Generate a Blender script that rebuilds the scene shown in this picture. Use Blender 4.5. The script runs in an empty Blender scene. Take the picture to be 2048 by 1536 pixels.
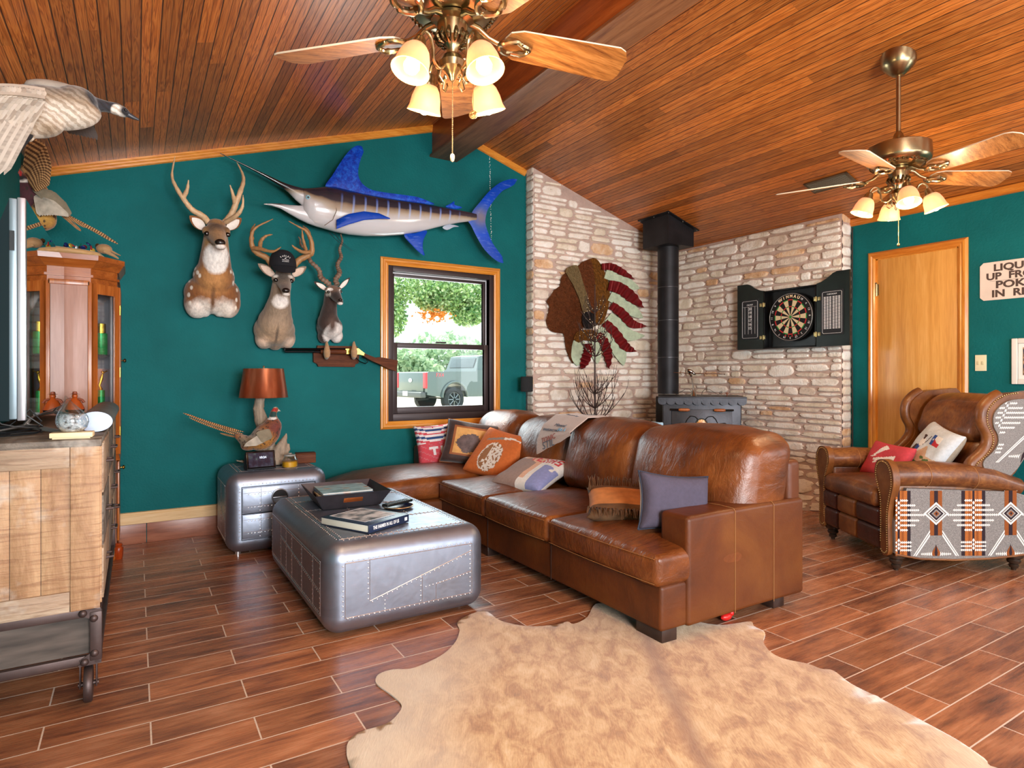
import bpy, bmesh, math, random
from mathutils import Matrix, Vector, noise
from math import sin, cos, pi, radians as R
C = bpy.context.scene.collection
SC = bpy.context.scene
# ------------------------------------------------------------ camera
F_PX = 1228.0; HZ = 751.0; CAM_H = 1.15; YAW = R(31.5)
cd = bpy.data.cameras.new('camera'); cam = bpy.data.objects.new('camera', cd); C.objects.link(cam)
cd.sensor_width = 36.0; cd.lens = 36.0*F_PX/2048; cd.shift_y = -(768-HZ)/2048
cd.clip_start = 0.02; cd.clip_end = 300
cam.location = (0, 0, CAM_H); cam.rotation_euler = (pi/2, 0, -YAW)
SC.camera = cam
# ------------------------------------------------------------ view, world, sun, daylight
SC.view_settings.view_transform = 'Standard'; SC.view_settings.look = 'None'
SC.view_settings.gamma = 1.0; SC.view_settings.use_curve_mapping = False
SC.view_settings.exposure = 1.15
SC.cycles.max_bounces = 8; SC.cycles.diffuse_bounces = 5; SC.cycles.glossy_bounces = 4
SC.cycles.transmission_bounces = 6; SC.cycles.transparent_max_bounces = 12
SC.cycles.sample_clamp_indirect = 6.0; SC.cycles.caustics_reflective = False; SC.cycles.caustics_refractive = False
SC.cycles.use_denoising = True
w = bpy.data.worlds.new('world'); SC.world = w; w.use_nodes = True
_n = w.node_tree.nodes; _l = w.node_tree.links; _n.clear()
_o = _n.new('ShaderNodeOutputWorld'); _b = _n.new('ShaderNodeBackground'); _b.inputs[0].default_value = (0.78, 0.9, 1.0, 1); _b.inputs[1].default_value = 1.15
_l.new(_b.outputs[0], _o.inputs[0])
def area(name, loc, rot, sx, sy, power, col=(1, 1, 1), spread=180):
    l = bpy.data.lights.new(name, 'AREA'); l.shape = 'RECTANGLE'; l.size = sx; l.size_y = sy; l.energy = power; l.color = col; l.spread = R(spread)
    o = bpy.data.objects.new(name, l); C.objects.link(o); o.location = loc; o.rotation_euler = rot; return o
_s = bpy.data.lights.new('sun', 'SUN'); _s.energy = 4.5; _s.angle = R(1.0); _s.color = (1, .95, .86)
_so = bpy.data.objects.new('sun', _s); C.objects.link(_so); _so.rotation_euler = (R(38), R(8), R(200))
# daylight through the glass doors and windows of the wall behind the camera
area('daylight_patio_doors', (3.35, -2.33, 1.12), (R(90), 0, 0), 2.4, 2.0, 36, (.95, 0.98, 1.0))
area('daylight_rear_window', (0.55, -2.33, 1.45), (R(90), 0, 0), 1.5, 1.3, 140, (.95, .98, 1.0))
area('daylight_side_window', (5.62, -0.6, 1.5), (R(90), 0, R(90)), 1.7, 1.3, 20, (.96, .98, 1.0))
area('daylight_gable_window', (2.3, 5.12, 1.45), (R(-90), 0, 0), .95, 1.15, 10, (0.86, 0.95, 1.0))

# ------------------------------------------------------------ helpers
def at_y(px, py, Y):
    u = (px-1024)/F_PX; v = (HZ-py)/F_PX; s, c = sin(YAW), cos(YAW); t = Y/(c-u*s)
    return Vector((t*(s+u*c), Y, CAM_H+t*v))
def at_x(px, py, X):
    u = (px-1024)/F_PX; v = (HZ-py)/F_PX; s, c = sin(YAW), cos(YAW); t = X/(s+u*c)
    return Vector((X, t*(c-u*s), CAM_H+t*v))
def at_z(px, py, Z):
    u = (px-1024)/F_PX; v = (HZ-py)/F_PX; s, c = sin(YAW), cos(YAW); t = (Z-CAM_H)/v
    return Vector((t*(s+u*c), t*(c-u*s), Z))
MW = {}
class MB:
    def __init__(s, tf=None): s.v = []; s.f = []; s.m = []; s.tf = tf or Matrix(); s.mi = 0
    def add(s, vs, fs, mi=None):
        b = len(s.v); mi = s.mi if mi is None else mi
        s.v += [s.tf @ Vector(p) for p in vs]
        for f in fs: s.f.append([b+i for i in f]); s.m.append(mi)
    def box(s, c, sz, r=0.0, n=2, mi=None, sub=0, fn=None, rot=None):
        c = Vector(c); h = Vector(sz)/2
        if r <= 0 and not sub:
            P = [Vector((x*h.x, y*h.y, z*h.z)) for x in (-1, 1) for y in (-1, 1) for z in (-1, 1)]
            if rot: P = [rot @ p for p in P]
            s.add([c+p for p in P], [(0, 1, 3, 2), (4, 6, 7, 5), (0, 4, 5, 1), (2, 3, 7, 6), (0, 2, 6, 4), (1, 5, 7, 3)], mi); return
        r = min(r, h.x, h.y, h.z)
        L = [(-1, -1+i/n) for i in range(n+1)]
        L += [(-1+2*(i+1)/(sub+1), 0) for i in range(sub)]
        L += [(1, i/n) for i in range(n+1)]
        k = len(L)
        for ax in range(3):
            for sg in (-1, 1):
                P = []
                for i in range(k):
                    for j in range(k):
                        q = [0, 0, 0]; co = [0, 0, 0]
                        q[ax] = sg; co[ax] = sg
                        a1 = (ax+1) % 3; a2 = (ax+2) % 3
                        co[a1], q[a1] = L[i]; co[a2], q[a2] = L[j]
                        q = Vector(q)
                        q = Vector((math.tan(q.x*pi/4), math.tan(q.y*pi/4), math.tan(q.z*pi/4))).normalized()
                        p = Vector((co[0]*(h.x-r)+r*q.x, co[1]*(h.y-r)+r*q.y, co[2]*(h.z-r)+r*q.z))
                        if fn: p = fn(p)
                        if rot: p = rot @ p
                        P.append(c+p)
                F = []
                for i in range(k-1):
                    for j in range(k-1):
                        a, b, d, e = i*k+j, (i+1)*k+j, (i+1)*k+j+1, i*k+j+1
                        F.append((a, b, d, e) if sg > 0 else (a, e, d, b))
                s.add(P, F, mi)
    def rings(s, rs, cap=True, closed=True, mi=None):
        n = len(rs[0]); P = [p for r in rs for p in r]; F = []
        for i in range(len(rs)-1):
            for j in range(n if closed else n-1):
                a = i*n+j; b = i*n+(j+1) % n
                F.append((a, b, b+n, a+n))
        if cap and closed:
            F.append(tuple(range(n-1, -1, -1))); F.append(tuple((len(rs)-1)*n+j for j in range(n)))
        s.add(P, F, mi)
    def tube(s, pts, r, n=8, mi=None, cap=True, flat=1.0):
        pts = [Vector(p) for p in pts]
        if not hasattr(r, '__len__'): r = [r]*len(pts)
        rs = []; up = None
        for i, p in enumerate(pts):
            t = (pts[min(i+1, len(pts)-1)]-pts[max(i-1, 0)]).normalized()
            if up is None: up = Vector((0, 0, 1)) if abs(t.z) < .9 else Vector((1, 0, 0))
            x = t.cross(up); x.normalize(); y = x.cross(t).normalized(); up = y
            rs.append([p+(x*cos(2*pi*k/n)+y*sin(2*pi*k/n)*flat)*r[i] for k in range(n)])
        s.rings(rs, cap, True, mi)
    def cyl(s, a, b, r, r2=None, n=16, mi=None): s.tube([a, b], [r, r if r2 is None else r2], n, mi)
    def lathe(s, prof, c=(0, 0, 0), n=20, mi=None, rot=None, sx=1, sy=1):
        c = Vector(c); rs = []
        for r, z in prof:
            ring = []
            for k in range(n):
                p = Vector((max(r, 1e-4)*cos(2*pi*k/n)*sx, max(r, 1e-4)*sin(2*pi*k/n)*sy, z))
                if rot: p = rot @ p
                ring.append(c+p)
            rs.append(ring)
        s.rings(rs, True, True, mi)
    def ell(s, c, r, n=14, mi=None, rot=None):
        if not hasattr(r, '__len__'): r = (r, r, r)
        m = max(6, n//2+1); c = Vector(c); rs = []
        for i in range(1, m):
            a = -pi/2+pi*i/m; ring = []
            for k in range(n):
                p = Vector((r[0]*cos(a)*cos(2*pi*k/n), r[1]*cos(a)*sin(2*pi*k/n), r[2]*sin(a)))
                if rot: p = rot @ p
                ring.append(c+p)
            rs.append(ring)
        s.rings(rs, True, True, mi)
    def prism(s, poly, f0, f1, mi=None):
        n = len(poly); P = [f0(*p) for p in poly]+[f1(*p) for p in poly]
        F = [tuple(range(n)), tuple(range(2*n-1, n-1, -1))]+[(i, i+n, (i+1) % n+n, (i+1) % n) for i in range(n)]
        s.add(P, F, mi)
    def plate(s, poly, O, U, V, t, mi=None):
        "polygon in the plane O + a*U + b*V, thickness t along U x V"
        O = Vector(O); U = Vector(U); V = Vector(V); N = U.cross(V).normalized()
        s.prism(poly, lambda a, b: O+U*a+V*b, lambda a, b: O+U*a+V*b+N*t, mi)
    def grid(s, nu, nv, fn, mi=None, thick=None):
        P = [Vector(fn(i/nu, j/nv)) for i in range(nu+1) for j in range(nv+1)]
        k = nv+1
        F = [(i*k+j, (i+1)*k+j, (i+1)*k+j+1, i*k+j+1) for i in range(nu) for j in range(nv)]
        s.add(P, F, mi)
        if thick is not None:
            T = Vector(thick); s.add([p+T for p in P], [f[::-1] for f in F], mi)
            for E_ in ([i*k for i in range(nu+1)], [i*k+nv for i in range(nu+1)], list(range(k)), [nu*k+j for j in range(k)]):
                s.add([P[e] for e in E_]+[P[e]+T for e in E_], [(a, a+1, a+1+len(E_), a+len(E_)) for a in range(len(E_)-1)], mi)
    def build(s, name, mats, parent=None, world=False, ang=40, weld=True, recalc=True, mods=()):
        me = bpy.data.meshes.new(name)
        V = s.v
        if parent is not None and world:
            iv = MW[parent.name].inverted(); V = [iv @ p for p in V]
        me.from_pydata([tuple(p) for p in V], [], s.f)
        if not isinstance(mats, (list, tuple)): mats = [mats]
        for m in mats: me.materials.append(m)
        me.polygons.foreach_set('material_index', s.m)
        if weld or recalc:
            bm = bmesh.new(); bm.from_mesh(me)
            if weld: bmesh.ops.remove_doubles(bm, verts=bm.verts, dist=1e-5)
            if recalc: bmesh.ops.recalc_face_normals(bm, faces=bm.faces)
            bm.to_mesh(me); bm.free()
        me.polygons.foreach_set('use_smooth', [True]*len(me.polygons))
        try: me.set_sharp_from_angle(angle=R(ang))
        except Exception: pass
        me.update()
        o = bpy.data.objects.new(name, me); C.objects.link(o)
        if parent is not None: o.parent = parent; MW[o.name] = MW.get(parent.name, Matrix())
        else: MW[o.name] = Matrix()
        for m in mods:
            md = o.modifiers.new(m[0].lower(), m[0])
            for k, v in m[1].items(): setattr(md, k, v)
        return o
def thing(name, label, cat, loc=(0, 0, 0), rz=0, group=None):
    o = bpy.data.objects.new(name, None); C.objects.link(o); o.empty_display_size = .1
    o.location = loc; o.rotation_euler = (0, 0, rz); o['label'] = label; o['category'] = cat
    if group: o['group'] = group
    MW[o.name] = Matrix.Translation(loc) @ Matrix.Rotation(rz, 4, 'Z'); return o
def tag(o, label, cat, group=None, kind=None):
    o['label'] = label; o['category'] = cat
    if group: o['group'] = group
    if kind: o['kind'] = kind
    return o
def struct(mb, name, mats, parent=None, **k):
    o = mb.build(name, mats, parent, **k)
    if parent is None: o['kind'] = 'structure'
    return o
def copy_thing(src, loc, rz, label=None):
    r = src.copy(); C.objects.link(r); r.location = loc; r.rotation_euler = (0, 0, rz)
    if label: r['label'] = label
    for ch in list(src.children):
        c = ch.copy(); C.objects.link(c); c.parent = r
        for g in list(ch.children):
            d = g.copy(); C.objects.link(d); d.parent = c
    return r
TXT = {}
def text(name, s, O, U, V, size, m, parent, world=True, ext=.0006, align='CENTER', sx=1.0, off=0.0, al_y='CENTER'):
    "lettering; all pieces of one name on one parent become one mesh part (built by flush_text)"
    cu = bpy.data.curves.new('tmp_text', 'FONT'); cu.body = s; cu.size = size; cu.extrude = ext; cu.align_x = align; cu.align_y = al_y
    cu.offset = off; cu.resolution_u = 3
    o = bpy.data.objects.new('tmp_text', cu); me = bpy.data.meshes.new_from_object(o)
    U = Vector(U).normalized(); N = U.cross(Vector(V)).normalized(); V = N.cross(U)
    Mx = Matrix(((U.x, V.x, N.x, O[0]), (U.y, V.y, N.y, O[1]), (U.z, V.z, N.z, O[2]), (0, 0, 0, 1))) @ Matrix.Diagonal((sx, 1, 1, 1))
    k = (parent.name, name)
    if k not in TXT: TXT[k] = [MB(), m, parent, world]
    TXT[k][0].add([Mx @ v.co for v in me.vertices], [tuple(p.vertices) for p in me.polygons])
    bpy.data.objects.remove(o); bpy.data.curves.remove(cu); bpy.data.meshes.remove(me)
def flush_text():
    for (pn, name), (mb, m, parent, world) in TXT.items(): mb.build(name, m, parent, world=world, weld=False, recalc=False, ang=20)
def rotm(ax, deg): return Matrix.Rotation(R(deg), 3, ax)
def S(hexs):
    h = hexs.lstrip('#'); v = [int(h[i:i+2], 16)/255 for i in (0, 2, 4)]
    return tuple([x/12.92 if x <= .04045 else ((x+.055)/1.055)**2.4 for x in v]+[1.0])
# ------------------------------------------------------------ material toolkit
class NT:
    def __init__(s, name):
        s.m = bpy.data.materials.new(name); s.m.use_nodes = True; s.t = s.m.node_tree; s.t.nodes.clear()
        s.out = s.t.nodes.new('ShaderNodeOutputMaterial'); s.b = s.t.nodes.new('ShaderNodeBsdfPrincipled'); s.L(s.b.outputs[0], s.out.inputs[0])
        s.tc = s.t.nodes.new('ShaderNodeTexCoord')
    def L(s, a, b): s.t.links.new(a, b)
    def N(s, typ, ins=None, **kw):
        n = s.t.nodes.new('ShaderNode'+typ)
        for k, v in kw.items(): setattr(n, k, v)
        for k, v in (ins or {}).items():
            i = n.inputs[k]
            if isinstance(v, bpy.types.NodeSocket): s.L(v, i)
            else:
                if i.type == 'RGBA' and len(v) == 3: v = (*v, 1)
                i.default_value = v
        return n
    def math(s, op, a, b=0.0, c=0.0, clamp=False):
        n = s.N('Math', {0: a, 1: b, 2: c}, operation=op); n.use_clamp = clamp; return n.outputs[0]
    def vmath(s, op, a, b=(0, 0, 0)): n = s.N('VectorMath', {0: a, 1: b}, operation=op); return n.outputs['Value' if op in ('LENGTH', 'DISTANCE', 'DOT_PRODUCT') else 'Vector']
    def map(s, v, sc=(1, 1, 1), loc=(0, 0, 0), rot=(0, 0, 0)): return s.N('Mapping', {'Vector': v, 'Scale': sc, 'Location': loc, 'Rotation': rot}).outputs[0]
    def noise(s, v, sc, det=3, rough=.5, dist=0): return s.N('TexNoise', {'Vector': v, 'Scale': sc, 'Detail': det, 'Roughness': rough, 'Distortion': dist}).outputs[0]
    def ramp(s, f, stops, interp='LINEAR'):
        n = s.N('ValToRGB', {0: f}); cr = n.color_ramp; cr.interpolation = interp
        while len(cr.elements) < len(stops): cr.elements.new(.5)
        for e, (p, c) in zip(cr.elements, stops):
            e.position = p; e.color = c if len(c) == 4 else (*c, 1)
        return n.outputs[0]
    def mix(s, f, a, b, bt='MIX'):
        n = s.t.nodes.new('ShaderNodeMix'); n.data_type = 'RGBA'; n.blend_type = bt
        for k, v in ((0, f), (6, a), (7, b)):
            if isinstance(v, bpy.types.NodeSocket): s.L(v, n.inputs[k])
            else: n.inputs[k].default_value = v
        return n.outputs[2]
    def mr(s, f, a, b, c=0.0, d=1.0): return s.N('MapRange', {0: f, 1: a, 2: b, 3: c, 4: d}).outputs[0]
    def set(s, **k):
        for kk, v in k.items():
            i = s.b.inputs[kk.replace('_', ' ')]
            if isinstance(v, bpy.types.NodeSocket): s.L(v, i)
            else: i.default_value = v
    def bump(s, h, st=.3, dist=.01):
        n = s.N('Bump', {'Strength': st, 'Distance': dist, 'Height': h}); s.L(n.outputs[0], s.b.inputs['Normal']); return n
    @property
    def obj(s): return s.tc.outputs['Object']
def simple(name, col, rough=.5, metal=0.0, var=0.0, vs=20, bump=0.0, bs=60, coat=0.0, emit=None, es=1.0, trans=0.0, ior=1.45, alpha=1.0, stretch=(1, 1, 1), spec=.5, sheen=0.0):
    t = NT(name); c = S(col) if isinstance(col, str) else (*col[:3], 1)
    t.set(Roughness=rough, Metallic=metal, IOR=ior); t.b.inputs['Specular IOR Level'].default_value = spec
    v = t.map(t.obj, stretch) if (var or bump) else None
    if var:
        f = t.noise(v, vs, 4); lo = tuple(x*(1-var) for x in c[:3])+(1,); hi = tuple(min(1, x*(1+var)) for x in c[:3])+(1,)
        t.set(Base_Color=t.ramp(f, [(.3, lo), (.7, hi)]))
    else: t.set(Base_Color=c)
    if bump: t.bump(t.noise(v, bs, 3), bump)
    if coat: t.b.inputs['Coat Weight'].default_value = coat; t.b.inputs['Coat Roughness'].default_value = .1
    if sheen: t.b.inputs['Sheen Weight'].default_value = sheen
    if emit: t.b.inputs['Emission Color'].default_value = S(emit) if isinstance(emit, str) else (*emit, 1); t.b.inputs['Emission Strength'].default_value = es
    if trans: t.b.inputs['Transmission Weight'].default_value = trans
    if alpha < 1: t.b.inputs['Alpha'].default_value = alpha
    return t.m
def wood(name, c1, c2, c3=None, axis='x', sc=1.0, rough=.4, bump=.15, coat=0.0, planks=None):
    t = NT(name); st = {'x': (1, 14, 14), 'y': (14, 1, 14), 'z': (14, 14, 1)}[axis]
    v = t.map(t.obj, tuple(q*sc for q in st)); f = t.noise(v, 2.2, 6, .6, .6)
    g = t.noise(t.map(t.obj, tuple(q*sc*4 for q in st)), 3, 3)
    f2 = t.math('ADD', t.math('MULTIPLY', f, .7), t.math('MULTIPLY', g, .3))
    t.set(Base_Color=t.ramp(f2, [(.32, S(c1)), (.52, S(c2)), (.7, S(c3 or c2))]), Roughness=rough)
    t.bump(g, bump, .003)
    if coat: t.b.inputs['Coat Weight'].default_value = coat; t.b.inputs['Coat Roughness'].default_value = .15
    return t.m
def masked(name, base, masks, rough=.8, fur=.25, fs=60, fst=(1, 1, 1), var=.25, sheen=.3, bars=None, spots=None):
    "base colour with ellipsoid patches: (centre, radii, colour, soft, jitter)"
    t = NT(name); n = t.N('TexNoise', {'Vector': t.obj, 'Scale': 25, 'Detail': 3}); jit = t.vmath('SUBTRACT', n.outputs['Color'], (.5, .5, .5))
    col = t.N('RGB').outputs[0]; col.default_value = S(base)
    for (c, r, k, soft, j) in masks:
        p = t.vmath('ADD', t.obj, t.N('VectorMath', {0: jit, 'Scale': j}, operation='SCALE').outputs[0])
        p = t.vmath('DIVIDE', t.vmath('SUBTRACT', p, c), r)
        d = t.vmath('LENGTH', p)
        col = t.mix(t.mr(d, 1+soft, 1-soft), col, S(k))
    f = t.noise(t.map(t.obj, fst), fs, 4, .7)
    g = t.ramp(f, [(.25, (1-var,)*3), (.75, (1+var*.6,)*3)])
    if bars:
        rotv, bsc, lo = bars; wv = t.N('TexWave', {'Vector': t.map(t.obj, (1, 1, 1), (0, 0, 0), rotv), 'Scale': bsc, 'Distortion': 4.5, 'Detail': 3, 'Detail Scale': 2.2}).outputs[0]
        col = t.mix(1.0, col, t.ramp(wv, [(.35, lo), (.6, (1, 1, 1))]), 'MULTIPLY')
    if spots:
        ssc, sc_ = spots; sp = t.N('TexVoronoi', {'Vector': t.map(t.obj, (1, 1, .6)), 'Scale': ssc}).outputs[0]; col = t.mix(t.mr(sp, .34, .24, 0, .85), col, S(sc_))
    t.set(Base_Color=t.mix(1.0, col, g, 'MULTIPLY'), Roughness=rough); t.bump(f, fur, .004)
    t.b.inputs['Sheen Weight'].default_value = sheen
    return t.m
# ============================================================ materials of the room
def m_teal():
    t = NT('teal_paint'); f = t.noise(t.obj, 3, 4)
    t.set(Base_Color=t.ramp(f, [(.3, S('#005c5e')), (.7, S('#02686a'))]), Roughness=.7); t.b.inputs['Specular IOR Level'].default_value = .22
    h = t.math('ADD', t.noise(t.obj, 75, 3), t.math('MULTIPLY', t.noise(t.obj, 22, 2), .7)); t.bump(h, .5, .006); return t.m
def m_ceiling():
    t = NT('beadboard'); sep = t.N('SeparateXYZ', {0: t.obj}); X, Y = sep.outputs[0], sep.outputs[1]
    W = .078
    bi = t.math('FLOOR', t.math('DIVIDE', X, W)); fr = t.math('FRACT', t.math('DIVIDE', X, W))
    # boards of random length along y
    o1 = t.N('TexWhiteNoise', {'W': bi}, noise_dimensions='1D').outputs[0]
    yi = t.math('FLOOR', t.math('DIVIDE', t.math('ADD', Y, t.math('MULTIPLY', o1, 3)), 2.3))
    idv = t.N('CombineXYZ', {0: bi, 1: yi}).outputs[0]
    rnd = t.N('TexWhiteNoise', {'Vector': idv}, noise_dimensions='2D').outputs[0]
    off = t.vmath('ADD', t.obj, t.N('CombineXYZ', {0: t.math('MULTIPLY', rnd, 9), 1: t.math('MULTIPLY', rnd, 31)}).outputs[0])
    n1 = t.noise(t.map(off, (26, 1.1, 1)), 1.0, 3, .5, 1.4)
    ringv = t.math('FRACT', t.math('MULTIPLY', n1, 9)); ring = t.math('ABSOLUTE', t.math('SUBTRACT', ringv, .5))
    n2 = t.noise(t.map(off, (180, 5, 1)), 1.0, 4)
    g = t.math('ADD', t.math('MULTIPLY', ring, .7), t.math('MULTIPLY', n2, .55))
    base = t.ramp(g, [(.18, S('#7c3d15')), (.42, S('#bd6a28')), (.7, S('#d88840'))])
    tint = t.ramp(rnd, [(0, (.62, .6, .58)), (.5, (.95, .93, .9)), (1, (1.28, 1.2, 1.1))])
    col = t.mix(1.0, base, tint, 'MULTIPLY')
    # tongue groove and centre bead
    d1 = t.math('MINIMUM', fr, t.math('SUBTRACT', 1.0, fr)); d2 = t.math('ABSOLUTE', t.math('SUBTRACT', fr, .5))
    e1 = t.mr(d1, .02, .045); e2 = t.mr(d2, .012, .03)
    gr = t.math('MINIMUM', e1, t.math('ADD', t.math('MULTIPLY', e2, .6), .4))
    col = t.mix(t.mr(gr, 0, 1, .86, 0), col, S('#1e0c05'))
    t.set(Base_Color=col, Roughness=t.mr(n2, 0, 1, .3, .42)); t.b.inputs['Coat Weight'].default_value = .25; t.b.inputs['Coat Roughness'].default_value = .22
    t.bump(gr, .55, .006); return t.m
def m_floor():
    t = NT('wood_look_tile'); W, H = .595, .1487
    v = t.map(t.obj, (1, 1, 1), (-.042+W*20, -2.216+H*101, 0))
    br = t.N('TexBrick', {'Vector': v, 'Color1': (0, 0, 0, 1), 'Color2': (1, 1, 1, 1), 'Mortar': (0, 0, 0, 1), 'Scale': 1.0, 'Mortar Size': .0030, 'Mortar Smooth': .3, 'Bias': 0.0, 'Brick Width': W, 'Row Height': H}, offset=.5, offset_frequency=2, squash=1.0)
    rnd = t.N('SeparateColor', {0: br.outputs[0]}).outputs[0]; mort = br.outputs[1]
    off = t.vmath('ADD', t.obj, t.N('CombineXYZ', {0: t.math('MULTIPLY', rnd, 40), 1: t.math('MULTIPLY', rnd, 17)}).outputs[0])
    a = t.noise(t.map(off, (2.4, 22, 1)), 1, 5, .62, .8); b = t.noise(t.map(off, (9, 150, 1)), 1, 3); c = t.noise(t.map(off, (3.2, 8, 1)), 1, 3)
    g = t.math('ADD', t.math('ADD', t.math('MULTIPLY', a, .45), t.math('MULTIPLY', b, .16)), t.math('MULTIPLY', c, .44))
    col = t.ramp(g, [(.35, S('#4f372e')), (.45, S('#7d4f3a')), (.56, S('#a56c4a')), (.7, S('#c68d6a'))])
    col = t.mix(1.0, col, t.ramp(rnd, [(0, (.8, .8, .82)), (1, (1.18, 1.14, 1.1))]), 'MULTIPLY')
    col = t.mix(mort, col, S('#dac4b2'))
    t.set(Base_Color=col, Roughness=t.mr(b, .2, .8, .2, .36)); t.bump(t.math('SUBTRACT', t.math('MULTIPLY', b, .12), mort), .35, .003); return t.m
M = {}
M['teal'] = m_teal(); M['ceil'] = m_ceiling(); M['floor'] = m_floor()
M['oak'] = wood('honey_oak', '#b9691c', '#d98e34', '#e6a24a', 'z', 1, .3, .1, .5)
M['oakx'] = wood('honey_oak_horizontal', '#b9691c', '#d98e34', '#e6a24a', 'x', 1, .3, .1, .5)
M['oaky'] = wood('honey_oak_along_wall', '#a9591a', '#c9782a', '#d88d3c', 'y', 1, .3, .1, .5)
M['pine'] = wood('pale_pine_base', '#c9a06a', '#dcb985', '#e8cb9c', 'x', 1, .45, .1)
M['beam'] = wood('dark_beam_wood', '#6a3a20', '#95603a', '#ad7850', 'y', .8, .45, .2, .1)
M['basetile'] = wood('tile_skirting', '#7a4a38', '#97604a', '#ab7459', 'x', 1, .35, .1)
M['doorw'] = wood('oak_veneer', '#c6883e', '#da9e50', '#e8b066', 'z', .55, .35, .05, .3)
M['white_wall'] = simple('plain_rear_wall', '#cfc6b8', .8)
M['bronze'] = simple('dark_bronze_frame', '#3a2f30', .4, .3)
M['vinyl'] = simple('white_screen_track', '#cfcfd4', .5)
M['mortar'] = simple('stone_mortar', '#bda69b', .95, var=.12, vs=9, bump=.5, bs=45)
def stone_mat(i, c1, c2, c3):
    t = NT('limestone_%d' % i); f = t.noise(t.obj, 9, 6, .65, .4); f2 = t.noise(t.obj, 60, 3, .6)
    col = t.ramp(f, [(.3, S(c1)), (.5, S(c2)), (.68, S(c3))]); col = t.mix(t.mr(f2, .62, .74, 0, .45), col, S('#8b6a4c'))
    t.set(Base_Color=col, Roughness=.9); t.bump(t.math('ADD', f2, t.math('MULTIPLY', f, 1.4)), .5, .012); return t.m
M['stones'] = [stone_mat(1, '#d6cab8', '#f0e8dc', '#fcf8f2'), stone_mat(2, '#ccbfa8', '#e8dcc8', '#f6efe2'), stone_mat(3, '#dcd2c4', '#f6f0e6', '#fffdf8'), stone_mat(4, '#bf9068', '#dfb890', '#efdcc4'), stone_mat(5, '#c4b4a4', '#e2d4c4', '#efe6da')]
# ============================================================ room shell
X0, X1, Y0, Y1 = -.55, 5.18, -2.4, 4.93
RX = 2.315
def ceil_z(x): return 2.493+.3135*(x+.462) if x < RX+.02 else 4.110-.317*x
b = MB(); b.box((2.32, 1.27, -.05), (5.9, 7.5, .1)); struct(b, 'floor', M['floor'])
# ceiling: two slopes
SL = math.atan(.3155)
def slope(name, xa, xb):
    za, zb = ceil_z(xa), ceil_z(xb); L_ = math.hypot(xb-xa, zb-za); ang = math.atan2(zb-za, xb-xa)
    m = MB(); m.box((L_/2, 0, .05), (L_, 7.5, .1)); o = struct(m, name, M['ceil'])
    o.location = (xa, 1.27, za); o.rotation_euler = (0, -ang, 0); return o
slope('ceiling', X0-.1, RX+.02).name = 'ceiling'
slope('ceiling', RX+.02, X1+.1)
# gable wall (y = Y1) with the window opening
WX0, WX1, WZ0, WZ1 = 1.80, 2.82, .765, 2.075
def gable(x0, x1, z0, z1, m):
    if z1 is None:
        P = [(x0, z0), (x1, z0)]
        P += [(x1, ceil_z(x1)+.12)]
        if x0 < RX < x1: P += [(RX, ceil_z(RX)+.12)]
        P += [(x0, ceil_z(x0)+.12)]
    else: P = [(x0, z0), (x1, z0), (x1, z1), (x0, z1)]
    m.prism(P, lambda a, c: Vector((a, Y1, c)), lambda a, c: Vector((a, Y1+.14, c)))
b = MB(); gable(X0-.14, WX0, 0, None, b); gable(WX1, X1+.14, 0, None, b); gable(WX0, WX1, 0, WZ0, b); gable(WX0, WX1, WZ1, None, b)
struct(b, 'wall_back', M['teal'])
# right wall with the door and a side window out of frame
DY0, DY1, DZ = 2.138, 2.735, 2.10
b = MB(); H = ceil_z(X1)+.1
for (y0, y1, z0, z1) in ((DY1, Y1+.14, 0, H), (DY0, DY1, DZ, H), (.3, DY0, 0, H), (-1.5, .3, 0, .8), (-1.5, .3, 2.15, H), (Y0, -1.5, 0, H)):
    b.box((X1+.07, (y0+y1)/2, (z0+z1)/2), (.14, y1-y0, z1-z0))
struct(b, 'wall_right', M['teal'])
b = MB(); b.box((X0-.07, (Y0+Y1)/2, 1.28), (.14, Y1-Y0+.28, 2.56)); struct(b, 'wall_left', M['teal'])
# rear wall behind the camera, with patio doors and a window
b = MB()
for (x0, x1, z0, z1) in ((X0-.14, -.3, 0, 2.5), (-.3, 1.4, 0, .8), (-.3, 1.4, 2.1, 2.6), (1.4, 2.1, 0, 2.9), (2.1, 4.6, 2.15, 2.75), (4.6, X1+.14, 0, 2.6)):
    b.box(((x0+x1)/2, Y0-.07, (z0+z1)/2), (x1-x0, .14, z1-z0))
b.prism([(X0-.14, 2.5), (X1+.14, 2.5), (X1+.14, ceil_z(X1)+.1), (RX, ceil_z(RX)+.15), (X0-.14, ceil_z(X0)+.1)], lambda a, c: Vector((a, Y0-.14, c)), lambda a, c: Vector((a, Y0, c)))
struct(b, 'wall_front', M['white_wall'])
# ridge beam
b = MB(); b.box((2.315, 1.28, 3.25), (.225, 7.3, .36), .004, 1, mi=1); b.box((2.31, 1.28, 3.062), (.262, 7.3, .022), .004, 1, mi=0)
M['beam_side'] = wood('lit_red_beam_side', '#8a3e14', '#b0561f', '#c66c30', 'y', .8, .4, .2, .15)  # reddish side wood, brightened in its colour to look lit like the ceiling
struct(b, 'trim_1', [M['beam'], M['beam_side']])
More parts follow.
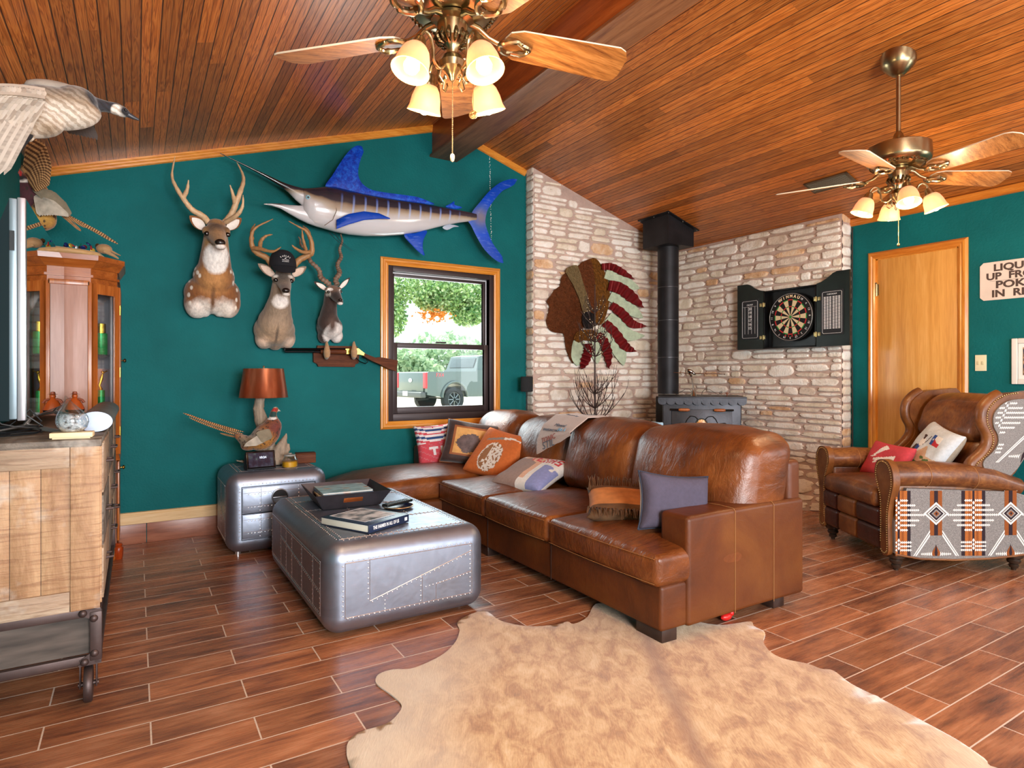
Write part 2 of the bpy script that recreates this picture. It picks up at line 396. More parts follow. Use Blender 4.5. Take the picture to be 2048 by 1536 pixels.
# crown trim: stepped profile along each slope and along the right wall
def crown(name, P, Q, out, m):
    P = Vector(P); Q = Vector(Q); d = (Q-P).normalized(); out = Vector(out); dn = out.cross(d).normalized()
    if dn.z > 0: dn = -dn
    prof = [(0, 0), (.022, 0), (.022, .012), (.017, .018), (.017, .03), (.012, .036), (.012, .05), (0, .056)]
    mb = MB(); mb.rings([[P+out*a+dn*c for a, c in prof], [Q+out*a+dn*c for a, c in prof]]); return struct(mb, name, m, ang=25)
crown('trim_2', (X0, Y1, ceil_z(X0)), (2.2, Y1, ceil_z(2.2)), (0, -1, 0), M['oakx'])
crown('trim_3', (2.43, Y1, ceil_z(2.43)), (3.178, Y1, ceil_z(3.178)), (0, -1, 0), M['oakx'])
crown('trim_4', (X1, 2.95, ceil_z(X1)), (X1, Y0, ceil_z(X1)), (-1, 0, 0), M['oaky'])
crown('trim_5', (X0, Y1, ceil_z(X0)), (X0, Y0, ceil_z(X0)), (1, 0, 0), M['oaky'])
# skirting on the gable wall: row of tile with a pine board on top
b = MB(); x = X0
while x < 3.17:
    x2 = min(x+.56 if x > X0 else .064, 3.17); b.box(((x+x2)/2, Y1-.006, .067), (x2-x-.004, .012, .134), .002, 1); x = x2
struct(b, 'trim_6', M['basetile'])
b = MB(); b.rings([[Vector((x, Y1-a, c)) for a, c in ((0, .136), (.016, .136), (.016, .195), (.011, .205), (.011, .212), (0, .216))] for x in (X0, 3.17)]); struct(b, 'baseboard_back', M['pine'], ang=25)
b = MB(); b.rings([[Vector((X1-a, y, c)) for a, c in ((0, 0), (.016, 0), (.016, .12), (.011, .13), (0, .14))] for y in (2.9, DY1+.06)]); b.rings([[Vector((X1-a, y, c)) for a, c in ((0, 0), (.016, 0), (.016, .12), (.011, .13), (0, .14))] for y in (DY0-.06, Y0)]); struct(b, 'baseboard_right', M['pine'], ang=25)
# ------------------------------------------------------------ window_1
win = struct(MB(), 'window_1', M['bronze']); MW['window_1'] = Matrix()
def frame_rect(mb, x0, x1, z0, z1, w, y0, y1, wb=None):
    wb = wb or w
    for (a, b_, c, d) in ((x0, x0+w, z0, z1), (x1-w, x1, z0, z1), (x0+w, x1-w, z1-w, z1), (x0+w, x1-w, z0, z0+wb)):
        mb.box(((a+b_)/2, (y0+y1)/2, (c+d)/2), (b_-a, y1-y0, d-c), .003, 1)
b = MB(); frame_rect(b, WX0, WX1, WZ0, WZ1, .045, Y1-.005, Y1+.12, .06); b.build('window_frame', M['bronze'], win)
b = MB(); frame_rect(b, WX0+.045, WX1-.045, WZ0+.62, WZ1-.045, .035, Y1+.06, Y1+.09); b.build('upper_sash', M['bronze'], win)
b = MB(); frame_rect(b, WX0+.045, WX1-.045, WZ0+.06, WZ0+.665, .045, Y1+.015, Y1+.05, .055); sash = b.build('lower_sash', M['bronze'], win)
b = MB(); b.box((2.29, Y1+.01, WZ0+.675), (.1, .03, .014), .006, 2); b.build('sash_lock', M['bronze'], sash)
b = MB(); frame_rect(b, WX0+.045, WX1-.045, WZ0+.06, WZ1-.045, .012, Y1+.05, Y1+.058); b.build('screen_track', M['vinyl'], win)
M['pane'] = None
t = NT('window_pane'); t.t.nodes.remove(t.b); tr = t.N('BsdfTransparent', {0: (.97, 1, .99, 1)}); gl = t.N('BsdfGlossy', {0: (1, 1, 1, 1), 1: .02}); fr = t.N('Fresnel', {0: 1.4}); mx = t.N('MixShader', {0: t.math('MULTIPLY', fr.outputs[0], .5), 1: tr.outputs[0], 2: gl.outputs[0]}); t.L(mx.outputs[0], t.out.inputs[0]); M['pane'] = t.m
b = MB(); b.box((2.31, Y1+.075, WZ0+.95), (.88, .004, .58)); b.build('pane', M['pane'], win)
b = MB(); b.box((2.31, Y1+.032, WZ0+.365), (.86, .004, .53)); b.build('pane', M['pane'], win)
# honey oak casing round the window
def casing(name, O, U, V, w0, w1, z0, z1, wd, mv, mh, sill=False):
    "picture-frame moulding in a wall plane: opening w0..w1 x z0..z1, moulding width wd, U along wall, V up, N = into the room"
    O = Vector(O); U = Vector(U); V = Vector(V); N = Vector((0, -1, 0)) if abs(U.x) > .5 else Vector((-1, 0, 0))
    prof = [(0, 0), (0, .014), (.012, .02), (.022, .018), (.03, .024), (.045, .024), (.052, .018), (wd-.006, .016), (wd, .01), (wd, 0)]
    def P(a, z, n): return O+U*a+V*z+N*n
    cr = ((w0, z0, -1, -1), (w1, z0, 1, -1), (w1, z1, 1, 1), (w0, z1, -1, 1))
    seq = [(cr[0], cr[3], mv), (cr[3], cr[2], mh), (cr[2], cr[1], mv)]+([(cr[1], cr[0], mh)] if sill else [])
    mb = MB()
    for i, (a, c, mm) in enumerate(seq):
        ra = [P(a[0]+a[2]*d, a[1]+(a[3]*d if (a[3] > 0 or sill) else 0), n) for d, n in prof]; rb = [P(c[0]+c[2]*d, c[1]+(c[3]*d if (c[3] > 0 or sill) else 0), n) for d, n in prof]
        mb.rings([ra, rb], mi=0 if mm is mv else 1)
    o = mb.build(name, [mv, mh], None, ang=25); o['kind'] = 'structure'; return o
casing('trim_7', (0, Y1, 0), (1, 0, 0), (0, 0, 1), WX0, WX1, WZ0, WZ1, .066, M['oak'], M['oakx'], True)
# ------------------------------------------------------------ door_1 (flush oak door)
door = struct(MB(), 'door_1', M['doorw']); MW['door_1'] = Matrix()
b = MB(); b.box((X1+.02, (DY0+DY1)/2, DZ/2), (.035, DY1-DY0-.006, DZ-.01), .002, 1); b.build('door_slab', M['doorw'], door)
b = MB(); b.lathe([(0, .012), (.026, .012), (.03, .006), (.03, 0)], (X1-.002, DY0+.06, .925), 20, rot=rotm('Y', -90)); b.lathe([(.01, 0), (.011, .03), (.024, .036), (.031, .05), (.028, .064), (.012, .07)], (X1-.002, DY0+.06, .925), 20, rot=rotm('Y', -90))
b.build('door_handle', simple('black_knob', '#1c1a1a', .25, .6), door)
b = MB(); b.cyl((X1-.005, DY1-.005, 1.80), (X1-.005, DY1-.005, 1.90), .008, n=10); b.box((X1-.002, DY1-.012, 1.85), (.003, .02, .09)); b.cyl((X1-.01, DY1+.03, 1.905), (X1-.01, DY1-.01, 1.905), .006, n=8)
b.build('hinge', simple('brass_hinge', '#a99b7a', .3, .9), door)
b = MB(); b.box((X1+.07, DY0+.006, DZ/2), (.14, .012, DZ)); b.box((X1+.07, DY1-.006, DZ/2), (.14, .012, DZ)); b.box((X1+.07, (DY0+DY1)/2, DZ+.0), (.14, DY1-DY0, .012)); b.build('door_jamb', M['oak'], door)
casing('trim_8', (X1, 0, 0), (0, 1, 0), (0, 0, 1), DY0, DY1, 0, DZ, .06, M['oak'], M['oaky'])
# ------------------------------------------------------------ rear openings (behind the camera)
def rear_window(name, x0, x1, z0, z1, n):
    wn = struct(MB(), name, M['vinyl']); mb = MB()
    for i in range(n): frame_rect(mb, x0+(x1-x0)*i/n, x0+(x1-x0)*(i+1)/n, z0, z1, .06, Y0-.1, Y0-.02)
    mb.build('window_frame', M['vinyl'], wn)
rear_window('window_2', -.3, 1.4, .8, 2.1, 2); rear_window('window_3', 2.1, 4.6, 0.0, 2.15, 2)
wn = struct(MB(), 'window_4', M['vinyl']); b = MB()
for (y0, y1, z0, z1) in ((-1.5, .3, .8, .86), (-1.5, .3, 2.09, 2.15), (-1.5, -1.44, .8, 2.15), (.24, .3, .8, 2.15), (-.63, -.57, .8, 2.15)): b.box((X1+.07, (y0+y1)/2, (z0+z1)/2), (.08, y1-y0, z1-z0))
b.build('window_frame', M['vinyl'], wn)
# ------------------------------------------------------------ stone facing in the corner
rs = random.Random(7)
SX, SY = 5.05, 4.81      # the two stone faces
def flare(d, z): return .24*max(0, 1-z/.5)**1.6*max(0, min(1, (d-.0)/.25))
def stone_face(mb, length, P, ztop, seed):
    "P(d, z, n) -> world point; d along the wall, n out of the face"
    r = random.Random(seed); z = .0
    while z < 3.2:
        h = r.choice((.045, .055, .065, .075, .085, .1, .125)); d = -r.uniform(0, .15)
        while d < length:
            wd = r.uniform(.11, .38)*(1.1 if h < .07 else .95); sub = [(z, h)]
            if h > .08 and r.random() < .55: k = r.uniform(.4, .6); sub = [(z, h*k), (z+h*k, h*(1-k))]
            for (zz, hh) in sub:
                a0 = max(d, 0)+.006; a1 = min(d+wd, length)-.006; c0 = zz+.0055; c1 = zz+hh-.0055
                if a1-a0 < .03: continue
                tz = min(ztop(a0), ztop(a1))-.006
                if c0 > tz-.015: continue
                c1 = min(c1, tz)
                ca, cc = (a0+a1)/2, (c0+c1)/2; ha, hc = (a1-a0)/2, (c1-c0)/2; ex = r.uniform(.009, .02); tl = r.uniform(-.18, .18)*hc/ha
                n = 20; rings = []; jit = [r.uniform(.84, 1.03) for _ in range(n)]; pw = r.uniform(3.2, 6)
                for (sc, e) in ((1.0, -.004), (.985, ex*.55), (.93, ex*.9), (.72, ex), (.38, ex*1.04)):
                    ring = []
                    for k in range(n):
                        th = 2*pi*(k+.5)/n; cx, sx = cos(th), sin(th); q = (abs(cx)**pw+abs(sx)**pw)**(-1/pw)
                        da = cx*q*ha*jit[k]*(sc if ha < .05 else 1-(1-sc)*min(1, hc/ha*1.6)); dc = sx*q*hc*jit[k]*sc+tl*cx*q*ha*.5
                        ring.append(P(ca+da, cc+dc, e+flare(ca+da, cc+dc)+r.uniform(-.0012, .0012)))
                    rings.append(ring)
                rr = r.random(); mi = 1+(0 if rr < .3 else 1 if rr < .52 else 2 if rr < .84 else 3 if rr < .89 else 4)
                mb.rings(rings, True, True, mi)
            d += wd
        z += h
b = MB()
PL = lambda d, z, n: Vector((3.178+d, SY-n, z)); PR = lambda d, z, n: Vector((SX-n, 2.944+d, z))
LL, LR = SX-3.178, SY-2.944
for (P, Ln, zt, rot, sd) in ((PL, LL, lambda d: ceil_z(3.178+d), 0, 3), (PR, LR, lambda d: ceil_z(SX), 1, 11)):
    n = 24
    zs = [0, .06, .12, .2, .3, .42, .5]
    P_ = []; F_ = []
    for i in range(n+1):
        d = Ln*i/n
        for z in zs+[zt(d)+.03]: P_.append(P(d, z, flare(d, z)))
    k = len(zs)+1
    for i in range(n):
        for j in range(k-1): F_.append((i*k+j, (i+1)*k+j, (i+1)*k+j+1, i*k+j+1))
    b.add(P_, F_, 0); stone_face(b, Ln, P, zt, sd)
# returned ends of the facing
for (P, zt, sd) in ((lambda d, z, n: Vector((3.178-n, Y1-d, z)), lambda d: ceil_z(3.178), 21), (lambda d, z, n: Vector((X1-d, 2.944-n, z)), lambda d: ceil_z(5.12), 31)):
    b.add([P(0, 0, 0), P(.12, 0, 0), P(.12, zt(0)+.02, 0), P(0, zt(0)+.02, 0)], [(0, 1, 2, 3)], 0)
    r = random.Random(sd); z = 0
    while z < zt(0)-.05:
        h = r.uniform(.05, .1); rings = []
        for sc, e in ((1, -.003), (.93, .004), (.6, .006)):
            rings.append([P(.06+.064*cos(2*pi*(k+.5)/12)*1.15*sc if abs(cos(2*pi*(k+.5)/12)) < .87 else .06+.066*math.copysign(1, cos(2*pi*(k+.5)/12))*sc, z+h/2+(h/2-.006)*math.copysign(min(1, abs(sin(2*pi*(k+.5)/12))*1.4), sin(2*pi*(k+.5)/12))*sc, e) for k in range(12)])
        b.rings(rings, True, True, 1+r.choice((0, 1, 2, 2, 3, 4))); z += h
struct(b, 'wall_corner_stone', [M['mortar']]+M['stones'], recalc=True, ang=60)
# ceiling register
vt = thing('air_vent', 'brown metal air vent register set in the sloping wood ceiling', 'vent', (4.6, 2.777, ceil_z(4.6)-.002)); ang = math.atan(.317)
VT = Matrix.Rotation(ang, 4, 'Y'); mv = simple('vent_metal', '#6e604e', .4, .5)
b = MB(VT); 
for (c, s_) in (((0, .165, -.006), (.16, .02, .01)), ((0, -.165, -.006), (.16, .02, .01)), ((.07, 0, -.006), (.02, .35, .01)), ((-.07, 0, -.006), (.02, .35, .01))): b.box(c, s_, .003, 1)
b.build('vent_frame', mv, vt)
b = MB(VT)
for i in range(9): b.box((-.052+.013*i, 0, -.006), (.003, .31, .012), rot=rotm('Y', 30))
b.build('louver_grille', simple('louver_metal', '#b4aa98', .4, .4), vt); b = MB(VT); b.box((0, 0, -.001), (.13, .32, .002)); b.build('vent_duct_shade', simple('duct_shade', '#0c0908', .9), vt)  # flat dark sheet stands for the shade inside the duct
# ============================================================ leather sectional sofa
def m_leather(name, c1, c2, c3, rough=.32, sc=5, wr=.35, coat=.2):
    t = NT(name); f = t.noise(t.obj, sc, 5, .6, .5); g = t.noise(t.obj, 140, 2); wk = t.noise(t.map(t.obj, (3, 11, 5)), 2.2, 4, .6, 1.2)
    t.set(Base_Color=t.ramp(f, [(.3, S(c1)), (.5, S(c2)), (.72, S(c3))]), Roughness=t.mr(f, .3, .7, rough+.06, rough-.04))
    t.b.inputs['Coat Weight'].default_value = coat; t.b.inputs['Coat Roughness'].default_value = .28; t.b.inputs['Specular IOR Level'].default_value = .35
    t.bump(t.math('ADD', t.math('MULTIPLY', g, .12), wk), wr, .02); return t.m
M['leather'] = m_leather('brown_leather', '#4e2610', '#6d3917', '#8a4f24', .36)
M['leather_base'] = m_leather('tan_leather', '#401d08', '#5c2d0e', '#704019', .48, 2.2, .12, .06)
M['thread'] = simple('tan_thread', '#9c6c3e', .7)
M['darkwood'] = simple('espresso_wood', '#33231d', .35, var=.2)
sofa = thing('sectional_sofa', 'long brown leather sectional sofa with a chaise end, standing on dark block feet', 'sofa', (2.35, 3.38, 0))
def cushion(name, x0, x1, y0, y1, z0, z1, crown, r, seed, parent=sofa, mt=None, lean=0.0, wr=.006, sub=10, sag=None):
    c = Vector(((x0+x1)/2, (y0+y1)/2, (z0+z1)/2)); hx, hy, hz = (x1-x0)/2, (y1-y0)/2, (z1-z0)/2
    def fn(p):
        u, v, w_ = p.x/hx, p.y/hy, p.z/hz
        q = p.copy()
        q.z += crown*max(0, w_)*(1-u*u*.9)*(1-v*v*.9)
        q.x += .014*(1-w_*w_)*(1-v*v)*(1 if u > 0 else -1)*abs(u)**3
        q.y += .008*(1-w_*w_)*(1-u*u)*(1 if v > 0 else -1)*abs(v)**3
        nn = noise.noise(Vector((p.x*5+seed, p.y*5, p.z*5)))+.5*noise.noise(Vector((p.x*4+seed, p.y*17, p.z*6)))
        q += Vector((nn, nn*.3, nn))*wr
        q.x += lean*(p.z)
        if sag: q = sag(q, u, v, w_)
        return q
    m = MB(); m.box(c, (x1-x0, y1-y0, z1-z0), r, 4, sub=sub, fn=fn)
    return m.build(name, mt or M['leather'], parent, world=True, ang=70)
# frame
m = MB(); m.box((2.365, 2.965, .162), (.96, 2.18, .196), .018, 3); m.box((2.02, 4.42, .162), (1.70, .74, .196), .03, 3); m.box((2.72, 4.44, .162), (.26, .82, .196), .018, 3)
m.build('base', M['leather_base'], sofa, world=True)
m = MB(); m.box((2.815, 3.375, .40), (.10, 2.99, .66), .03, 3); m.build('back_frame', M['leather_base'], sofa, world=True)
m = MB(); m.box((2.445, 1.945, .299), (.83, .17, .478), .022, 4, sub=3, fn=lambda p: Vector((p.x, p.y, p.z-.006*max(0, p.z)*0+.004*(1-(p.x/.41)**2)))); m.build('arm', M['leather_base'], sofa, world=True)
m = MB(); m.box((2.43, 4.815, .312), (.84, .17, .504), .035, 4); m.build('arm', M['leather'], sofa, world=True)
for i, (y0, y1) in enumerate(((1.868, 2.672), (2.682, 3.362), (3.372, 4.045))):
    cushion('seat_cushion', 1.858, 2.66, y0, y1, .255, .392, .045, .03, 3.1*i)
def chs(q, u, v, w_):
    if u < -.2: q.y *= 1-.16*max(0, (-u-.35)/.65)**2; q.z -= .05*max(0, -u-.6)/.4*max(0, w_)
    return q
cushion('chaise_cushion', 1.145, 2.66, 4.06, 4.76, .255, .400, .065, .045, 9.2, sag=chs)
for i, (y0, y1, z1, x0) in enumerate(((1.885, 2.70, .845, 2.43), (2.68, 3.37, .835, 2.45), (3.38, 4.05, .815, 2.47), (4.06, 4.70, .83, 2.47))):
    cushion('back_cushion', x0, 2.79, y0, y1, .40, z1+.008, .03, .092, 20+2.7*i, lean=.22, wr=.011, sub=12, sag=lambda q, u, v, w_: Vector((q.x-.05*(1-v*v)*(1-w_*w_)*(1 if u < 0 else 0)*abs(u)+.02, q.y, q.z-.035*max(0, abs(v)-.5)*max(0, w_))))
for (x, y) in ((1.955, 1.975), (2.72, 1.95), (1.95, 3.45), (2.72, 4.75), (1.3, 4.15), (1.3, 4.68)):
    m = MB(); m.box((x, y, .034), (.085 if x > 2 or y > 3 else .09, .16 if y < 2 and x < 2 else .09, .066), .004, 1); m.build('leg', M['darkwood'], sofa, world=True)
for x in (2.335, 2.615): m = MB(); m.tube([(x, 1.8585, z) for z in (.065, .2, .4, .53)]+[(x, 1.87, .5415)]+[(x, 1.95, .5435), (x, 2.028, .54)], .0015, 6); m.build('arm_seam', M['thread'], sofa, world=True)
for (y0, y1) in ((1.885, 2.655), (2.70, 3.345), (3.39, 4.03)):
    for z in (.272, .378): m = MB(); m.tube([(1.8545-.012*(1-((y-(y0+y1)/2)/((y1-y0)/2))**2), y, z) for y in [y0+(y1-y0)*k/10 for k in range(11)]], .0015, 6); m.build('cushion_seam', M['thread'], sofa, world=True)
for y in (2.677, 3.367): m = MB(); m.box((1.884, y, .16), (.004, .006, .19)); m.build('base_seam', M['darkwood'], sofa, world=True)

# ============================================================ riveted aluminium coffee table and side table
def m_alu(name, base):
    t = NT(name); f = t.noise(t.obj, 2.6, 4, .6, .5); s = t.noise(t.map(t.obj, (3, 3, 60)), 4, 4); k = t.noise(t.obj, 26, 4, .7)
    vo = t.N('TexVoronoi', {'Vector': t.map(t.obj, (3.1, 2.3, 3.3)), 'Scale': 1.0}, distance='MANHATTAN'); r = t.N('SeparateColor', {0: vo.outputs['Color']}).outputs[0]
    v = t.math('ADD', t.math('MULTIPLY', f, .5), t.math('MULTIPLY', r, .35)); v = t.math('ADD', v, t.math('MULTIPLY', s, .2))
    col = t.ramp(v, [(.2, tuple(q*.78 for q in S(base)[:3])), (.8, S(base))]); col = t.mix(t.mr(k, .64, .78, 0, .12), col, S('#77777a'))
    t.set(Base_Color=col, Metallic=.9, Roughness=t.mr(k, .3, .75, .38, .5)); t.bump(f, .25, .02); return t.m
M['alu'] = m_alu('riveted_aluminium', '#979eae'); M['rivet'] = simple('rivet_metal', '#e6e8ec', .25, .9); M['seamline'] = simple('panel_seam', '#e2e2e6', .3, .9)
def rivets(m, a, b_, n, N, off=0.0, r=.0042):
    a = Vector(a); b_ = Vector(b_); N = Vector(N)
    q = N.to_track_quat('Z', 'Y').to_matrix()
    for i in range(n):
        p = a.lerp(b_, (i+.5)/n)+N*off
        m.lathe([(r, -.001), (r*.85, .0012), (r*.35, .0022)], p, 6, 1, rot=q)
def seamline(m, a, b_, N, w_=.0016): m.tube([Vector(a)+Vector(N)*.0003, Vector(b_)+Vector(N)*.0003], w_, 4, 2)
ct = thing('coffee_table', 'low coffee table of riveted silver aluminium sheets with rounded edges', 'table', (1.085, 3.285, 0))
hx, hy, z0, z1, rr = .395, .635, .010, .418, .085
m = MB(); m.box((0, 0, (z0+z1)/2), (2*hx, 2*hy, z1-z0), rr, 7)
m.mi = 0
zt, fx, fy = z1, hx-rr, hy-rr
# seams + rivet rows: top, near face, left face
for sx in (-1, 1):
    seamline(m, (sx*fx, -fy, zt), (sx*fx, fy, zt), (0, 0, 1)); rivets(m, (sx*(fx+.012), -fy, zt), (sx*(fx+.012), fy, zt), 42, (0, 0, 1), -.0012); rivets(m, (sx*(fx-.014), -fy, zt), (sx*(fx-.014), fy, zt), 42, (0, 0, 1))
    seamline(m, (sx*hx, -fy, zt-rr), (sx*hx, fy, zt-rr), (sx, 0, 0)); rivets(m, (sx*hx, -fy, zt-rr-.012), (sx*hx, fy, zt-rr-.012), 48, (sx, 0, 0)); rivets(m, (sx*hx, -fy, z0+rr+.01), (sx*hx, fy, z0+rr+.01), 48, (sx, 0, 0))
    seamline(m, (sx*hx, -fy, z0+rr), (sx*hx, fy, z0+rr), (sx, 0, 0))
    for y in (-fy, -.42, -.2, .02, .16, .3, fy): seamline(m, (sx*hx, y, z0+rr), (sx*hx, y, zt-rr), (sx, 0, 0)); rivets(m, (sx*hx, y+.012, z0+rr), (sx*hx, y+.012, zt-rr), 11, (sx, 0, 0))
    seamline(m, (sx*hx, -fy, .2), (sx*hx, .3, .26), (sx, 0, 0)); rivets(m, (sx*hx, -fy, .19), (sx*hx, .3, .25), 34, (sx, 0, 0))
for sy in (-1, 1):
    N = (0, sy, 0)
    seamline(m, (-fx, sy*fy, zt), (fx, sy*fy, zt), (0, 0, 1)); rivets(m, (-fx, sy*(fy-.014), zt), (fx, sy*(fy-.014), zt), 24, (0, 0, 1)); rivets(m, (-fx, sy*(fy+.014), zt), (fx, sy*(fy+.014), zt), 24, (0, 0, 1), -.0015)
    seamline(m, (-fx, sy*hy, zt-rr), (fx, sy*hy, zt-rr), N); rivets(m, (-fx, sy*hy, zt-rr+.008), (fx, sy*hy, zt-rr+.008), 26, N, -.0006); rivets(m, (-fx, sy*hy, z0+rr-.004), (fx, sy*hy, z0+rr-.004), 26, N)
    seamline(m, (-fx, sy*hy, z0+rr), (fx, sy*hy, z0+rr), N)
    for x in (-fx, fx): seamline(m, (x, sy*hy, z0+rr), (x, sy*hy, zt-rr), N); rivets(m, (x-.01, sy*hy, z0+rr), (x-.01, sy*hy, zt-rr), 11, N)
    seamline(m, (-.2, sy*hy, .15), (-.2, sy*hy, zt-rr), N); rivets(m, (-.208, sy*hy, .15), (-.208, sy*hy, zt-rr), 8, N)
    seamline(m, (-.2, sy*hy, .15), (fx, sy*hy, .30), N); rivets(m, (-.2, sy*hy, .142), (fx, sy*hy, .292), 22, N)
    seamline(m, (.05, sy*hy, .215), (.05, sy*hy, z0+rr), N); rivets(m, (.042, sy*hy, .21), (.042, sy*hy, z0+rr), 5, N)
    seamline(m, (.12, sy*hy, .17), (fx, sy*hy, .20), N); seamline(m, (.12, sy*hy, .17), (.12, sy*hy, z0+rr), N); rivets(m, (.06, sy*hy, .165), (fx, sy*hy, .193), 14, N); rivets(m, (-.13, sy*hy, .15), (-.13, sy*hy, z0+rr), 3, N)
for y in (-.25, .12, .38): seamline(m, (-fx, y, zt), (fx, y, zt), (0, 0, 1)); rivets(m, (-fx, y-.01, zt), (fx, y-.01, zt), 26, (0, 0, 1)); rivets(m, (-fx, y+.01, zt), (fx, y+.01, zt), 26, (0, 0, 1))
for x in (-.1, .14): seamline(m, (x, -.25, zt), (x, .38, zt), (0, 0, 1)); rivets(m, (x+.01, -.25, zt), (x+.01, .38, zt), 22, (0, 0, 1))
m.build('body', [M['alu'], M['rivet'], M['seamline']], ct, weld=True, recalc=False, ang=50)
for x, y in ((-.3, -.5), (.3, -.5), (-.3, .5), (.3, .5)):
    m = MB(); m.cyl((x, y, 0), (x, y, .02), .02, n=12); m.build('foot', M['rivet'], ct)

stb = thing('side_table', 'riveted silver aluminium side table with two drawers beside the chaise', 'table', (.802, 4.52, 0))
hx, hy, z0, z1, rr = .315, .30, .012, .528, .085
m = MB(); m.box((0, 0, (z0+z1)/2), (2*hx, 2*hy, z1-z0), rr, 7); fx, fy, zt = hx-rr, hy-rr, z1
for sx in (-1, 1):
    for (a, c, n_) in (((sx*hx, -fy, zt-rr), (sx*hx, fy, zt-rr), 18), ((sx*hx, -fy, z0+rr), (sx*hx, fy, z0+rr), 18), ((sx*hx, -fy, z0+rr), (sx*hx, -fy, zt-rr), 15), ((sx*hx, .0, z0+rr), (sx*hx, .0, zt-rr), 15), ((sx*hx, -fy, .22), (sx*hx, fy, .34), 16)): seamline(m, a, c, (sx, 0, 0)); rivets(m, a, c, n_, (sx, 0, 0))
    seamline(m, (sx*fx, -fy, zt), (sx*fx, fy, zt), (0, 0, 1)); rivets(m, (sx*(fx-.012), -fy, zt), (sx*(fx-.012), fy, zt), 18, (0, 0, 1)); rivets(m, (sx*(fx+.012), -fy, zt), (sx*(fx+.012), fy, zt), 18, (0, 0, 1), -.001)
for (a, c, n_) in (((-fx, -fy, zt), (fx, -fy, zt), 20), ((-fx, .03, zt), (fx, .03, zt), 20), ((.06, -fy, zt), (.06, fy, zt), 18)): seamline(m, a, c, (0, 0, 1)); rivets(m, Vector(a)+Vector((0, .01, 0)), Vector(c)+Vector((0, .01, 0)), n_, (0, 0, 1))
for (a, c, n_) in (((-fx, -hy, zt-rr+.01), (fx, -hy, zt-rr+.01), 20), ((-fx-.01, -hy, z0+rr), (-fx-.01, -hy, zt-rr), 15)): rivets(m, a, c, n_, (0, -1, 0), -.0008)
m.build('body', [M['alu'], M['rivet'], M['seamline']], stb, recalc=False, ang=50)
for (za, zb) in ((.272, .432), (.108, .262)):
    m = MB(); m.box((0, -hy-.001, (za+zb)/2), (.45, .012, zb-za), .004, 1, mi=0)
    for z in (za+.035, zb-.04): rivets(m, (-.2, -hy-.007, z), (.0, -hy-.007, z), 10, (0, -1, 0)); seamline(m, (-.22, -hy-.007, z+.008), (.22, -hy-.007, z+.008), (0, -1, 0), .001)
    for x in (-.12, .12): rivets(m, (x, -hy-.007, za), (x, -hy-.007, zb), 7, (0, -1, 0)); seamline(m, (x+.007, -hy-.007, za), (x+.007, -hy-.007, zb), (0, -1, 0), .001)
    dr = m.build('drawer', [M['alu'], M['rivet'], M['seamline']], stb, recalc=False)
    zc = (za+zb)/2+.01; m = MB(); q = rotm('X', 90)
    m.lathe([(.052, 0), (.052, .012), (.046, .014), (.044, .004), (.02, .001), (.001, .0005)], (0, -hy-.007, zc), 28, rot=q)
    m.box((0, -hy-.02, zc-.004), (.088, .006, .008), .002, 1); m.prism([(.044*cos(a), .044*sin(a)) for a in [pi*k/14 for k in range(15)]], lambda a, c: Vector((a, -hy-.014, zc+c)), lambda a, c: Vector((a, -hy-.018-.014*(c/.044), zc+c)))
    m.build('drawer_pull', simple('dull_pull_metal', '#7d7f84', .35, .9), dr)
m = MB()
for zb, zh in ((.352, .172), (.185, .166)):
    for (c, s_) in (((-.2285, -hy+.002, zb), (.004, .01, zh)), ((.2285, -hy+.002, zb), (.004, .01, zh)), ((0, -hy+.002, zb+zh/2), (.46, .01, .004)), ((0, -hy+.002, zb-zh/2), (.46, .01, .004))): m.box(c, s_)
m.build('drawer_gap_shade', simple('gap_shade', '#15151a', .8), stb)  # solid black strips stand for the shade in the gaps round the drawers
for x, y in ((-.24, -.22), (.24, -.22), (-.24, .22), (.24, .22)):
    m = MB(); m.cyl((x, y, 0), (x, y, .032), .018, n=12); m.build('foot', M['rivet'], stb)

# ============================================================ cowhide
pts = [(355, 95), (430, 65), (480, 95), (560, 112), (640, 108), (680, 98), (700, 105), (740, 85), (766, 45), (830, 40), (960, 60), (1060, 95), (1130, 108), (1180, 104), (1230, 98), (1240, 112), (1272, 130), (1268, 160), (1290, 190), (1330, 210), (1400, 225), (1440, 240), (1478, 246), (1530, 285), (1620, 330), (1750, 400), (1850, 455), (1930, 510), (1972, 540)]
lft = [(30, 560), (20, 500), (25, 460), (60, 430), (140, 405), (178, 370), (182, 345), (150, 315), (115, 290), (106, 275), (118, 255), (160, 242), (210, 240), (260, 222), (310, 195), (345, 160), (358, 125)]
P_ = [at_z(680+x/1.497, 1180+y/1.497, .0) for x, y in pts]+[Vector(p) for p in ((2.28, .62, 0), (2.36, .35, 0), (2.2, .1, 0), (1.9, .18, 0), (1.7, .02, 0), (1.62, -.28, 0), (1.4, -.1, 0), (1.1, .12, 0), (.8, .2, 0), (.55, .5, 0), (.62, .9, 0), (.5, 1.25, 0), (.42, 1.55, 0))]+[at_z(680+x/1.497, 1180+y/1.497, .0) for x, y in lft]
def smooth_closed(P, k=3, jit=0.0):
    out = []; n = len(P)
    for i in range(n):
        p0, p1, p2, p3 = P[i-1], P[i], P[(i+1) % n], P[(i+2) % n]
        for j in range(k):
            t = j/k; q = .5*((2*p1)+(p2-p0)*t+(2*p0-5*p1+4*p2-p3)*t*t+(3*p1-p0-3*p2+p3)*t**3); out.append(q)
    return out
P_ = smooth_closed(P_, 4)
t = NT('cowhide_hair'); sp = t.vmath('SUBTRACT', t.obj, (1.62, 1.55, 0))
rot = t.map(sp, (1, 1, 1), (0, 0, 0), (0, 0, R(-58)))
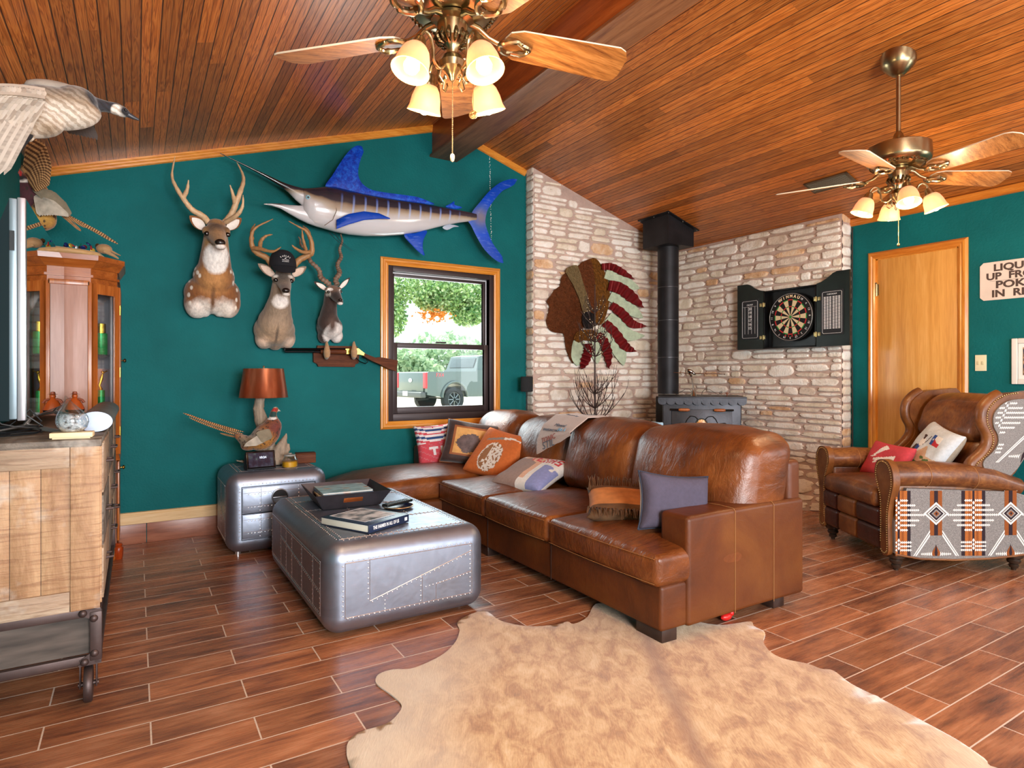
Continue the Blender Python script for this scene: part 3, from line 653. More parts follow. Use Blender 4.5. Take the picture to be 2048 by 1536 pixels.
se = t.N('SeparateXYZ', {0: rot}); across = se.outputs[1]; along = se.outputs[0]
n1 = t.noise(t.map(rot, (5, 9, 1)), 1.6, 5, .65, .6); n2 = t.noise(t.map(rot, (30, 160, 1)), 1.2, 3); n3 = t.noise(rot, 1.6, 2)
col = t.ramp(t.math('ADD', t.math('MULTIPLY', n1, .8), t.math('MULTIPLY', n2, .2)), [(.3, S('#dcbe92')), (.45, S('#cba36e')), (.58, S('#ae7d48')), (.72, S('#885a30'))])
wav = t.math('ADD', across, t.mr(t.noise(rot, 3, 2), 0, 1, -.05, .05)); ab = t.math('ABSOLUTE', wav)
col = t.mix(t.mr(ab, .0, .055, .75, 0), col, S('#8a5a34')); col = t.mix(t.mr(t.math('ADD', ab, t.mr(n3, 0, 1, -.25, .25)), .62, .95, 0, .75), col, S('#d8ccb8'))
t.set(Base_Color=col, Roughness=.75); t.b.inputs['Sheen Weight'].default_value = .35; t.bump(n2, .3, .003)
M['hide'] = t.m; M['hide_edge'] = simple('hide_edge', '#e9e2d6', .8)
rug = MB(); n = len(P_)
bmh = bmesh.new(); vs = [bmh.verts.new(p) for p in P_]; bmh.faces.new(vs); bmesh.ops.triangulate(bmh, faces=bmh.faces[:])
for _ in range(4):
    ed = [e for e in bmh.edges if e.calc_length() > .07]
    if not ed: break
    bmesh.ops.subdivide_edges(bmh, edges=ed, cuts=1, use_grid_fill=False); bmesh.ops.triangulate(bmh, faces=bmh.faces[:])
bmesh.ops.beautify_fill(bmh, faces=bmh.faces[:], edges=bmh.edges[:])
for v in bmh.verts:
    bd = any(e.is_boundary for e in v.link_edges); d = (Vector((v.co.x, v.co.y, 0))-Vector((1.62, 1.55, 0))); ac = -d.x*sin(R(-58))+0
    v.co.z = .006 if bd else .0085+.004*noise.noise(v.co*3)
bmh.verts.ensure_lookup_table(); bmh.verts.index_update()
rug.add([v.co for v in bmh.verts], [[v.index for v in f.verts] for f in bmh.faces], 0)
bo = [e for e in bmh.edges if e.is_boundary]
for e in bo:
    a, c = e.verts[0].co, e.verts[1].co; rug.add([a, c, Vector((c.x, c.y, .001)), Vector((a.x, a.y, .001))], [(0, 1, 2, 3)], 1)
bmh.free()
o = rug.build('cowhide_rug', [M['hide'], M['hide_edge']], recalc=True, ang=80); tag(o, 'tan and cream cowhide rug lying on the tile floor in front of the sofa', 'rug')

# ============================================================ patterned recliner
t = NT('cowhide_brown_leather'); f = t.noise(t.obj, 6, 5, .65, .6); g = t.noise(t.map(t.obj, (30, 8, 8)), 6, 3)
t.set(Base_Color=t.ramp(t.math('ADD', t.math('MULTIPLY', f, .7), t.math('MULTIPLY', g, .3)), [(.34, S('#47240f')), (.5, S('#6f4020')), (.66, S('#94602f'))]), Roughness=.42); t.bump(g, .2, .006); t.b.inputs['Coat Weight'].default_value = .2; M['rleather'] = t.m
M['rdark'] = m_leather('dark_brown_leather', '#2c1510', '#41201a', '#552c20', .3, 8, .2); M['rmid'] = m_leather('mid_brown_leather', '#5c3214', '#764620', '#8c5a2e', .4, 8, .15)
t = NT('grey_wool'); f = t.noise(t.map(t.obj, (1, 1, 1)), 260, 3, .7); t.set(Base_Color=t.ramp(f, [(.35, S('#625e5c')), (.65, S('#98938f'))]), Roughness=.95); t.bump(f, .3, .002); M['wool'] = t.m
for k, c in dict(w_white='#e8e2da', w_dark='#2a1d24', w_rust='#8a4a1e', w_orange='#a8602a', w_plum='#4d2c2a').items(): M[k] = simple('wool_'+k[2:], c, .95, var=.15, vs=200, bump=.2, bs=260)
M['nail'] = simple('antique_nailheads', '#a98d5f', .3, .9)
FM = [M['wool'], M['w_white'], M['w_dark'], M['w_rust'], M['w_orange'], M['w_plum']]
def blanket(m, O, U, V, x0, x1, y0, y1, cx, cy, k=.0008, inside=None):
    "woven pattern in a plane; columns every 275 units about cx; polygons clipped to the rectangle"
    O, U, V = Vector(O), Vector(U), Vector(V); N = U.cross(V).normalized(); lay = [0]
    def clip(poly):
        for ax, sg, lim in ((0, 1, x1), (0, -1, -x0), (1, 1, y1), (1, -1, -y0)):
            out = []
            for i in range(len(poly)):
                a, c = poly[i-1], poly[i]; da, dc = sg*a[ax]-lim, sg*c[ax]-lim
                if (da > 0) != (dc > 0): s_ = da/(da-dc); out.append((a[0]+(c[0]-a[0])*s_, a[1]+(c[1]-a[1])*s_))
                if dc <= 0: out.append(c)
            poly = out
            if len(poly) < 3: return []
        if inside and not all(inside(*p) for p in poly): return []
        return poly
    def put(poly, mi, l):
        poly = clip([(cx+a*k, cy+c*k) for a, c in poly])
        if poly: P = [O+U*a+V*c+N*(.0008+.0005*l) for a, c in poly]; m.add(P, [tuple(range(len(P)))], mi)
    def rect(a0, a1, c0, c1, mi, l): put([(a0, c0), (a1, c0), (a1, c1), (a0, c1)], mi, l)
    def dia(a, c, w_, h, mi, l): put([(a-w_, c), (a, c-h), (a+w_, c), (a, c+h)], mi, l)
    for rep in (-1, 0, 1):
        base_y = rep*640
        for col in range(-3, 4):
            X = col*275
            if col % 2 == 0:
                rect(X-88, X+88, base_y-330, base_y+310, 2, 0)
                for (a, b_, mi) in ((-62, -38, 4), (-38, -20, 3), (-20, -8, 4), (8, 20, 4), (20, 38, 3), (38, 62, 4)): rect(X+a, X+b_, base_y-330, base_y+310, mi, 1)
                for (yy, hw) in ((145, 65), (110, 115), (75, 150), (40, 182), (0, 150), (-35, 115), (-70, 65), (-160, 88), (-188, 88), (-216, 88), (290, 88), (262, 88)):
                    kx = 12
                    while kx < hw:
                        for sg in (-1, 1): put([(X+sg*kx, base_y+yy-11), (X+sg*(kx+15), base_y+yy), (X+sg*kx, base_y+yy+11)], 1, 2)
                        kx += 14
                for yy in (128, 92, 57, 20, -18, -52, -145, -175, -202): dia(X, base_y+yy, 9, 15, 1, 3)
            else:
                rect(X-45, X+45, base_y-110, base_y+330, 3, 0); rect(X-14, X+14, base_y-110, base_y+330, 2, 1)
                put([(X-40, base_y+250), (X-70, base_y+320), (X-100, base_y+320), (X-45, base_y+210)], 1, 2); put([(X+40, base_y+250), (X+70, base_y+320), (X+100, base_y+320), (X+45, base_y+210)], 1, 2)
                c = base_y+50
                dia(X, c, 92, 84, 1, 2); dia(X, c, 76, 68, 0, 3); dia(X, c, 62, 57, 1, 4); dia(X, c, 54, 50, 2, 5); dia(X, c, 36, 33, 0, 6); dia(X, c, 22, 21, 3, 7); dia(X, c, 9, 12, 2, 8)
                for sg in (-1, 1):
                    put([(X+sg*45, base_y-70), (X+sg*45, base_y-115), (X+sg*165, base_y-290), (X+sg*190, base_y-290)], 1, 2); put([(X+sg*45, base_y-88), (X+sg*45, base_y-95), (X+sg*174, base_y-285), (X+sg*178, base_y-285)], 2, 3)
                dia(X, base_y-240, 34, 60, 3, 1); dia(X, base_y-235, 12, 62, 2, 2)
                for kx in range(30, 110, 14):
                    for sg in (-1, 1): h_ = 22-kx*.12; put([(X+sg*kx, base_y-245-h_), (X+sg*(kx+13), base_y-245), (X+sg*kx, base_y-245+h_)], 1, 2)
rec = thing('recliner', 'brown leather wingback recliner with grey, rust and white blanket-pattern sides', 'armchair', (4.33, 2.04, 0), R(239.3))
RL = M['rleather']
def nails(m, pts, step=.0135, r=.0048, N=None):
    pts = [Vector(p) for p in pts]; acc = 0
    for a, c in zip(pts, pts[1:]):
        L_ = (c-a).length; d = step-acc if acc else 0
        while d < L_: m.ell(a.lerp(c, d/L_), r, 6); d += step
        acc = L_-(d-step)
        if acc >= step: acc = 0
m = MB(); m.box((0, .0, .22), (.72, .72, .22), .02, 2); m.box((0, .30, .4), (.6, .1, .3), .02, 2); m.build('chair_frame', M['rdark'], rec)
fr_ = None
for k, (za, zb) in enumerate(((.105, .235), (.235, .352))):
    m = MB()
    for (xa, xb, mi) in ((-.345, -.16, 0), (-.16, .06, 1), (.06, .315, 0)): m.box(((xa+xb)/2-.0, -.395+.008*(k == 0), (za+zb)/2), (xb-xa+.004, .07, zb-za), .026, 4, mi=mi)
    m.build('footrest_panel', [M['rdark'], M['rmid']], rec, ang=60)
m = MB(); m.box((-.02, -.12, .405), (.60, .62, .125), .04, 4, sub=8, fn=lambda p: Vector((p.x, p.y-.012*(1-(p.z/.06)**2)*(p.y < -.2), p.z+.035*max(0, p.z/.06)*(1-(p.x/.31)**2)*(1-(p.y/.33)**2)))); m.build('seat_cushion', RL, rec, ang=70)
# arms: rolled top, scrolled front, flat outer panel
def arm(sg):
    X = .355*sg
    m = MB(); m.tube([(X, -.40, .565), (X, -.2, .568), (X, .0, .56), (X, .2, .535), (X*1.02, .36, .49)], [.085, .088, .086, .078, .062], 20, flat=.86)
    m.box((X-.01*sg, -.05, .40), (.09, .66, .26), .03, 3)
    a = m.build('arm', RL, rec, ang=60)
    # front scroll: S shaped facing
    out = [(.0, .10), (.065, .10), (.068, .2), (.066, .30), (.075, .38), (.1, .46), (.118, .52), (.112, .585), (.08, .636), (.03, .652), (-.03, .642), (-.06, .6), (-.062, .55), (-.04, .5), (-.012, .44), (-.004, .38), (-.002, .25)]
    pp = smooth_closed([Vector((x_*1.0, z_, 0)) for x_, z_ in out], 3)
    X0_ = .325*sg; m = MB(); m.prism([(p.x, p.y) for p in pp], lambda a_, c_: Vector((X0_+sg*a_, -.425, c_)), lambda a_, c_: Vector((X0_+sg*a_, -.385, c_)))
    m.build('arm_front', M['rmid'], a, ang=50)
    m = MB(); nails(m, [Vector((X0_+sg*(p.x*.82+.003), -.427, .38+(p.y-.38)*.95)) for p in pp]); m.build('nailheads', M['nail'], a)
    for y, r_ in ((-.2, .0885), (.08, .083)): m = MB(); m.tube([(X+r_*cos(q)*1.0, y, .567-(.0 if y < 0 else .018)+r_*.86*sin(q)) for q in [2*pi*k/24 for k in range(25)]], .0022, 5); m.build('arm_seam', M['thread'], a)
    # outer fabric panel
    xs = .418*sg; m = MB()
    bot = [(-.40, .112), (-.25, .085), (-.05, .078), (.15, .085), (.3, .1), (.385, .112)]
    top = [(.40, .44), (.3, .47), (-.33, .492), (-.40, .30)]
    m.prism(bot+[(.372, .25), (.40, .33)]+top[0:], lambda a_, c_: Vector((xs-.03*sg, a_, c_)), lambda a_, c_: Vector((xs, a_, c_)), 0)
    if sg > 0: blanket(m, (xs, 0, 0), (0, 1, 0), (0, 0, 1), -.398, .37, .098, .478, .061, .305)
    else: blanket(m, (xs, 0, 0), (0, -1, 0), (0, 0, 1), -.37, .398, .098, .478, .061, .305)
    p = m.build('side_panel', FM, rec, ang=30, recalc=False)
    m = MB(); m.tube([(xs+.002*sg, a_, c_-.004) for a_, c_ in bot], .006, 8); m.build('welt', M['rmid'], p)
arm(1); arm(-1)
# back: reclining shell, lower cushion, rolled upper bolster and wings
Lb = .42     # lean
def bk(x, q, z): return Vector((x, q+Lb*(z-.45), z))
m = MB(); m.box((0, 0, 0), (.58, .16, .34), .07, 5, sub=6, fn=lambda p: Vector((p.x, p.y-.02*(1-(p.x/.3)**2), p.z))); 
m.v = [bk(v.x, v.y+.16, v.z+.60) for v in m.v]; m.build('back_cushion', RL, rec, ang=70)
m = MB(); m.box((0, 0, 0), (.60, .22, .30), .105, 6, sub=8, fn=lambda p: Vector((p.x, p.y+.006*noise.noise(p*14), p.z+.012*(1-(p.x/.3)**2)))); m.v = [bk(v.x, v.y+.13, v.z+.875) for v in m.v]; m.build('head_cushion', RL, rec, ang=70)
m = MB(); m.box((0, 0, 0), (.74, .09, .72), .04, 4); m.v = [bk(v.x, v.y+.26, v.z+.66) for v in m.v]; m.build('back_shell', M['wool'], rec, ang=60)
for sg in (1, -1):
    prof = [(.30, 1.035), (.16, 1.05), (.045, 1.035), (-.005, .985), (-.012, .93), (.02, .86), (.075, .80), (.10, .74), (.085, .68), (.05, .62), (.1, .56), (.28, .52), (.34, .75)]
    pp = smooth_closed([Vector((q+.0, z_, 0)) for q, z_ in prof], 3)
    w_ = MB(); w_.prism([(p.x, p.y) for p in pp], lambda a_, c_: bk(.30*sg, a_-.02, c_)+Vector((0, 0, 0)), lambda a_, c_: bk(.375*sg, a_-.02, c_)); wg = w_.build('wing', M['rmid'], rec, ang=60)
    m = MB(); fp = [bk(.378*sg, p.x-.02, p.y) for p in pp]
    m.tube([bk(.345*sg, p.x-.022, p.y) for p in pp[6:30]], .034, 12); m.build('wing_roll', M['rmid'], wg, ang=70)
    m = MB(); nails(m, [bk(.379*sg, p.x-.012, p.y-.002) for p in pp[4:30]]); m.build('nailheads', M['nail'], wg)
    pin = [((p.x-.2)*.84+.215, (p.y-.78)*.86+.78) for p in pp]; m = MB(); m.prism(pin, lambda a_, c_: bk(.374*sg, a_-.02, c_), lambda a_, c_: bk(.384*sg, a_-.02, c_), 0)
    from mathutils.geometry import intersect_point_tri_2d
    def inside(a_, c_, pin=pin):
        r_ = False; n_ = len(pin)
        for i in range(n_):
            (xa, ya), (xb, yb) = pin[i-1], pin[i]
            if (ya > c_) != (yb > c_) and a_-.0 < (xb-xa)*(c_-ya)/(yb-ya)+xa: r_ = not r_
        return r_
    if sg > 0:
        mm = MB(); blanket(mm, (0, 0, 0), (1, 0, 0), (0, 1, 0), .0, .36, .5, 1.05, .09, .87, inside=inside)
        m.add([bk(.3845*sg+v.z, v.x-.02, v.y) for v in mm.v], mm.f); m.m[-len(mm.f):] = mm.m
    m.build('wing_panel', FM, wg, recalc=False, ang=30)
for (x, y) in ((.365, -.36), (-.33, -.36), (.37, .34), (-.33, .34)):
    m = MB(); m.lathe([(.012, 0), (.014, .012), (.022, .016), (.026, .03), (.02, .036), (.032, .044), (.036, .058), (.03, .066), (.046, .078), (.05, .105)], (x, y, 0), 18); m.build('leg', simple('turned_leg_wood', '#3b2c22', .35, .2), rec)
# ============================================================ ceiling fans
M['brass'] = simple('antique_brass', '#a89470', .28, 1.0, var=.15, vs=12); M['brass_dark'] = simple('dark_antique_brass', '#6e5a3c', .35, 1.0, var=.4, vs=60, bump=.5, bs=90)
M['bedge'] = simple('pale_blade_edge', '#dccab0', .5)
M['blade'] = wood('oak_fan_blade', '#56290e', '#a06631', '#bd854c', 'x', 1.5, .42, .05, .2)
t = NT('amber_frosted_glass'); lw = t.N('LayerWeight', {0: .35}).outputs[1]
t.set(Base_Color=S('#c48c66'), Roughness=.5); t.b.inputs['Emission Color'].default_value = (1, .62, .34, 1); t.b.inputs['Emission Strength'].default_value = .2; t.b.inputs['Subsurface Weight'].default_value = .4
M['shade_glass'] = t.m
M['bulb'] = simple('lit_bulb', '#fff3d0', .3, emit='#ffe2a8', es=1.7)
tw = NT('clear_jar_glass'); tw.t.nodes.remove(tw.b); a_ = tw.N('BsdfTransparent', {0: (.95, .97, .97, 1)}); b_ = tw.N('BsdfGlossy', {0: (1, 1, 1, 1), 1: .03}); lw = tw.N('LayerWeight', {0: .25}); mx = tw.N('MixShader', {0: tw.math('ADD', tw.math('MULTIPLY', lw.outputs[1], .6), .04), 1: a_.outputs[0], 2: b_.outputs[0]}); tw.L(mx.outputs[0], tw.out.inputs[0]); M['clear'] = tw.m
def crd(a): return R(a)-YAW
def ceiling_fan(x, y, label, blades, arms, chain_z, first):
    zc = ceil_z(x)+.032; chain_z += .032; f = thing('ceiling_fan', label, 'ceiling fan', (x, y, -.032), 0, 'matching oak and brass ceiling fans'); B, BD = M['brass'], M['brass_dark']
    m = MB(); m.lathe([(.016, zc-.105), (.03, zc-.102), (.056, zc-.08), (.074, zc-.06), (.088, zc-.04), (.088, zc+.03)], n=28)
    m.v = [Vector((v.x, v.y, min(v.z, ceil_z(x+v.x)+.031))) for v in m.v]; m.build('canopy', B, f)
    m = MB(); m.cyl((0, 0, 2.46), (0, 0, zc-.1), .012, n=14); m.build('downrod', B, f)
    m = MB(); m.lathe([(.012, 2.56), (.022, 2.545), (.03, 2.52), (.055, 2.50), (.13, 2.485), (.16, 2.47), (.163, 2.40), (.158, 2.385), (.14, 2.37), (.10, 2.352), (.02, 2.35)], n=40); mo = m.build('motor_housing', B, f, ang=35)
    m = MB()
    for k in range(40): a = 2*pi*k/40; m.ell((.135*cos(a), .135*sin(a), 2.366), (.009, .009, .006), 6)
    m.build('beaded_ring', BD, mo)
    m = MB(); m.lathe([(.02, 2.35), (.068, 2.348), (.07, 2.338), (.05, 2.33), (.05, 2.295), (.046, 2.28), (.03, 2.268), (.02, 2.255), (.018, 2.235), (.032, 2.225), (.044, 2.205), (.04, 2.185), (.024, 2.17), (.014, 2.16), (.009, 2.148), (.003, 2.142)], n=28); sw = m.build('light_kit_body', B, f, ang=35)
    m = MB()
    for k in range(14): a = 2*pi*k/14; m.tube([(.051*cos(a), .051*sin(a), 2.30), (.055*cos(a), .055*sin(a), 2.283), (.046*cos(a), .046*sin(a), 2.268), (.03*cos(a), .03*sin(a), 2.262)], [.004, .008, .006, .002], 6)
    m.build('leaf_collar', BD, sw)
    for ang in blades:
        T = Matrix.Rotation(crd(ang), 4, 'Z')
        m = MB(T); m.tube([(.05, 0, 2.345), (.09, 0, 2.335), (.125, 0, 2.31), (.155, 0, 2.30), (.175, 0, 2.298)], [.013, .011, .009, .009, .010], 10)
        ring = [(.215+.048*cos(a)*(1.0+.1*cos(2*a)), .036*sin(a)*(1+.15*cos(3*a)), 2.296-.006*abs(sin(2*a))) for a in [2*pi*k/28 for k in range(29)]]
        m.tube(ring, [.0085+.003*(k % 4 == 0) for k in range(29)], 8, cap=False)
        for q in range(10): a = 2*pi*q/10; m.ell((.215+.048*cos(a), .037*sin(a), 2.29), (.008, .007, .005), 6)
        br = m.build('blade_bracket', B, f)
        TP = T @ Matrix.Translation((0, 0, 2.302)) @ Matrix.Rotation(R(-14), 4, 'X')
        m = MB(TP); pl = [(.19, -.048), (.23, -.064), (.585, -.078), (.612, -.066), (.632, -.035), (.638, .045), (.628, .074), (.61, .082), (.23, .066), (.19, .048), (.178, .02), (.178, -.02)]
        m.prism(pl, lambda a, c: Vector((a, c, .0)), lambda a, c: Vector((a, c, .006))); m.m[2:] = [1]*(len(m.m)-2); bl = m.build('blade', [M['blade'], M['bedge']], f)
    for ang in arms:
        T = Matrix.Rotation(crd(ang), 4, 'Z')
        m = MB(T); P = [(.03, 0, 2.19), (.06, 0, 2.165), (.085, 0, 2.178), (.088, 0, 2.21), (.098, 0, 2.245), (.122, 0, 2.255), (.142, 0, 2.235), (.146, 0, 2.215)]
        P = [Vector(p) for p in P]; Q = []
        for i in range(len(P)-1):
            p0, p1, p2, p3 = P[max(i-1, 0)], P[i], P[i+1], P[min(i+2, len(P)-1)]
            for j in range(4): s_ = j/4; Q.append(.5*((2*p1)+(p2-p0)*s_+(2*p0-5*p1+4*p2-p3)*s_*s_+(3*p1-p0-3*p2+p3)*s_**3))
        m.tube(Q+[P[-1]], .0055, 8)
        m.tube([(.05, 0, 2.17), (.06, 0, 2.14), (.045, 0, 2.128), (.03, 0, 2.14), (.034, 0, 2.15)], .0035, 6); am = m.build('lamp_arm', B, f)
        tilt = Matrix.Translation((.146, 0, 2.215)) @ Matrix.Rotation(R(-20), 4, 'Y')
        m = MB(T @ tilt); m.lathe([(.006, .012), (.016, .01), (.021, -.002), (.024, -.016), (.027, -.02), (.027, -.034)], n=18); m.build('socket', B, am)
        m = MB(T @ tilt); pr = [(.024, -.024), (.032, -.028), (.042, -.043), (.050, -.07), (.053, -.094), (.054, -.100), (.0585, -.112), (.060, -.116)]
        m.lathe(pr+[(r_-.003, z_) for r_, z_ in pr[::-1]], n=30); m.build('glass_shade', M['shade_glass'], f, ang=60)
        m = MB(T @ tilt); m.lathe([(.008, -.03), (.012, -.05), (.022, -.08), (.026, -.098), (.02, -.114), (.008, -.123), (.001, -.125)], n=14); m.build('bulb', M['bulb'], f)
        pl_ = bpy.data.lights.new('fan_bulb_light', 'POINT'); pl_.energy = 3.9; pl_.color = (1, .74, .44); pl_.shadow_soft_size = .035
        lo = bpy.data.objects.new('fan_bulb_light', pl_); C.objects.link(lo); lo.location = Vector((x, y, -.032))+(T @ tilt @ Vector((0, 0, -.20)))
    m = MB(); m.tube([(0, 0, 2.145), (0, 0, chain_z+.02)], .0014, 6)
    z = 2.14
    while z > chain_z+.02: m.ell((0, 0, z), .0024, 6); z -= .0065
    pc = m.build('pull_chain', B, f); m = MB(); m.lathe([(.002, 0), (.006, -.004), (.0075, -.014), (.006, -.024), (.002, -.028)] if first else [(.001, .004), (.006, 0), (.008, -.008), (.006, -.014), (.001, -.018)], (0, 0, chain_z+.022), 12); m.build('chain_pull', simple('chain_pull_ceramic', '#c9bfa8', .3, .3) if first else BD, pc)
    if first:
        v = Vector((.07*cos(crd(-10)), .07*sin(crd(-10)), 0)); m = MB(); m.tube([Vector((.03*cos(crd(-10)), .03*sin(crd(-10)), 2.24)), v+Vector((0, 0, 2.2)), v+Vector((0, 0, 2.04))], .0012, 6); c2 = m.build('pull_chain', B, f)
        m = MB(); m.cyl(v+Vector((-.001, -.0015, 2.03)), v+Vector((.001, .0015, 2.03)), .014, n=18); m.build('fan_medallion', BD, c2)
    return f
ceiling_fan(.884, 1.816, 'nearer oak and brass ceiling fan, cut by the top edge, four lit amber shades', (92, 20, 164, -52, 236), (52, 128, 232, 308), 1.855, True)
ceiling_fan(3.672, 1.816, 'farther oak and brass ceiling fan on a long downrod above the recliner', (147, 75, 3, -69, 219), (-17, 73, 163, 253), 1.873, False)

# ============================================================ wood stove, flue
M['iron'] = simple('stove_steel', '#3b3b40', .42, .6, var=.25, vs=9, bump=.08); M['flue'] = simple('flue_pipe_black', '#26262a', .5, .5, var=.35, vs=6); M['scroll'] = simple('wrought_iron', '#23211f', .5, .6)
SF = Vector((4.32, 3.80, 0)); sa = R(-45); stove = thing('wood_stove', 'black steel wood stove with scalloped canopy and amber round window', 'stove', (SF.x+.31*.7071, SF.y+.31*.7071, 0), sa)
def spiral(c, r0, r1, a0, turns, n=22): return [(c[0]+(r0+(r1-r0)*k/n)*cos(a0+2*pi*turns*k/n), c[1]+(r0+(r1-r0)*k/n)*sin(a0+2*pi*turns*k/n)) for k in range(n+1)]
m = MB(); m.box((0, 0, .575), (.68, .58, .71), .01, 2); m.box((-.283, .31, .80), (.24, .24, .28), .01, 2); m.build('firebox', M['iron'], stove)
m = MB(); m.box((0, -.01, .955), (.76, .64, .012), .003, 1); top_ = m.build('top_plate', M['iron'], stove)
n = 10; pl = [(-.38, .0), (.38, .0)]
for i in range(n):
    for k in range(1, 9): a = pi*k/9; pl.append((.38-.076*(i+.5)+.038*cos(a), -.035-.03*sin(a)))
    if i < n-1: pl.append((.38-.076*(i+1), -.028))
pl.append((-.38, -.03))
m = MB(); m.prism(pl, lambda a, c: Vector((a, -.325, .95+c)), lambda a, c: Vector((a, -.318, .95+c))); m.build('scalloped_valance', M['iron'], top_)
m = MB(); m.box((0, -.295, .62), (.52, .012, .45), .003, 1); dr = m.build('stove_door', M['iron'], stove)
for sx in (-1, 1):
    m = MB(); pts = spiral((sx*.19, .70), .004, .028, 0, sx*1.2)+[(sx*.14, .72), (sx*.12, .76), (sx*.095, .785)]+[(sx*(.075-.045*sin(a)), .765-.03+.05*cos(a)) for a in (0, .5, 1.0, 1.5, 2.0, 2.6)]
    m.tube([(a, -.307, c) for a, c in pts], .004, 6); m.build('scroll', M['scroll'], dr)
    m = MB(); m.tube([(sx*.27, -.31, .842), (sx*.2, -.335, .842)], .009, 8); h = m.build('door_latch', M['scroll'], dr)
    m = MB(); m.tube([(sx*(.2-.012*k), -.335, .842) for k in range(9)], [.009, .013, .0145, .013, .0145, .013, .0145, .012, .008], 14); m.build('latch_handle', wood('latch_wood', '#7c3d18', '#a65c2a', '#c07a44', 'x', 3, .35), h)
m = MB(); m.lathe([(.052, 0), (.052, .012), (.043, .012), (.043, 0)], (0, -.302, .715), 28, rot=rotm('X', 90)); m.build('window_ring', M['scroll'], dr)
t = NT('amber_stove_glass'); f_ = t.noise(t.obj, 90, 3); t.set(Base_Color=t.ramp(f_, [(.35, S('#c0611a')), (.5, S('#f2b25c')), (.65, S('#fff0cc'))]), Roughness=.3); M['amberglass'] = t.m
m = MB(); m.lathe([(.043, .001), (.043, .006), (.03, .01), (.001, .012)], (0, -.302, .715), 24, rot=rotm('X', 90)); m.build('door_glass', M['amberglass'], dr)
m = MB()
for sx in (-1, 1):
    for sy in (-1, 1): m = MB(); m.tube([(sx*.28, sy*.22, .24), (sx*.3, sy*.24, .1), (sx*.32, sy*.25, 0)], [.03, .02, .028], 10); m.build('leg', M['scroll'], stove)
m = MB(); m.tube([(.23, -.16, .962), (.23, -.16, .985)], .004, 8); m.lathe([(.002, 0), (.016, .004), (.016, .008), (.006, .012)], (.23, -.16, .983), 14); m.build('damper_knob', simple('copper_knob', '#8d4a30', .35, .7), top_)
m = MB()
for sx in (-1, 1):
    pts = spiral((sx*.215, .985), .004, .018, pi/2, -sx*1.1)+[(sx*.19, .968), (sx*.14, 1.0), (sx*.11, 1.02), (sx*.07, 1.02), (sx*.045, .995), (sx*.04, .965)]
    m = MB(); m.tube([(a-.02, .0, c) for a, c in pts], .0022, 6); m.build('top_scroll', M['scroll'], top_)
PP = Vector((4.56, 4.44, 0)); fl = thing('flue_pipe', 'tall black stovepipe rising into a square ceiling box in the stone corner', 'stovepipe', PP)
m = MB(); m.cyl((0, 0, .966), (0, 0, 2.46), .104, n=36); m.build('pipe', M['flue'], fl)
for z in (1.33, 1.70, 2.03):
    m = MB(); m.lathe([(.104, z-.004), (.1062, z-.002), (.1062, z+.002), (.104, z+.004)], n=36); m.build('pipe_joint', simple('joint_seam', '#55555a', .35, .7), fl)
m = MB(); m.prism([(-.175, -.175), (.175, -.175), (.175, .175), (-.175, .175)], lambda a, c: Vector((a, c, 2.43)), lambda a, c: Vector((a, c, ceil_z(PP.x+a)-.003))); m.build('ceiling_box', M['flue'], fl, ang=20)
m = MB(); m.prism([(-.212, -.212), (.212, -.212), (.212, .212), (-.212, .212)], lambda a, c: Vector((a, c, ceil_z(PP.x+a)-.01)), lambda a, c: Vector((a, c, ceil_z(PP.x+a)-.002))); fg = m.build('ceiling_flange', M['flue'], fl, ang=20)
m = MB()
for a in (-.195, 0, .195):
    for c in (-.195, 0, .195):
        if a or c: m.ell((a, c, ceil_z(PP.x+a)-.011), .005, 6)
o = m.build('screw_heads', M['rivet'], fg); o['kind'] = 'stuff'
# silver long-horn sculpture on the stove
def stv(a, b_, z): return Matrix.Translation((SF.x+.31*.7071, SF.y+.31*.7071, 0)) @ Matrix.Rotation(sa, 4, 'Z') @ Vector((a, b_, z))
sc = thing('steer_sculpture', 'polished metal steer-skull sculpture on a stand, standing on the wood stove', 'sculpture', stv(-.06, -.12, .962), sa); M['chrome'] = simple('polished_metal', '#b9b4ae', .15, 1.0)
m = MB(); m.tube([(0, 0, 0), (0, 0, .03), (0.0, 0, .08), (-.01, 0, .13), (-.02, 0, .18), (-.025, 0, .2)], [.05, .03, .015, .011, .013, .01], 14, flat=.6); m.build('stand', M['chrome'], sc)
m = MB(); m.tube([(-.18, 0, .215), (-.1, 0, .213), (0, 0, .208), (.1, 0, .206), (.2, 0, .205), (.27, 0, .2)], [.002, .0035, .005, .0045, .004, .002], 8)
m.tube([(.19, 0, .205), (.215, .004, .208), (.235, -.003, .203), (.26, .003, .203), (.28, 0, .2)], .005, 8)
for x in (-.12, -.075, .06, .11): m.tube([(x-.014, -.01, .2), (x, 0, .213), (x+.006, .012, .232)], .0024, 6); m.tube([(x+.012, .012, .197), (x, 0, .211)], .0024, 6)
m.build('barbed_bar', M['chrome'], sc)
m = MB(); m.ell((-.03, -.01, .228), (.036, .02, .018), 14, rot=rotm('Y', 25)); m.ell((-.005, -.012, .212), (.03, .02, .012), 12, rot=rotm('Y', 30)); m.tube([(-.04, 0, .205), (-.025, -.01, .19), (-.012, 0, .18)], [.01, .014, .006], 8); m.build('skull', M['chrome'], sc)

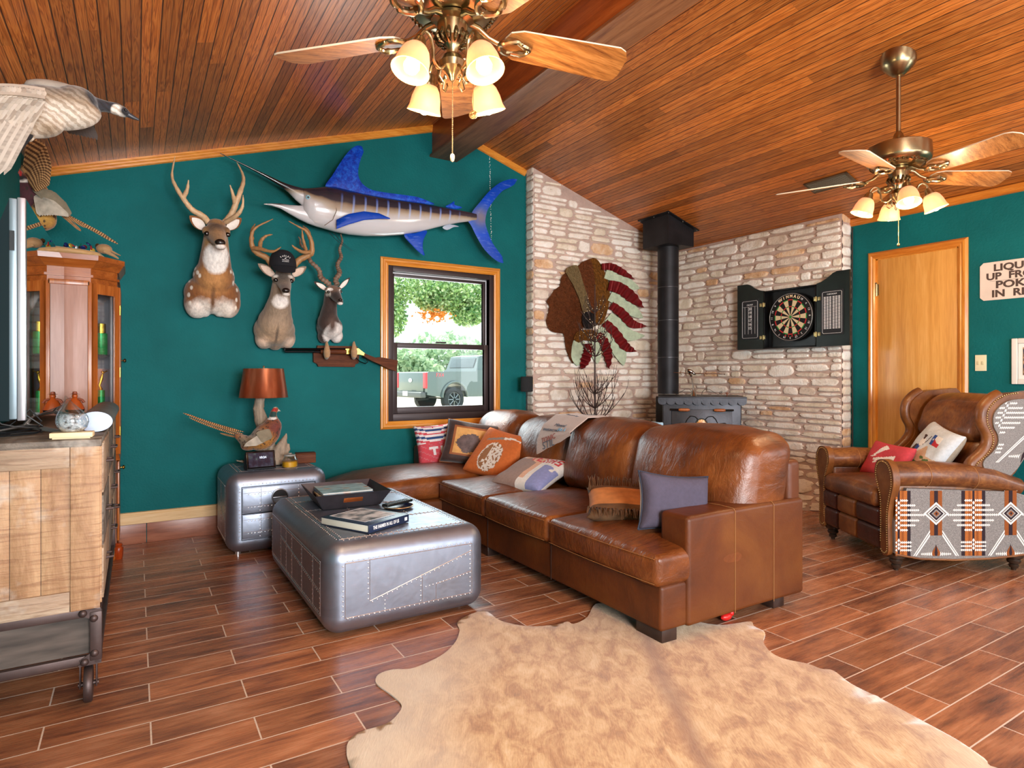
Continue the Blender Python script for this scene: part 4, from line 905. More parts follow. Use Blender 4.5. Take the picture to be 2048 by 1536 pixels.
# ============================================================ dartboard cabinet
dc = thing('dartboard_cabinet', 'open black dartboard cabinet hung on the stone wall with a round target board', 'dartboard', (5.03, 3.35, 1.66)); M['blk'] = simple('black_stained_wood', '#17201d', .35, var=.25, vs=12); M['blkin'] = simple('black_interior', '#0b0b0d', .3)
XD = 4.93
m = MB(); yb0, yb1, zb0, zb1 = 3.10, 3.61, 1.395, 1.925
m.box((5.0, 3.355, 1.66), (.01, .51, .53)); 
for c, s_ in (((4.965, yb0+.006, 1.66), (.07, .012, .53)), ((4.965, yb1-.006, 1.66), (.07, .012, .53)), ((4.965, 3.355, zb0+.006), (.07, .51, .012)), ((4.965, 3.355, zb1-.006), (.07, .51, .012))): m.box(c, s_, .001, 1)
m.box((5.015, 3.355, 1.66), (.02, .3, .3)); m.build('cabinet_box', M['blkin'], dc, world=True)
M['board_w'] = simple('dart_cream', '#dcc8a0', .85); M['board_k'] = simple('dart_black', '#141414', .85); M['board_r'] = simple('dart_red', '#c8282e', .8); M['board_g'] = simple('dart_green', '#1f8a3c', .8); M['wire'] = simple('board_wire', '#d8d8d8', .3, .6); M['chalk'] = simple('white_print', '#f0f0f0', .8); M['slate'] = simple('slate_print', '#24262a', .7); M['redprint'] = simple('red_print', '#d8453a', .7)
bc = Vector((4.945, 3.345, 1.668))
def BP(r_, a, e): return Vector((bc.x-e, bc.y-r_*sin(a), bc.z+r_*cos(a)))     # a clockwise from the top
m = MB(); m.rings([[BP(.212, 2*pi*k/60, e) for k in range(60)] for e in (-.03, .004)]+[[BP(.208, 2*pi*k/60, .006) for k in range(60)]], mi=0); nm = [M['board_k'], M['board_w'], M['board_r'], M['board_g']]
for s_ in range(20):
    for (r0, r1, col) in ((.0, .012, (3, 3)), (.012, .088, (0, 1)), (.088, .096, (2, 3)), (.096, .148, (0, 1)), (.148, .157, (2, 3))):
        a0, a1 = 2*pi*(s_-.5)/20, 2*pi*(s_+.5)/20; A = [a0+(a1-a0)*k/3 for k in range(4)]
        P = [BP(r0+1e-4, a, .0075) for a in A]+[BP(r1, a, .0075) for a in A[::-1]]
        m.add(P, [tuple(range(8))], col[s_ % 2])
db = m.build('target_board', nm, dc, world=True, weld=False, ang=30, recalc=False)
m = MB(); m.tube([BP(.207, 2*pi*k/60, .0075) for k in range(61)], .0022, 6, cap=False); m.build('number_ring', M['wire'], db, world=True)
U_, V_ = (0, -1, 0), (0, 0, 1)
for i, nmb in enumerate((20, 1, 18, 4, 13, 6, 10, 15, 2, 17, 3, 19, 7, 16, 8, 11, 14, 9, 12, 5)):
    if i in (0, 1, 19): continue
    a = 2*pi*i/20; p = BP(.184, a, .008); text('board_number', str(nmb), p, (0, -cos(a), -sin(a)), (0, -sin(a), cos(a)), .026, M['chalk'], db)
for i, ch in enumerate('WINMAU'): a = R(-32+i*11.5); text('brand_lettering', ch, BP(.182, a, .008), (0, -cos(a), -sin(a)), (0, -sin(a), cos(a)), .036, simple('cream_print', '#f0d9b0', .7), db, off=.0012)
for i, ch in enumerate('BLADE'): a = R(180+34-i*11-18); text('lower_lettering', ch, BP(.17, a, .008), (0, cos(a), sin(a)), (0, sin(a), -cos(a)), .024, M['redprint'], db)
for sg, y0 in ((1, yb1+.004), (-1, yb0-.004)):
    W_ = .285; pl = [(0, 1.395), (W_, 1.395), (W_, 2.012), (W_*.62, 2.012), (W_*.5, 2.0), (W_*.35, 1.968), (W_*.15, 1.94), (0, 1.93)]
    m = MB(); m.prism(pl, lambda a, c: Vector((XD, y0+sg*a, c)), lambda a, c: Vector((XD+.018, y0+sg*a, c))); dd = m.build('cabinet_door', M['blk'], dc, world=True, ang=20)
    ya, yb = y0+sg*.045, y0+sg*.235; zs0, zs1 = 1.49, 1.86; ym = (ya+yb)/2
    m = MB(); m.box((XD-.003, ym, (zs0+zs1)/2), (.006, .19, zs1-zs0)); sb = m.build('scoreboard', M['slate'], dd, world=True)
    m = MB(); q = .012
    loop = [(ya+sg*.012, zs0+.02), (ya+sg*.02, zs0+.012), (yb-sg*.02, zs0+.012), (yb-sg*.012, zs0+.02), (yb-sg*.012, zs1-.02), (yb-sg*.02, zs1-.012), (ya+sg*.02, zs1-.012), (ya+sg*.012, zs1-.02)]
    m.tube([(XD-.0065, a, c) for a, c in loop+loop[:1]], .0012, 5, cap=False)
    if sg > 0:
        for dy in (-.055, -.018, .018, .055): m.tube([(XD-.0065, ym+dy, zs0+.05), (XD-.0065, ym+dy, zs1-.065)], .0008, 5)
        m.tube([(XD-.0065, ym-.075, zs1-.065), (XD-.0065, ym+.075, zs1-.065)], .0008, 5)
    else:
        for r_ in range(26): 
            for cc in (-.062, -.038, -.014, .014, .038, .062): m.box((XD-.0065, ym+cc, zs1-.055-r_*.0105), (.001, .017, .0055))
    m.build('score_lines', M['chalk'], sb, world=True)
    if sg > 0:
        for k, s_ in enumerate(('20', '19', '18', '17', '16', '15')): text('score_numbers', s_, (XD-.0065, ym, zs1-.087-k*.036), U_, V_, .036, M['chalk'], sb)
        text('score_heading', 'CRICKET', (XD-.0065, ym, zs1-.048), U_, V_, .017, M['chalk'], sb)
    else: text('score_heading', 'CHECKOUT', (XD-.0065, ym, zs1-.033), U_, V_, .016, M['chalk'], sb)
    for z in (1.50, 1.80):
        m = MB(); m.box((XD-.003, y0-sg*.008, z), (.005, .03, .035), .002, 1); m.cyl((XD-.004, y0-sg*.002, z-.022), (XD-.004, y0-sg*.002, z+.022), .005, n=8); m.box((XD-.003, y0+sg*.025, z), (.004, .025, .03), .002, 1); m.build('door_hinge', simple('brass_plate', '#cfc08a', .3, .8), dc, world=True)

# ============================================================ right wall: sign, switch, framed picture
sg_ = thing('wall_sign', 'cream metal sign lettered LIQUOR UP FRONT POKER IN REAR on the teal wall', 'sign', (5.17, 1.79, 1.82))
y0, y1, z0, z1 = 1.555, 2.005, 1.684, 1.953; c_ = .022; M['cream'] = simple('cream_enamel', '#e0cfc2', .5, var=.06, vs=8); M['brownprint'] = simple('brown_print', '#4b3a35', .6)
m = MB(); pl = [(y0+c_, z0), (y1-c_, z0), (y1, z0+c_), (y1, z1-c_), (y1-c_, z1), (y0+c_, z1), (y0, z1-c_), (y0, z0+c_)]; m.prism(pl, lambda a, c: Vector((5.172, a, c)), lambda a, c: Vector((5.178, a, c))); m.build('sign_plate', M['cream'], sg_, world=True, ang=20)
for s_, z, sz, sx in (('LIQUOR', 1.908, .066, 1.18), ('UP  FRONT', 1.848, .066, 1.12), ('POKER', 1.787, .068, 1.25), ('IN  REAR', 1.725, .068, 1.15)): text('lettering', s_, (5.1715, 1.78, z), U_, V_, sz, M['brownprint'], sg_, sx=sx, off=.0024)
m = MB(); m.box((5.1715, 1.78, 1.817), (.001, .33, .0014)); m.build('divider_line', M['brownprint'], sg_, world=True)
m = MB(); m.box((5.177, 2.0015, 1.24), (.006, .07, .115), .002, 2)
o = m.build('switch_plate', simple('ivory_plate', '#e9deb9', .4), None); tag(o, 'ivory double switch plate on the teal wall beside the oak door', 'light switch')
o2 = MB(); [o2.box((5.172, 2.0015+d, 1.24), (.006, .012, .026), .001, 1) for d in (-.014, .014)]; o2.build('switch_lever', simple('ivory_lever', '#d8cca4', .35), o)
pf = thing('framed_picture', 'white framed picture hanging at the right edge below the lettered sign', 'picture', (5.17, 1.65, 1.25))
m = MB(); y0, y1, z0, z1 = 1.50, 1.815, 1.09, 1.405
for (a, b_, c, d) in ((y0+.035, y1-.035, z0, z0+.035), (y0+.035, y1-.035, z1-.035, z1), (y0, y0+.035, z0, z1), (y1-.035, y1, z0, z1)): m.box((5.168, (a+b_)/2, (c+d)/2), (.022, b_-a, d-c), .005, 2)
m.build('frame', simple('white_frame', '#e4dfd8', .5), pf, world=True)
m = MB(); m.box((5.174, 1.6575, 1.2475), (.004, .25, .25)); m.build('mat_board', simple('mat_board', '#efece6', .8), pf, world=True)
t = NT('picture_print'); f_ = t.noise(t.map(t.obj, (1, 9, 16)), 2, 3); t.set(Base_Color=t.ramp(f_, [(.35, S('#2e3348')), (.48, S('#6b5042')), (.58, S('#b08a68')), (.7, S('#d8cfc4'))], 'CONSTANT'), Roughness=.4)
m = MB(); m.box((5.1705, 1.6575, 1.2475), (.003, .19, .19)); m.build('print', t.m, pf, world=True)
# ============================================================ taxidermy
REM = lambda v, sm=3: [('REMESH', dict(mode='VOXEL', voxel_size=v, use_smooth_shade=True)), ('SMOOTH', dict(iterations=sm, factor=.5))]
M['antler'] = masked('antler_bone', '#a87c50', [], .5, .4, 40, (1, 1, 1), .35, 0); M['antler_pale'] = masked('pale_antler_bone', '#d6b48c', [], .5, .4, 40, (1, 1, 1), .3, 0)
M['nose'] = simple('dark_wet_nose', '#1e1614', .25); M['eye'] = simple('dark_glass_eye', '#0c0806', .06, coat=1.0); M['earpink'] = masked('inner_ear', '#dcc4b2', [], .8, .3, 60, (1, 1, 1), .2)
M['earwhite'] = masked('white_inner_ear', '#ece4dc', [], .8, .3, 60, (1, 1, 1), .1)
def py(p, Y): return at_y(p[0], p[1], Y)
def chain(m, pts, rad, n=14):
    for i in range(len(pts)-1):
        a, b_ = pts[i], pts[i+1]; k = max(2, int((b_-a).length/.012))
        m.tube([a.lerp(b_, j/k) for j in range(k+1)], [rad[i]+(rad[i+1]-rad[i])*j/k for j in range(k+1)], n)
        m.ell(a, rad[i], n)
    m.ell(pts[-1], rad[-1], n)
def leaf_ear(name, base, tip, w_, m_out, m_in, par, cup=1, face=(0, -1, 0)):
    a, b_ = Vector(base), Vector(tip); d = b_-a; L_ = d.length; d.normalize(); f = Vector(face); s_ = d.cross(f).normalized(); nrm = s_.cross(d).normalized()
    if nrm.dot(f) < 0: nrm = -nrm
    def g(u, v, off=0.0, k=1.0):
        ww = w_*k*(sin(pi*min(1, u*.86+.14))**.75)*(1 if u < .97 else .35); x = (v-.5)*2
        return a+d*(L_*u*(k if k < 1 else 1))+s_*(x*ww)+nrm*(cup*.35*w_*x*x*sin(pi*min(1, u+.1))+off)
    mb = MB(); mb.grid(10, 8, lambda u, v: g(u, v), thick=-nrm*.006); e = mb.build(name, m_out, par, world=True, ang=80)
    mb = MB(); mb.grid(10, 8, lambda u, v: g(u, v, .0025, .84)); mb.build('inner_ear', m_in, e, world=True, ang=80, recalc=False)
    return e
def clampy(m, y=4.922):
    m.v = [Vector((p.x, min(p.y, y), p.z)) for p in m.v]
def antler(m, pts, r0, r1=.004):
    n = len(pts); P = []
    for i in range(n-1):
        p0, p1, p2, p3 = pts[max(i-1, 0)], pts[i], pts[i+1], pts[min(i+2, n-1)]
        for j in range(5): s_ = j/5; P.append(.5*((2*p1)+(p2-p0)*s_+(2*p0-5*p1+4*p2-p3)*s_*s_+(3*p1-p0-3*p2+p3)*s_**3))
    P.append(pts[-1]); k = len(P)
    r0 *= 1.3; m.tube(P, [r0*(1-(i/(k-1))**1.8)+r1*(i/(k-1))**1.8*.6+.0012*sin(i*2.1) for i in range(k)], 9)
# ---------------------------- axis deer
D = thing('axis_deer_mount', 'spotted brown deer shoulder mount with tall slim pale antlers on the teal wall', 'deer mount', py((425, 600), 4.925))
L0 = py((425, 600), 4.925)
def lc(p, Y): return tuple(py(p, Y)-L0)
m = MB()
chain(m, [py((432, 466), 4.60), py((436, 478), 4.52), py((440, 486), 4.455)], [.072, .052, .038])
m.ell(py((441, 492), 4.445), (.036, .04, .028), 14)
m.ell(py((415, 462), 4.585), .035); m.ell(py((450, 463), 4.585), .035); m.ell(py((433, 452), 4.62), (.062, .06, .05))
chain(m, [py((432, 470), 4.64), py((431, 500), 4.68), py((430, 530), 4.74), py((428, 555), 4.79)], [.074, .088, .105, .135], 20)
m.ell(py((425, 588), 4.86), (.185, .15, .145), 24); m.ell(py((394, 605), 4.86), (.085, .10, .115), 20); m.ell(py((456, 605), 4.86), (.085, .10, .115), 20)
m.ell(py((408, 618), 4.87), (.05, .07, .06), 16); m.ell(py((440, 618), 4.87), (.05, .07, .06), 16)
clampy(m)
sp = [((378, 560), 4.8), ((386, 548), 4.78), ((383, 575), 4.76), ((377, 590), 4.8), ((376, 540), 4.84), ((395, 545), 4.72), ((399, 552), 4.72), ((380, 606), 4.78), ((471, 555), 4.76), ((466, 548), 4.76), ((474, 580), 4.78), ((473, 600), 4.78), ((460, 545), 4.74), ((389, 537), 4.78), ((467, 566), 4.74), ((471, 616), 4.8)]
fm = masked('axis_deer_fur', '#8a5528', [
    (lc((425, 560), 4.72), (.09, .3, .10), '#b8834c', .5, .05),
    (lc((432, 470), 4.55), (.12, .25, .12), '#a0784a', .25, .03), (lc((432, 455), 4.58), (.075, .12, .03), '#4f3520', .6, .05),
    (lc((434, 516), 4.62), (.085, .15, .105), '#f0ebe6', .12, .03), (lc((441, 494), 4.43), (.032, .06, .015), '#ece6e0', .3, .01),
    (lc((400, 622), 4.8), (.085, .2, .075), '#ece2d8', .35, .06), (lc((446, 622), 4.8), (.085, .2, .075), '#ece2d8', .35, .06), (lc((424, 632), 4.8), (.06, .2, .05), '#efe8e0', .3, .04), (lc((425, 600), 4.75), (.012, .2, .08), '#6a4526', .6, .02),
    ]+[(lc(p, Y), (.0085, .06, .015), '#efe6d8', .3, .006) for p, Y in sp], .8, .5, 70, (1, 1, .35), .35)
m.build('deer_body', fm, D, world=True, weld=False, recalc=False, mods=REM(.008))
m = MB(); m.ell(py((440.5, 485), 4.425), (.032, .022, .024), 14); m.build('nose', M['nose'], D, world=True)
for p, Y in (((413.5, 467), 4.545), ((455.5, 469.5), 4.55)): m = MB(); m.ell(py(p, Y-.004), (.018, .015, .017), 12); m.build('eye', M['eye'], D, world=True)
leaf_ear('ear', py((407, 457), 4.62), py((379, 431), 4.60), .036, fm, M['earwhite'], D); leaf_ear('ear', py((456, 457), 4.62), py((483, 436), 4.60), .034, fm, M['earwhite'], D)
Q = lambda L_: [py((x, y), Y) for x, y, Y in L_]
m = MB(); antler(m, Q([(418, 446, 4.62), (405, 432, 4.63), (385, 420, 4.62), (370, 402, 4.6), (352, 374, 4.62), (344, 350, 4.66), (350, 313, 4.72)]), .017); antler(m, Q([(366, 396, 4.61), (374, 380, 4.57), (377, 360, 4.54)]), .012); m.build('antler', M['antler_pale'], D, world=True)
m = MB(); antler(m, Q([(449, 446, 4.62), (462, 430, 4.63), (470, 412, 4.62), (480, 385, 4.6), (487, 362, 4.64), (484, 345, 4.68), (474, 325, 4.72)]), .017); antler(m, Q([(470, 408, 4.62), (466, 390, 4.57), (460, 370, 4.54)]), .012); antler(m, Q([(452, 444, 4.60), (474, 430, 4.5), (485, 412, 4.46), (486, 390, 4.46)]), .013); m.build('antler', M['antler_pale'], D, world=True)
# ---------------------------- white-tailed deer
L0 = py((550, 670), 4.925); D = thing('whitetail_deer_mount', 'grey-brown deer shoulder mount with curved branching antlers, wearing a black cap', 'deer mount', L0)
m = MB()
chain(m, [py((566, 560), 4.60), py((570, 572), 4.53), py((572, 582), 4.46)], [.058, .043, .031])
m.ell(py((572, 587), 4.455), (.030, .034, .022)); m.ell(py((551, 557), 4.585), .028); m.ell(py((582, 558), 4.585), .028); m.ell(py((566, 547), 4.61), (.055, .055, .045))
chain(m, [py((563, 565), 4.64), py((560, 595), 4.68), py((556, 620), 4.74), py((551, 645), 4.79)], [.062, .072, .095, .125], 20)
m.ell(py((549, 660), 4.86), (.148, .14, .125), 24); m.ell(py((528, 676), 4.87), (.065, .08, .085), 18); m.ell(py((573, 676), 4.87), (.065, .08, .085), 18); m.ell(py((550, 688), 4.88), (.05, .06, .05))
clampy(m)
fm = masked('grey_deer_fur', '#8a7866', [
    (lc((550, 660), 4.72), (.12, .3, .10), '#a08a74', .6, .05), (lc((566, 552), 4.56), (.045, .12, .055), '#5a4c42', .5, .03), (lc((570, 576), 4.48), (.04, .07, .03), '#6e6058', .4, .02),
    (lc((562, 603), 4.62), (.055, .12, .048), '#efe9e4', .2, .025), (lc((573, 589), 4.42), (.026, .06, .012), '#e8e2dc', .3, .01),
    (lc((521, 686), 4.85), (.05, .2, .04), '#d2b8a4', .4, .03), (lc((578, 686), 4.85), (.05, .2, .04), '#d2b8a4', .4, .03), (lc((552, 672), 4.75), (.01, .2, .07), '#5e5044', .6, .02), (lc((551, 551), 4.55), (.02, .05, .012), '#d8cec4', .4, .01), (lc((582, 553), 4.55), (.018, .05, .012), '#d8cec4', .4, .01)], .8, .5, 70, (1, 1, .35), .35)
m.build('deer_body', fm, D, world=True, weld=False, recalc=False, mods=REM(.008))
m = MB(); m.ell(py((572, 581), 4.43), (.026, .018, .019), 14); m.build('nose', M['nose'], D, world=True)
for p, Y in (((551.5, 560), 4.553), ((583, 562), 4.555)): m = MB(); m.ell(py(p, Y-.004), (.016, .013, .015), 12); m.build('eye', M['eye'], D, world=True)
leaf_ear('ear', py((547, 551), 4.62), py((516, 527), 4.60), .030, fm, M['earpink'], D); leaf_ear('ear', py((586, 551), 4.62), py((613, 533), 4.60), .028, fm, M['earpink'], D)
m = MB(); antler(m, Q([(545, 533, 4.62), (535, 517, 4.62), (515, 506, 4.60), (505, 494, 4.58), (503, 472, 4.57), (512, 455, 4.56), (546, 438, 4.56)]), .018); antler(m, Q([(505, 496, 4.58), (520, 498, 4.52), (545, 503, 4.46), (562, 494, 4.42)]), .012); antler(m, Q([(520, 497, 4.54), (522, 482, 4.5), (532, 472, 4.48), (545, 469, 4.46)]), .011); antler(m, Q([(505, 478, 4.58), (503, 462, 4.62), (510, 448, 4.66)]), .009); m.build('antler', M['antler'], D, world=True)
m = MB(); antler(m, Q([(588, 531, 4.62), (600, 519, 4.62), (618, 510, 4.6), (624, 503, 4.58), (622, 480, 4.57), (612, 462, 4.56), (600, 455, 4.55), (577, 442, 4.56)]), .018); antler(m, Q([(620, 504, 4.58), (605, 504, 4.52), (590, 496, 4.46), (584, 490, 4.44)]), .011); antler(m, Q([(620, 478, 4.57), (616, 462, 4.6), (606, 452, 4.66)]), .011); antler(m, Q([(612, 500, 4.55), (606, 478, 4.5), (604, 460, 4.5)]), .009); m.build('antler', M['antler'], D, world=True)
# cap hanging on its head
cap = thing('baseball_cap', 'black baseball cap lettered EAGLES, resting on the grey deer head', 'cap', py((566, 545), 4.58)); M['capblk'] = simple('black_cotton', '#12131a', .9, bump=.2, bs=300)
cc = py((566, 527), 4.57); m = MB(); rs_ = []
for k in range(11):
    a = pi/2*k/10; r_ = .091*cos(a)**.75 if k < 10 else .002; z_ = .105*sin(a)
    rs_.append([cc+Vector((r_*cos(q)*1.0, r_*sin(q)*.85+.02*sin(a), z_-.005)) for q in [2*pi*j/30 for j in range(30)]])
rs_.insert(0, [p+Vector((0, 0, -.02)) for p in rs_[0]]); m.rings(rs_, True); cr = m.build('crown', M['capblk'], cap, world=True, ang=60)
m = MB(); m.grid(16, 8, lambda u, v: cc+Vector((.088*sin((u-.5)*2.5)*(1-.08*v), -.070*cos((u-.5)*2.5)*.9-.055*v*cos((u-.5)*2.2)**1.0*.9, -.02-.062*v*cos((u-.5)*1.9)+.0*u)), thick=(0, .003, .004)); m.build('brim', M['capblk'], cap, world=True, ang=60)
def on_cap(dx, dz): 
    a = math.asin(max(-1, min(1, dx/.085))); return cc+Vector((dx, -.081*cos(a)-.004, dz))
for i, ch in enumerate('EAGLES'):
    t_ = (i-2.5)/2.5; a_ = t_*.55; text('cap_lettering', ch, on_cap(t_*.03, .040-.010*t_*t_), (cos(a_), -.3*t_, -sin(a_)*.9), (sin(a_), .25, cos(a_)), .0155, M['chalk'], cr)
text('cap_lettering', 'THE LONG', on_cap(0, .012), (1, 0, 0), (0, .05, 1), .0095, M['chalk'], cr); text('cap_lettering', 'GOODBYE', on_cap(0, .001), (1, 0, 0), (0, 0, 1), .0095, M['chalk'], cr)
m = MB(); m.plate([(-.008, 0), (-.002, .002), (.004, .006), (.009, .005), (.004, .001), (.001, -.003), (-.004, -.001)], on_cap(0, .023), (1, 0, 0), (0, .1, 1), -.001); m.build('cap_emblem', M['chalk'], cr, world=True)
# ---------------------------- blackbuck
L0 = py((660, 660), 4.925); D = thing('blackbuck_mount', 'small dark brown and white antelope mount with long spiral horns', 'antelope mount', L0)
m = MB()
chain(m, [py((666, 583), 4.66), py((673, 594), 4.59), py((680, 603), 4.53)], [.050, .038, .024])
m.ell(py((680, 606), 4.53), (.024, .026, .018)); m.ell(py((656, 580), 4.64), .024); m.ell(py((677, 579), 4.64), .022)
chain(m, [py((662, 588), 4.69), py((660, 610), 4.73), py((657, 630), 4.79), py((657, 645), 4.82)], [.048, .052, .066, .085], 20)
m.ell(py((659, 655), 4.87), (.100, .11, .095), 24); m.ell(py((648, 672), 4.88), (.05, .06, .06)); m.ell(py((673, 672), 4.88), (.05, .06, .06)); clampy(m)
fm = masked('blackbuck_fur', '#3a2822', [
    (lc((669, 667), 4.8), (.085, .22, .085), '#e6e0dc', .1, .03), (lc((662, 578), 4.66), (.07, .12, .03), '#7a5c48', .5, .03), (lc((655, 588), 4.62), (.022, .05, .03), '#eae4de', .2, .01), (lc((680, 586), 4.62), (.014, .04, .028), '#eae4de', .2, .01), (lc((660, 579), 4.62), (.02, .05, .012), '#eae4de', .2, .01), (lc((681, 608), 4.51), (.024, .05, .012), '#eae4de', .3, .01), (lc((672, 592), 4.56), (.02, .06, .03), '#2a1c18', .4, .01), (lc((665, 650), 4.74), (.03, .2, .06), '#5a443a', .6, .03)], .8, .5, 80, (1, 1, .35), .3)
m.build('antelope_body', fm, D, world=True, weld=False, recalc=False, mods=REM(.0065))
m = MB(); m.ell(py((681, 600), 4.51), (.016, .012, .011), 12); m.build('nose', M['nose'], D, world=True)
for p, Y in (((657, 584), 4.612), ((681.5, 583.5), 4.62)): m = MB(); m.ell(py(p, Y), (.0115, .010, .0115), 12); m.build('eye', M['eye'], D, world=True)
leaf_ear('ear', py((652, 579), 4.68), py((628, 563), 4.67), .020, fm, M['earwhite'], D); leaf_ear('ear', py((680, 576), 4.68), py((700, 555), 4.67), .018, fm, M['earwhite'], D)
M['horn'] = simple('ridged_horn', '#7d6656', .5, var=.35, vs=30)
for a_, b_ in ((Q([(655, 570, 4.67), (640, 548, 4.69), (622, 520, 4.72), (605, 492, 4.76), (596, 474, 4.8)]), 0), (Q([(674, 570, 4.67), (676, 545, 4.70), (679, 520, 4.73), (682, 495, 4.76), (683, 468, 4.8)]), 1)):
    P = []; n_ = 90
    for i in range(n_+1):
        t_ = i/n_*(len(a_)-1); k = min(int(t_), len(a_)-2); f_ = t_-k; p = a_[k].lerp(a_[k+1], f_); w_ = .013*(1-.5*i/n_); ph = i/n_*2*pi*3.2*(1 if b_ else -1)+b_
        P.append(p+Vector((cos(ph)*w_, sin(ph)*w_, 0)))
    m = MB(); m.tube(P, [(.017*(1-i/n_)**.7+.004)*(1+.13*(1 if (i//2) % 2 else -1)*(i < 74)) for i in range(n_+1)], 10); m.build('horn', M['horn'], D, world=True, ang=70)

# ============================================================ blue marlin
YM = 4.74; z5 = lambda x, y, Y=YM: at_y(440+x/3.303, 270+y/3.303, Y)
marl = thing('marlin_mount', 'blue and silver marlin mount with a long black bill hung on the teal wall', 'fish mount', z5(1000, 530, 4.92))
L0 = z5(1000, 530, 4.92)
def mloft(m, sts, th, mi=0, n=22):
    rs_ = []
    for x, t_, b_ in sts:
        a, c = z5(x, t_), z5(x, b_); mid = (a+c)/2; h_ = (a.z-c.z)/2; tt = min(th, h_*.62+.003)
        rs_.append([Vector((mid.x, mid.y+tt*sin(q)*(1 if True else 1), mid.z+h_*cos(q))) for q in [2*pi*k/n for k in range(n)]])
    m.rings(rs_, True, True, mi)
t = NT('marlin_skin'); se = t.N('SeparateXYZ', {0: t.obj}); X_, Z_ = se.outputs[0], se.outputs[2]
nz_ = t.noise(t.obj, 9, 4); 
def lz(x, y): p = z5(x, y)-L0; return p.x, p.z
xa, za = lz(600, 350); xb, zb = lz(1650, 512); sl = (zb-za)/(xb-xa)
# height below the back line, metres
hb = t.math('SUBTRACT', t.math('ADD', t.math('MULTIPLY', t.math('SUBTRACT', X_, xa), sl), za), Z_)
hb = t.math('ADD', hb, t.mr(nz_, 0, 1, -.018, .018))
fx_ = t.mr(X_, xa, xb, 0, 1); lim = t.math('MULTIPLY', t.mr(fx_, 0, 1, .95, .36), t.mr(X_, lz(540, 0)[0], lz(740, 0)[0], .3, 1.0)); q = t.math('DIVIDE', hb, lim)
col = t.ramp(t.mr(q, -.03, .32, 0, 1), [(.0, S('#16224a')), (.2, S('#2b2c3a')), (.42, S('#38343e')), (.49, S('#8f7c68')), (.62, S('#b4a898')), (.76, S('#c2c0c2')), (1, S('#d2d2d6'))])
st = t.math('FRACT', t.math('DIVIDE', t.math('ADD', X_, t.math('MULTIPLY', Z_, -.12)), .093)); sd = t.math('ABSOLUTE', t.math('SUBTRACT', st, .5)); sm_ = t.math('MULTIPLY', t.mr(sd, .12, .04), t.math('MULTIPLY', t.mr(q, .02, .06), t.mr(q, .27, .2)))
sm_ = t.math('MULTIPLY', sm_, t.math('MULTIPLY', t.mr(X_, lz(760, 0)[0], lz(800, 0)[0]), t.mr(X_, lz(1600, 0)[0], lz(1500, 0)[0])))
col = t.mix(t.math('MULTIPLY', sm_, .75), col, t.ramp(t.mr(q, .02, .22), [(0, S('#1f57c8')), (1, S('#bcd0f0'))]))
bill = t.mr(X_, lz(500, 0)[0], lz(400, 0)[0])
col = t.mix(t.math('MULTIPLY', bill, t.mr(Z_, lz(0, 425)[1], lz(0, 400)[1])), col, S('#14100e'))
t.set(Base_Color=col, Roughness=.22); t.b.inputs['Coat Weight'].default_value = .8; t.b.inputs['Coat Roughness'].default_value = .08; M['marlin'] = t.m
m = MB()
mloft(m, [(0, 118, 123), (100, 165, 174), (200, 211, 225), (300, 258, 280), (400, 306, 340), (450, 325, 378), (500, 340, 430), (545, 351, 468), (600, 351, 505), (680, 342, 560)], .075)
mloft(m, [(290, 454, 459), (340, 451, 467), (400, 452, 486), (460, 462, 522), (520, 466, 556), (580, 462, 585), (640, 440, 606), (700, 420, 622)], .08)
mloft(m, [(545, 352, 520), (580, 350, 570), (620, 347, 596), (680, 340, 617), (760, 345, 640), (850, 366, 658), (950, 390, 668), (1080, 414, 668), (1200, 432, 660), (1320, 448, 640), (1420, 466, 614), (1500, 482, 594), (1580, 496, 580), (1640, 508, 572), (1690, 520, 566)], .11)
m.build('fish_body', M['marlin'], marl, world=True, weld=True, ang=70)
m = MB(); m.ell(z5(582, 412, YM-.066), (.019, .014, .019), 16); e = m.build('eye', simple('pale_blue_eye', '#9fd4e8', .08, coat=1), marl, world=True)
m = MB(); m.ell(z5(583, 412, YM-.078), (.008, .005, .008), 12); m.build('pupil', M['eye'], e, world=True)
def gill(m, pts): m.tube([z5(x, y, Y) for x, y, Y in pts], .0025, 6)
m = MB(); gill(m, [(760, 440, 4.642), (770, 500, 4.632), (745, 560, 4.64), (690, 598, 4.66)]); m.build('gill_line', simple('gill_brown', '#7a6a5c', .4), marl, world=True)
t = NT('marlin_fin'); se = t.N('SeparateXYZ', {0: t.obj}); f_ = t.noise(t.map(t.obj, (22, 1, 22)), 1.5, 5, .7, .6); g_ = t.noise(t.map(t.obj, (60, 1, 60)), 1.5, 4, .75)
col = t.ramp(f_, [(.3, S('#001f8c')), (.5, S('#0040c0')), (.66, S('#1668d8'))]); col = t.mix(t.mr(g_, .66, .7, 0, .5), col, S('#b9a9c0')); t.set(Base_Color=col, Roughness=.45); t.b.inputs['Specular IOR Level'].default_value = .25; t.bump(t.noise(t.map(t.obj, (90, 1, 20), rot=(0, R(25), 0)), 1.5, 2), .3, .004); M['fin'] = t.m
t = NT('marlin_tail'); f_ = t.noise(t.map(t.obj, (10, 1, 40), rot=(0, R(50), 0)), 1.5, 4, .6); dv = t.vmath('LENGTH', t.vmath('SUBTRACT', t.obj, tuple(z5(1720, 545)-L0))); col = t.ramp(t.mr(dv, .02, .26), [(0, S('#7a7484')), (.3, S('#3c5cae')), (.55, S('#0848c4')), (1, S('#0040b0'))]); col = t.mix(t.mr(f_, .55, .7, 0, .4), col, S('#6f8cd4')); t.set(Base_Color=col, Roughness=.45); t.b.inputs['Specular IOR Level'].default_value = .25; M['tailfin'] = t.m
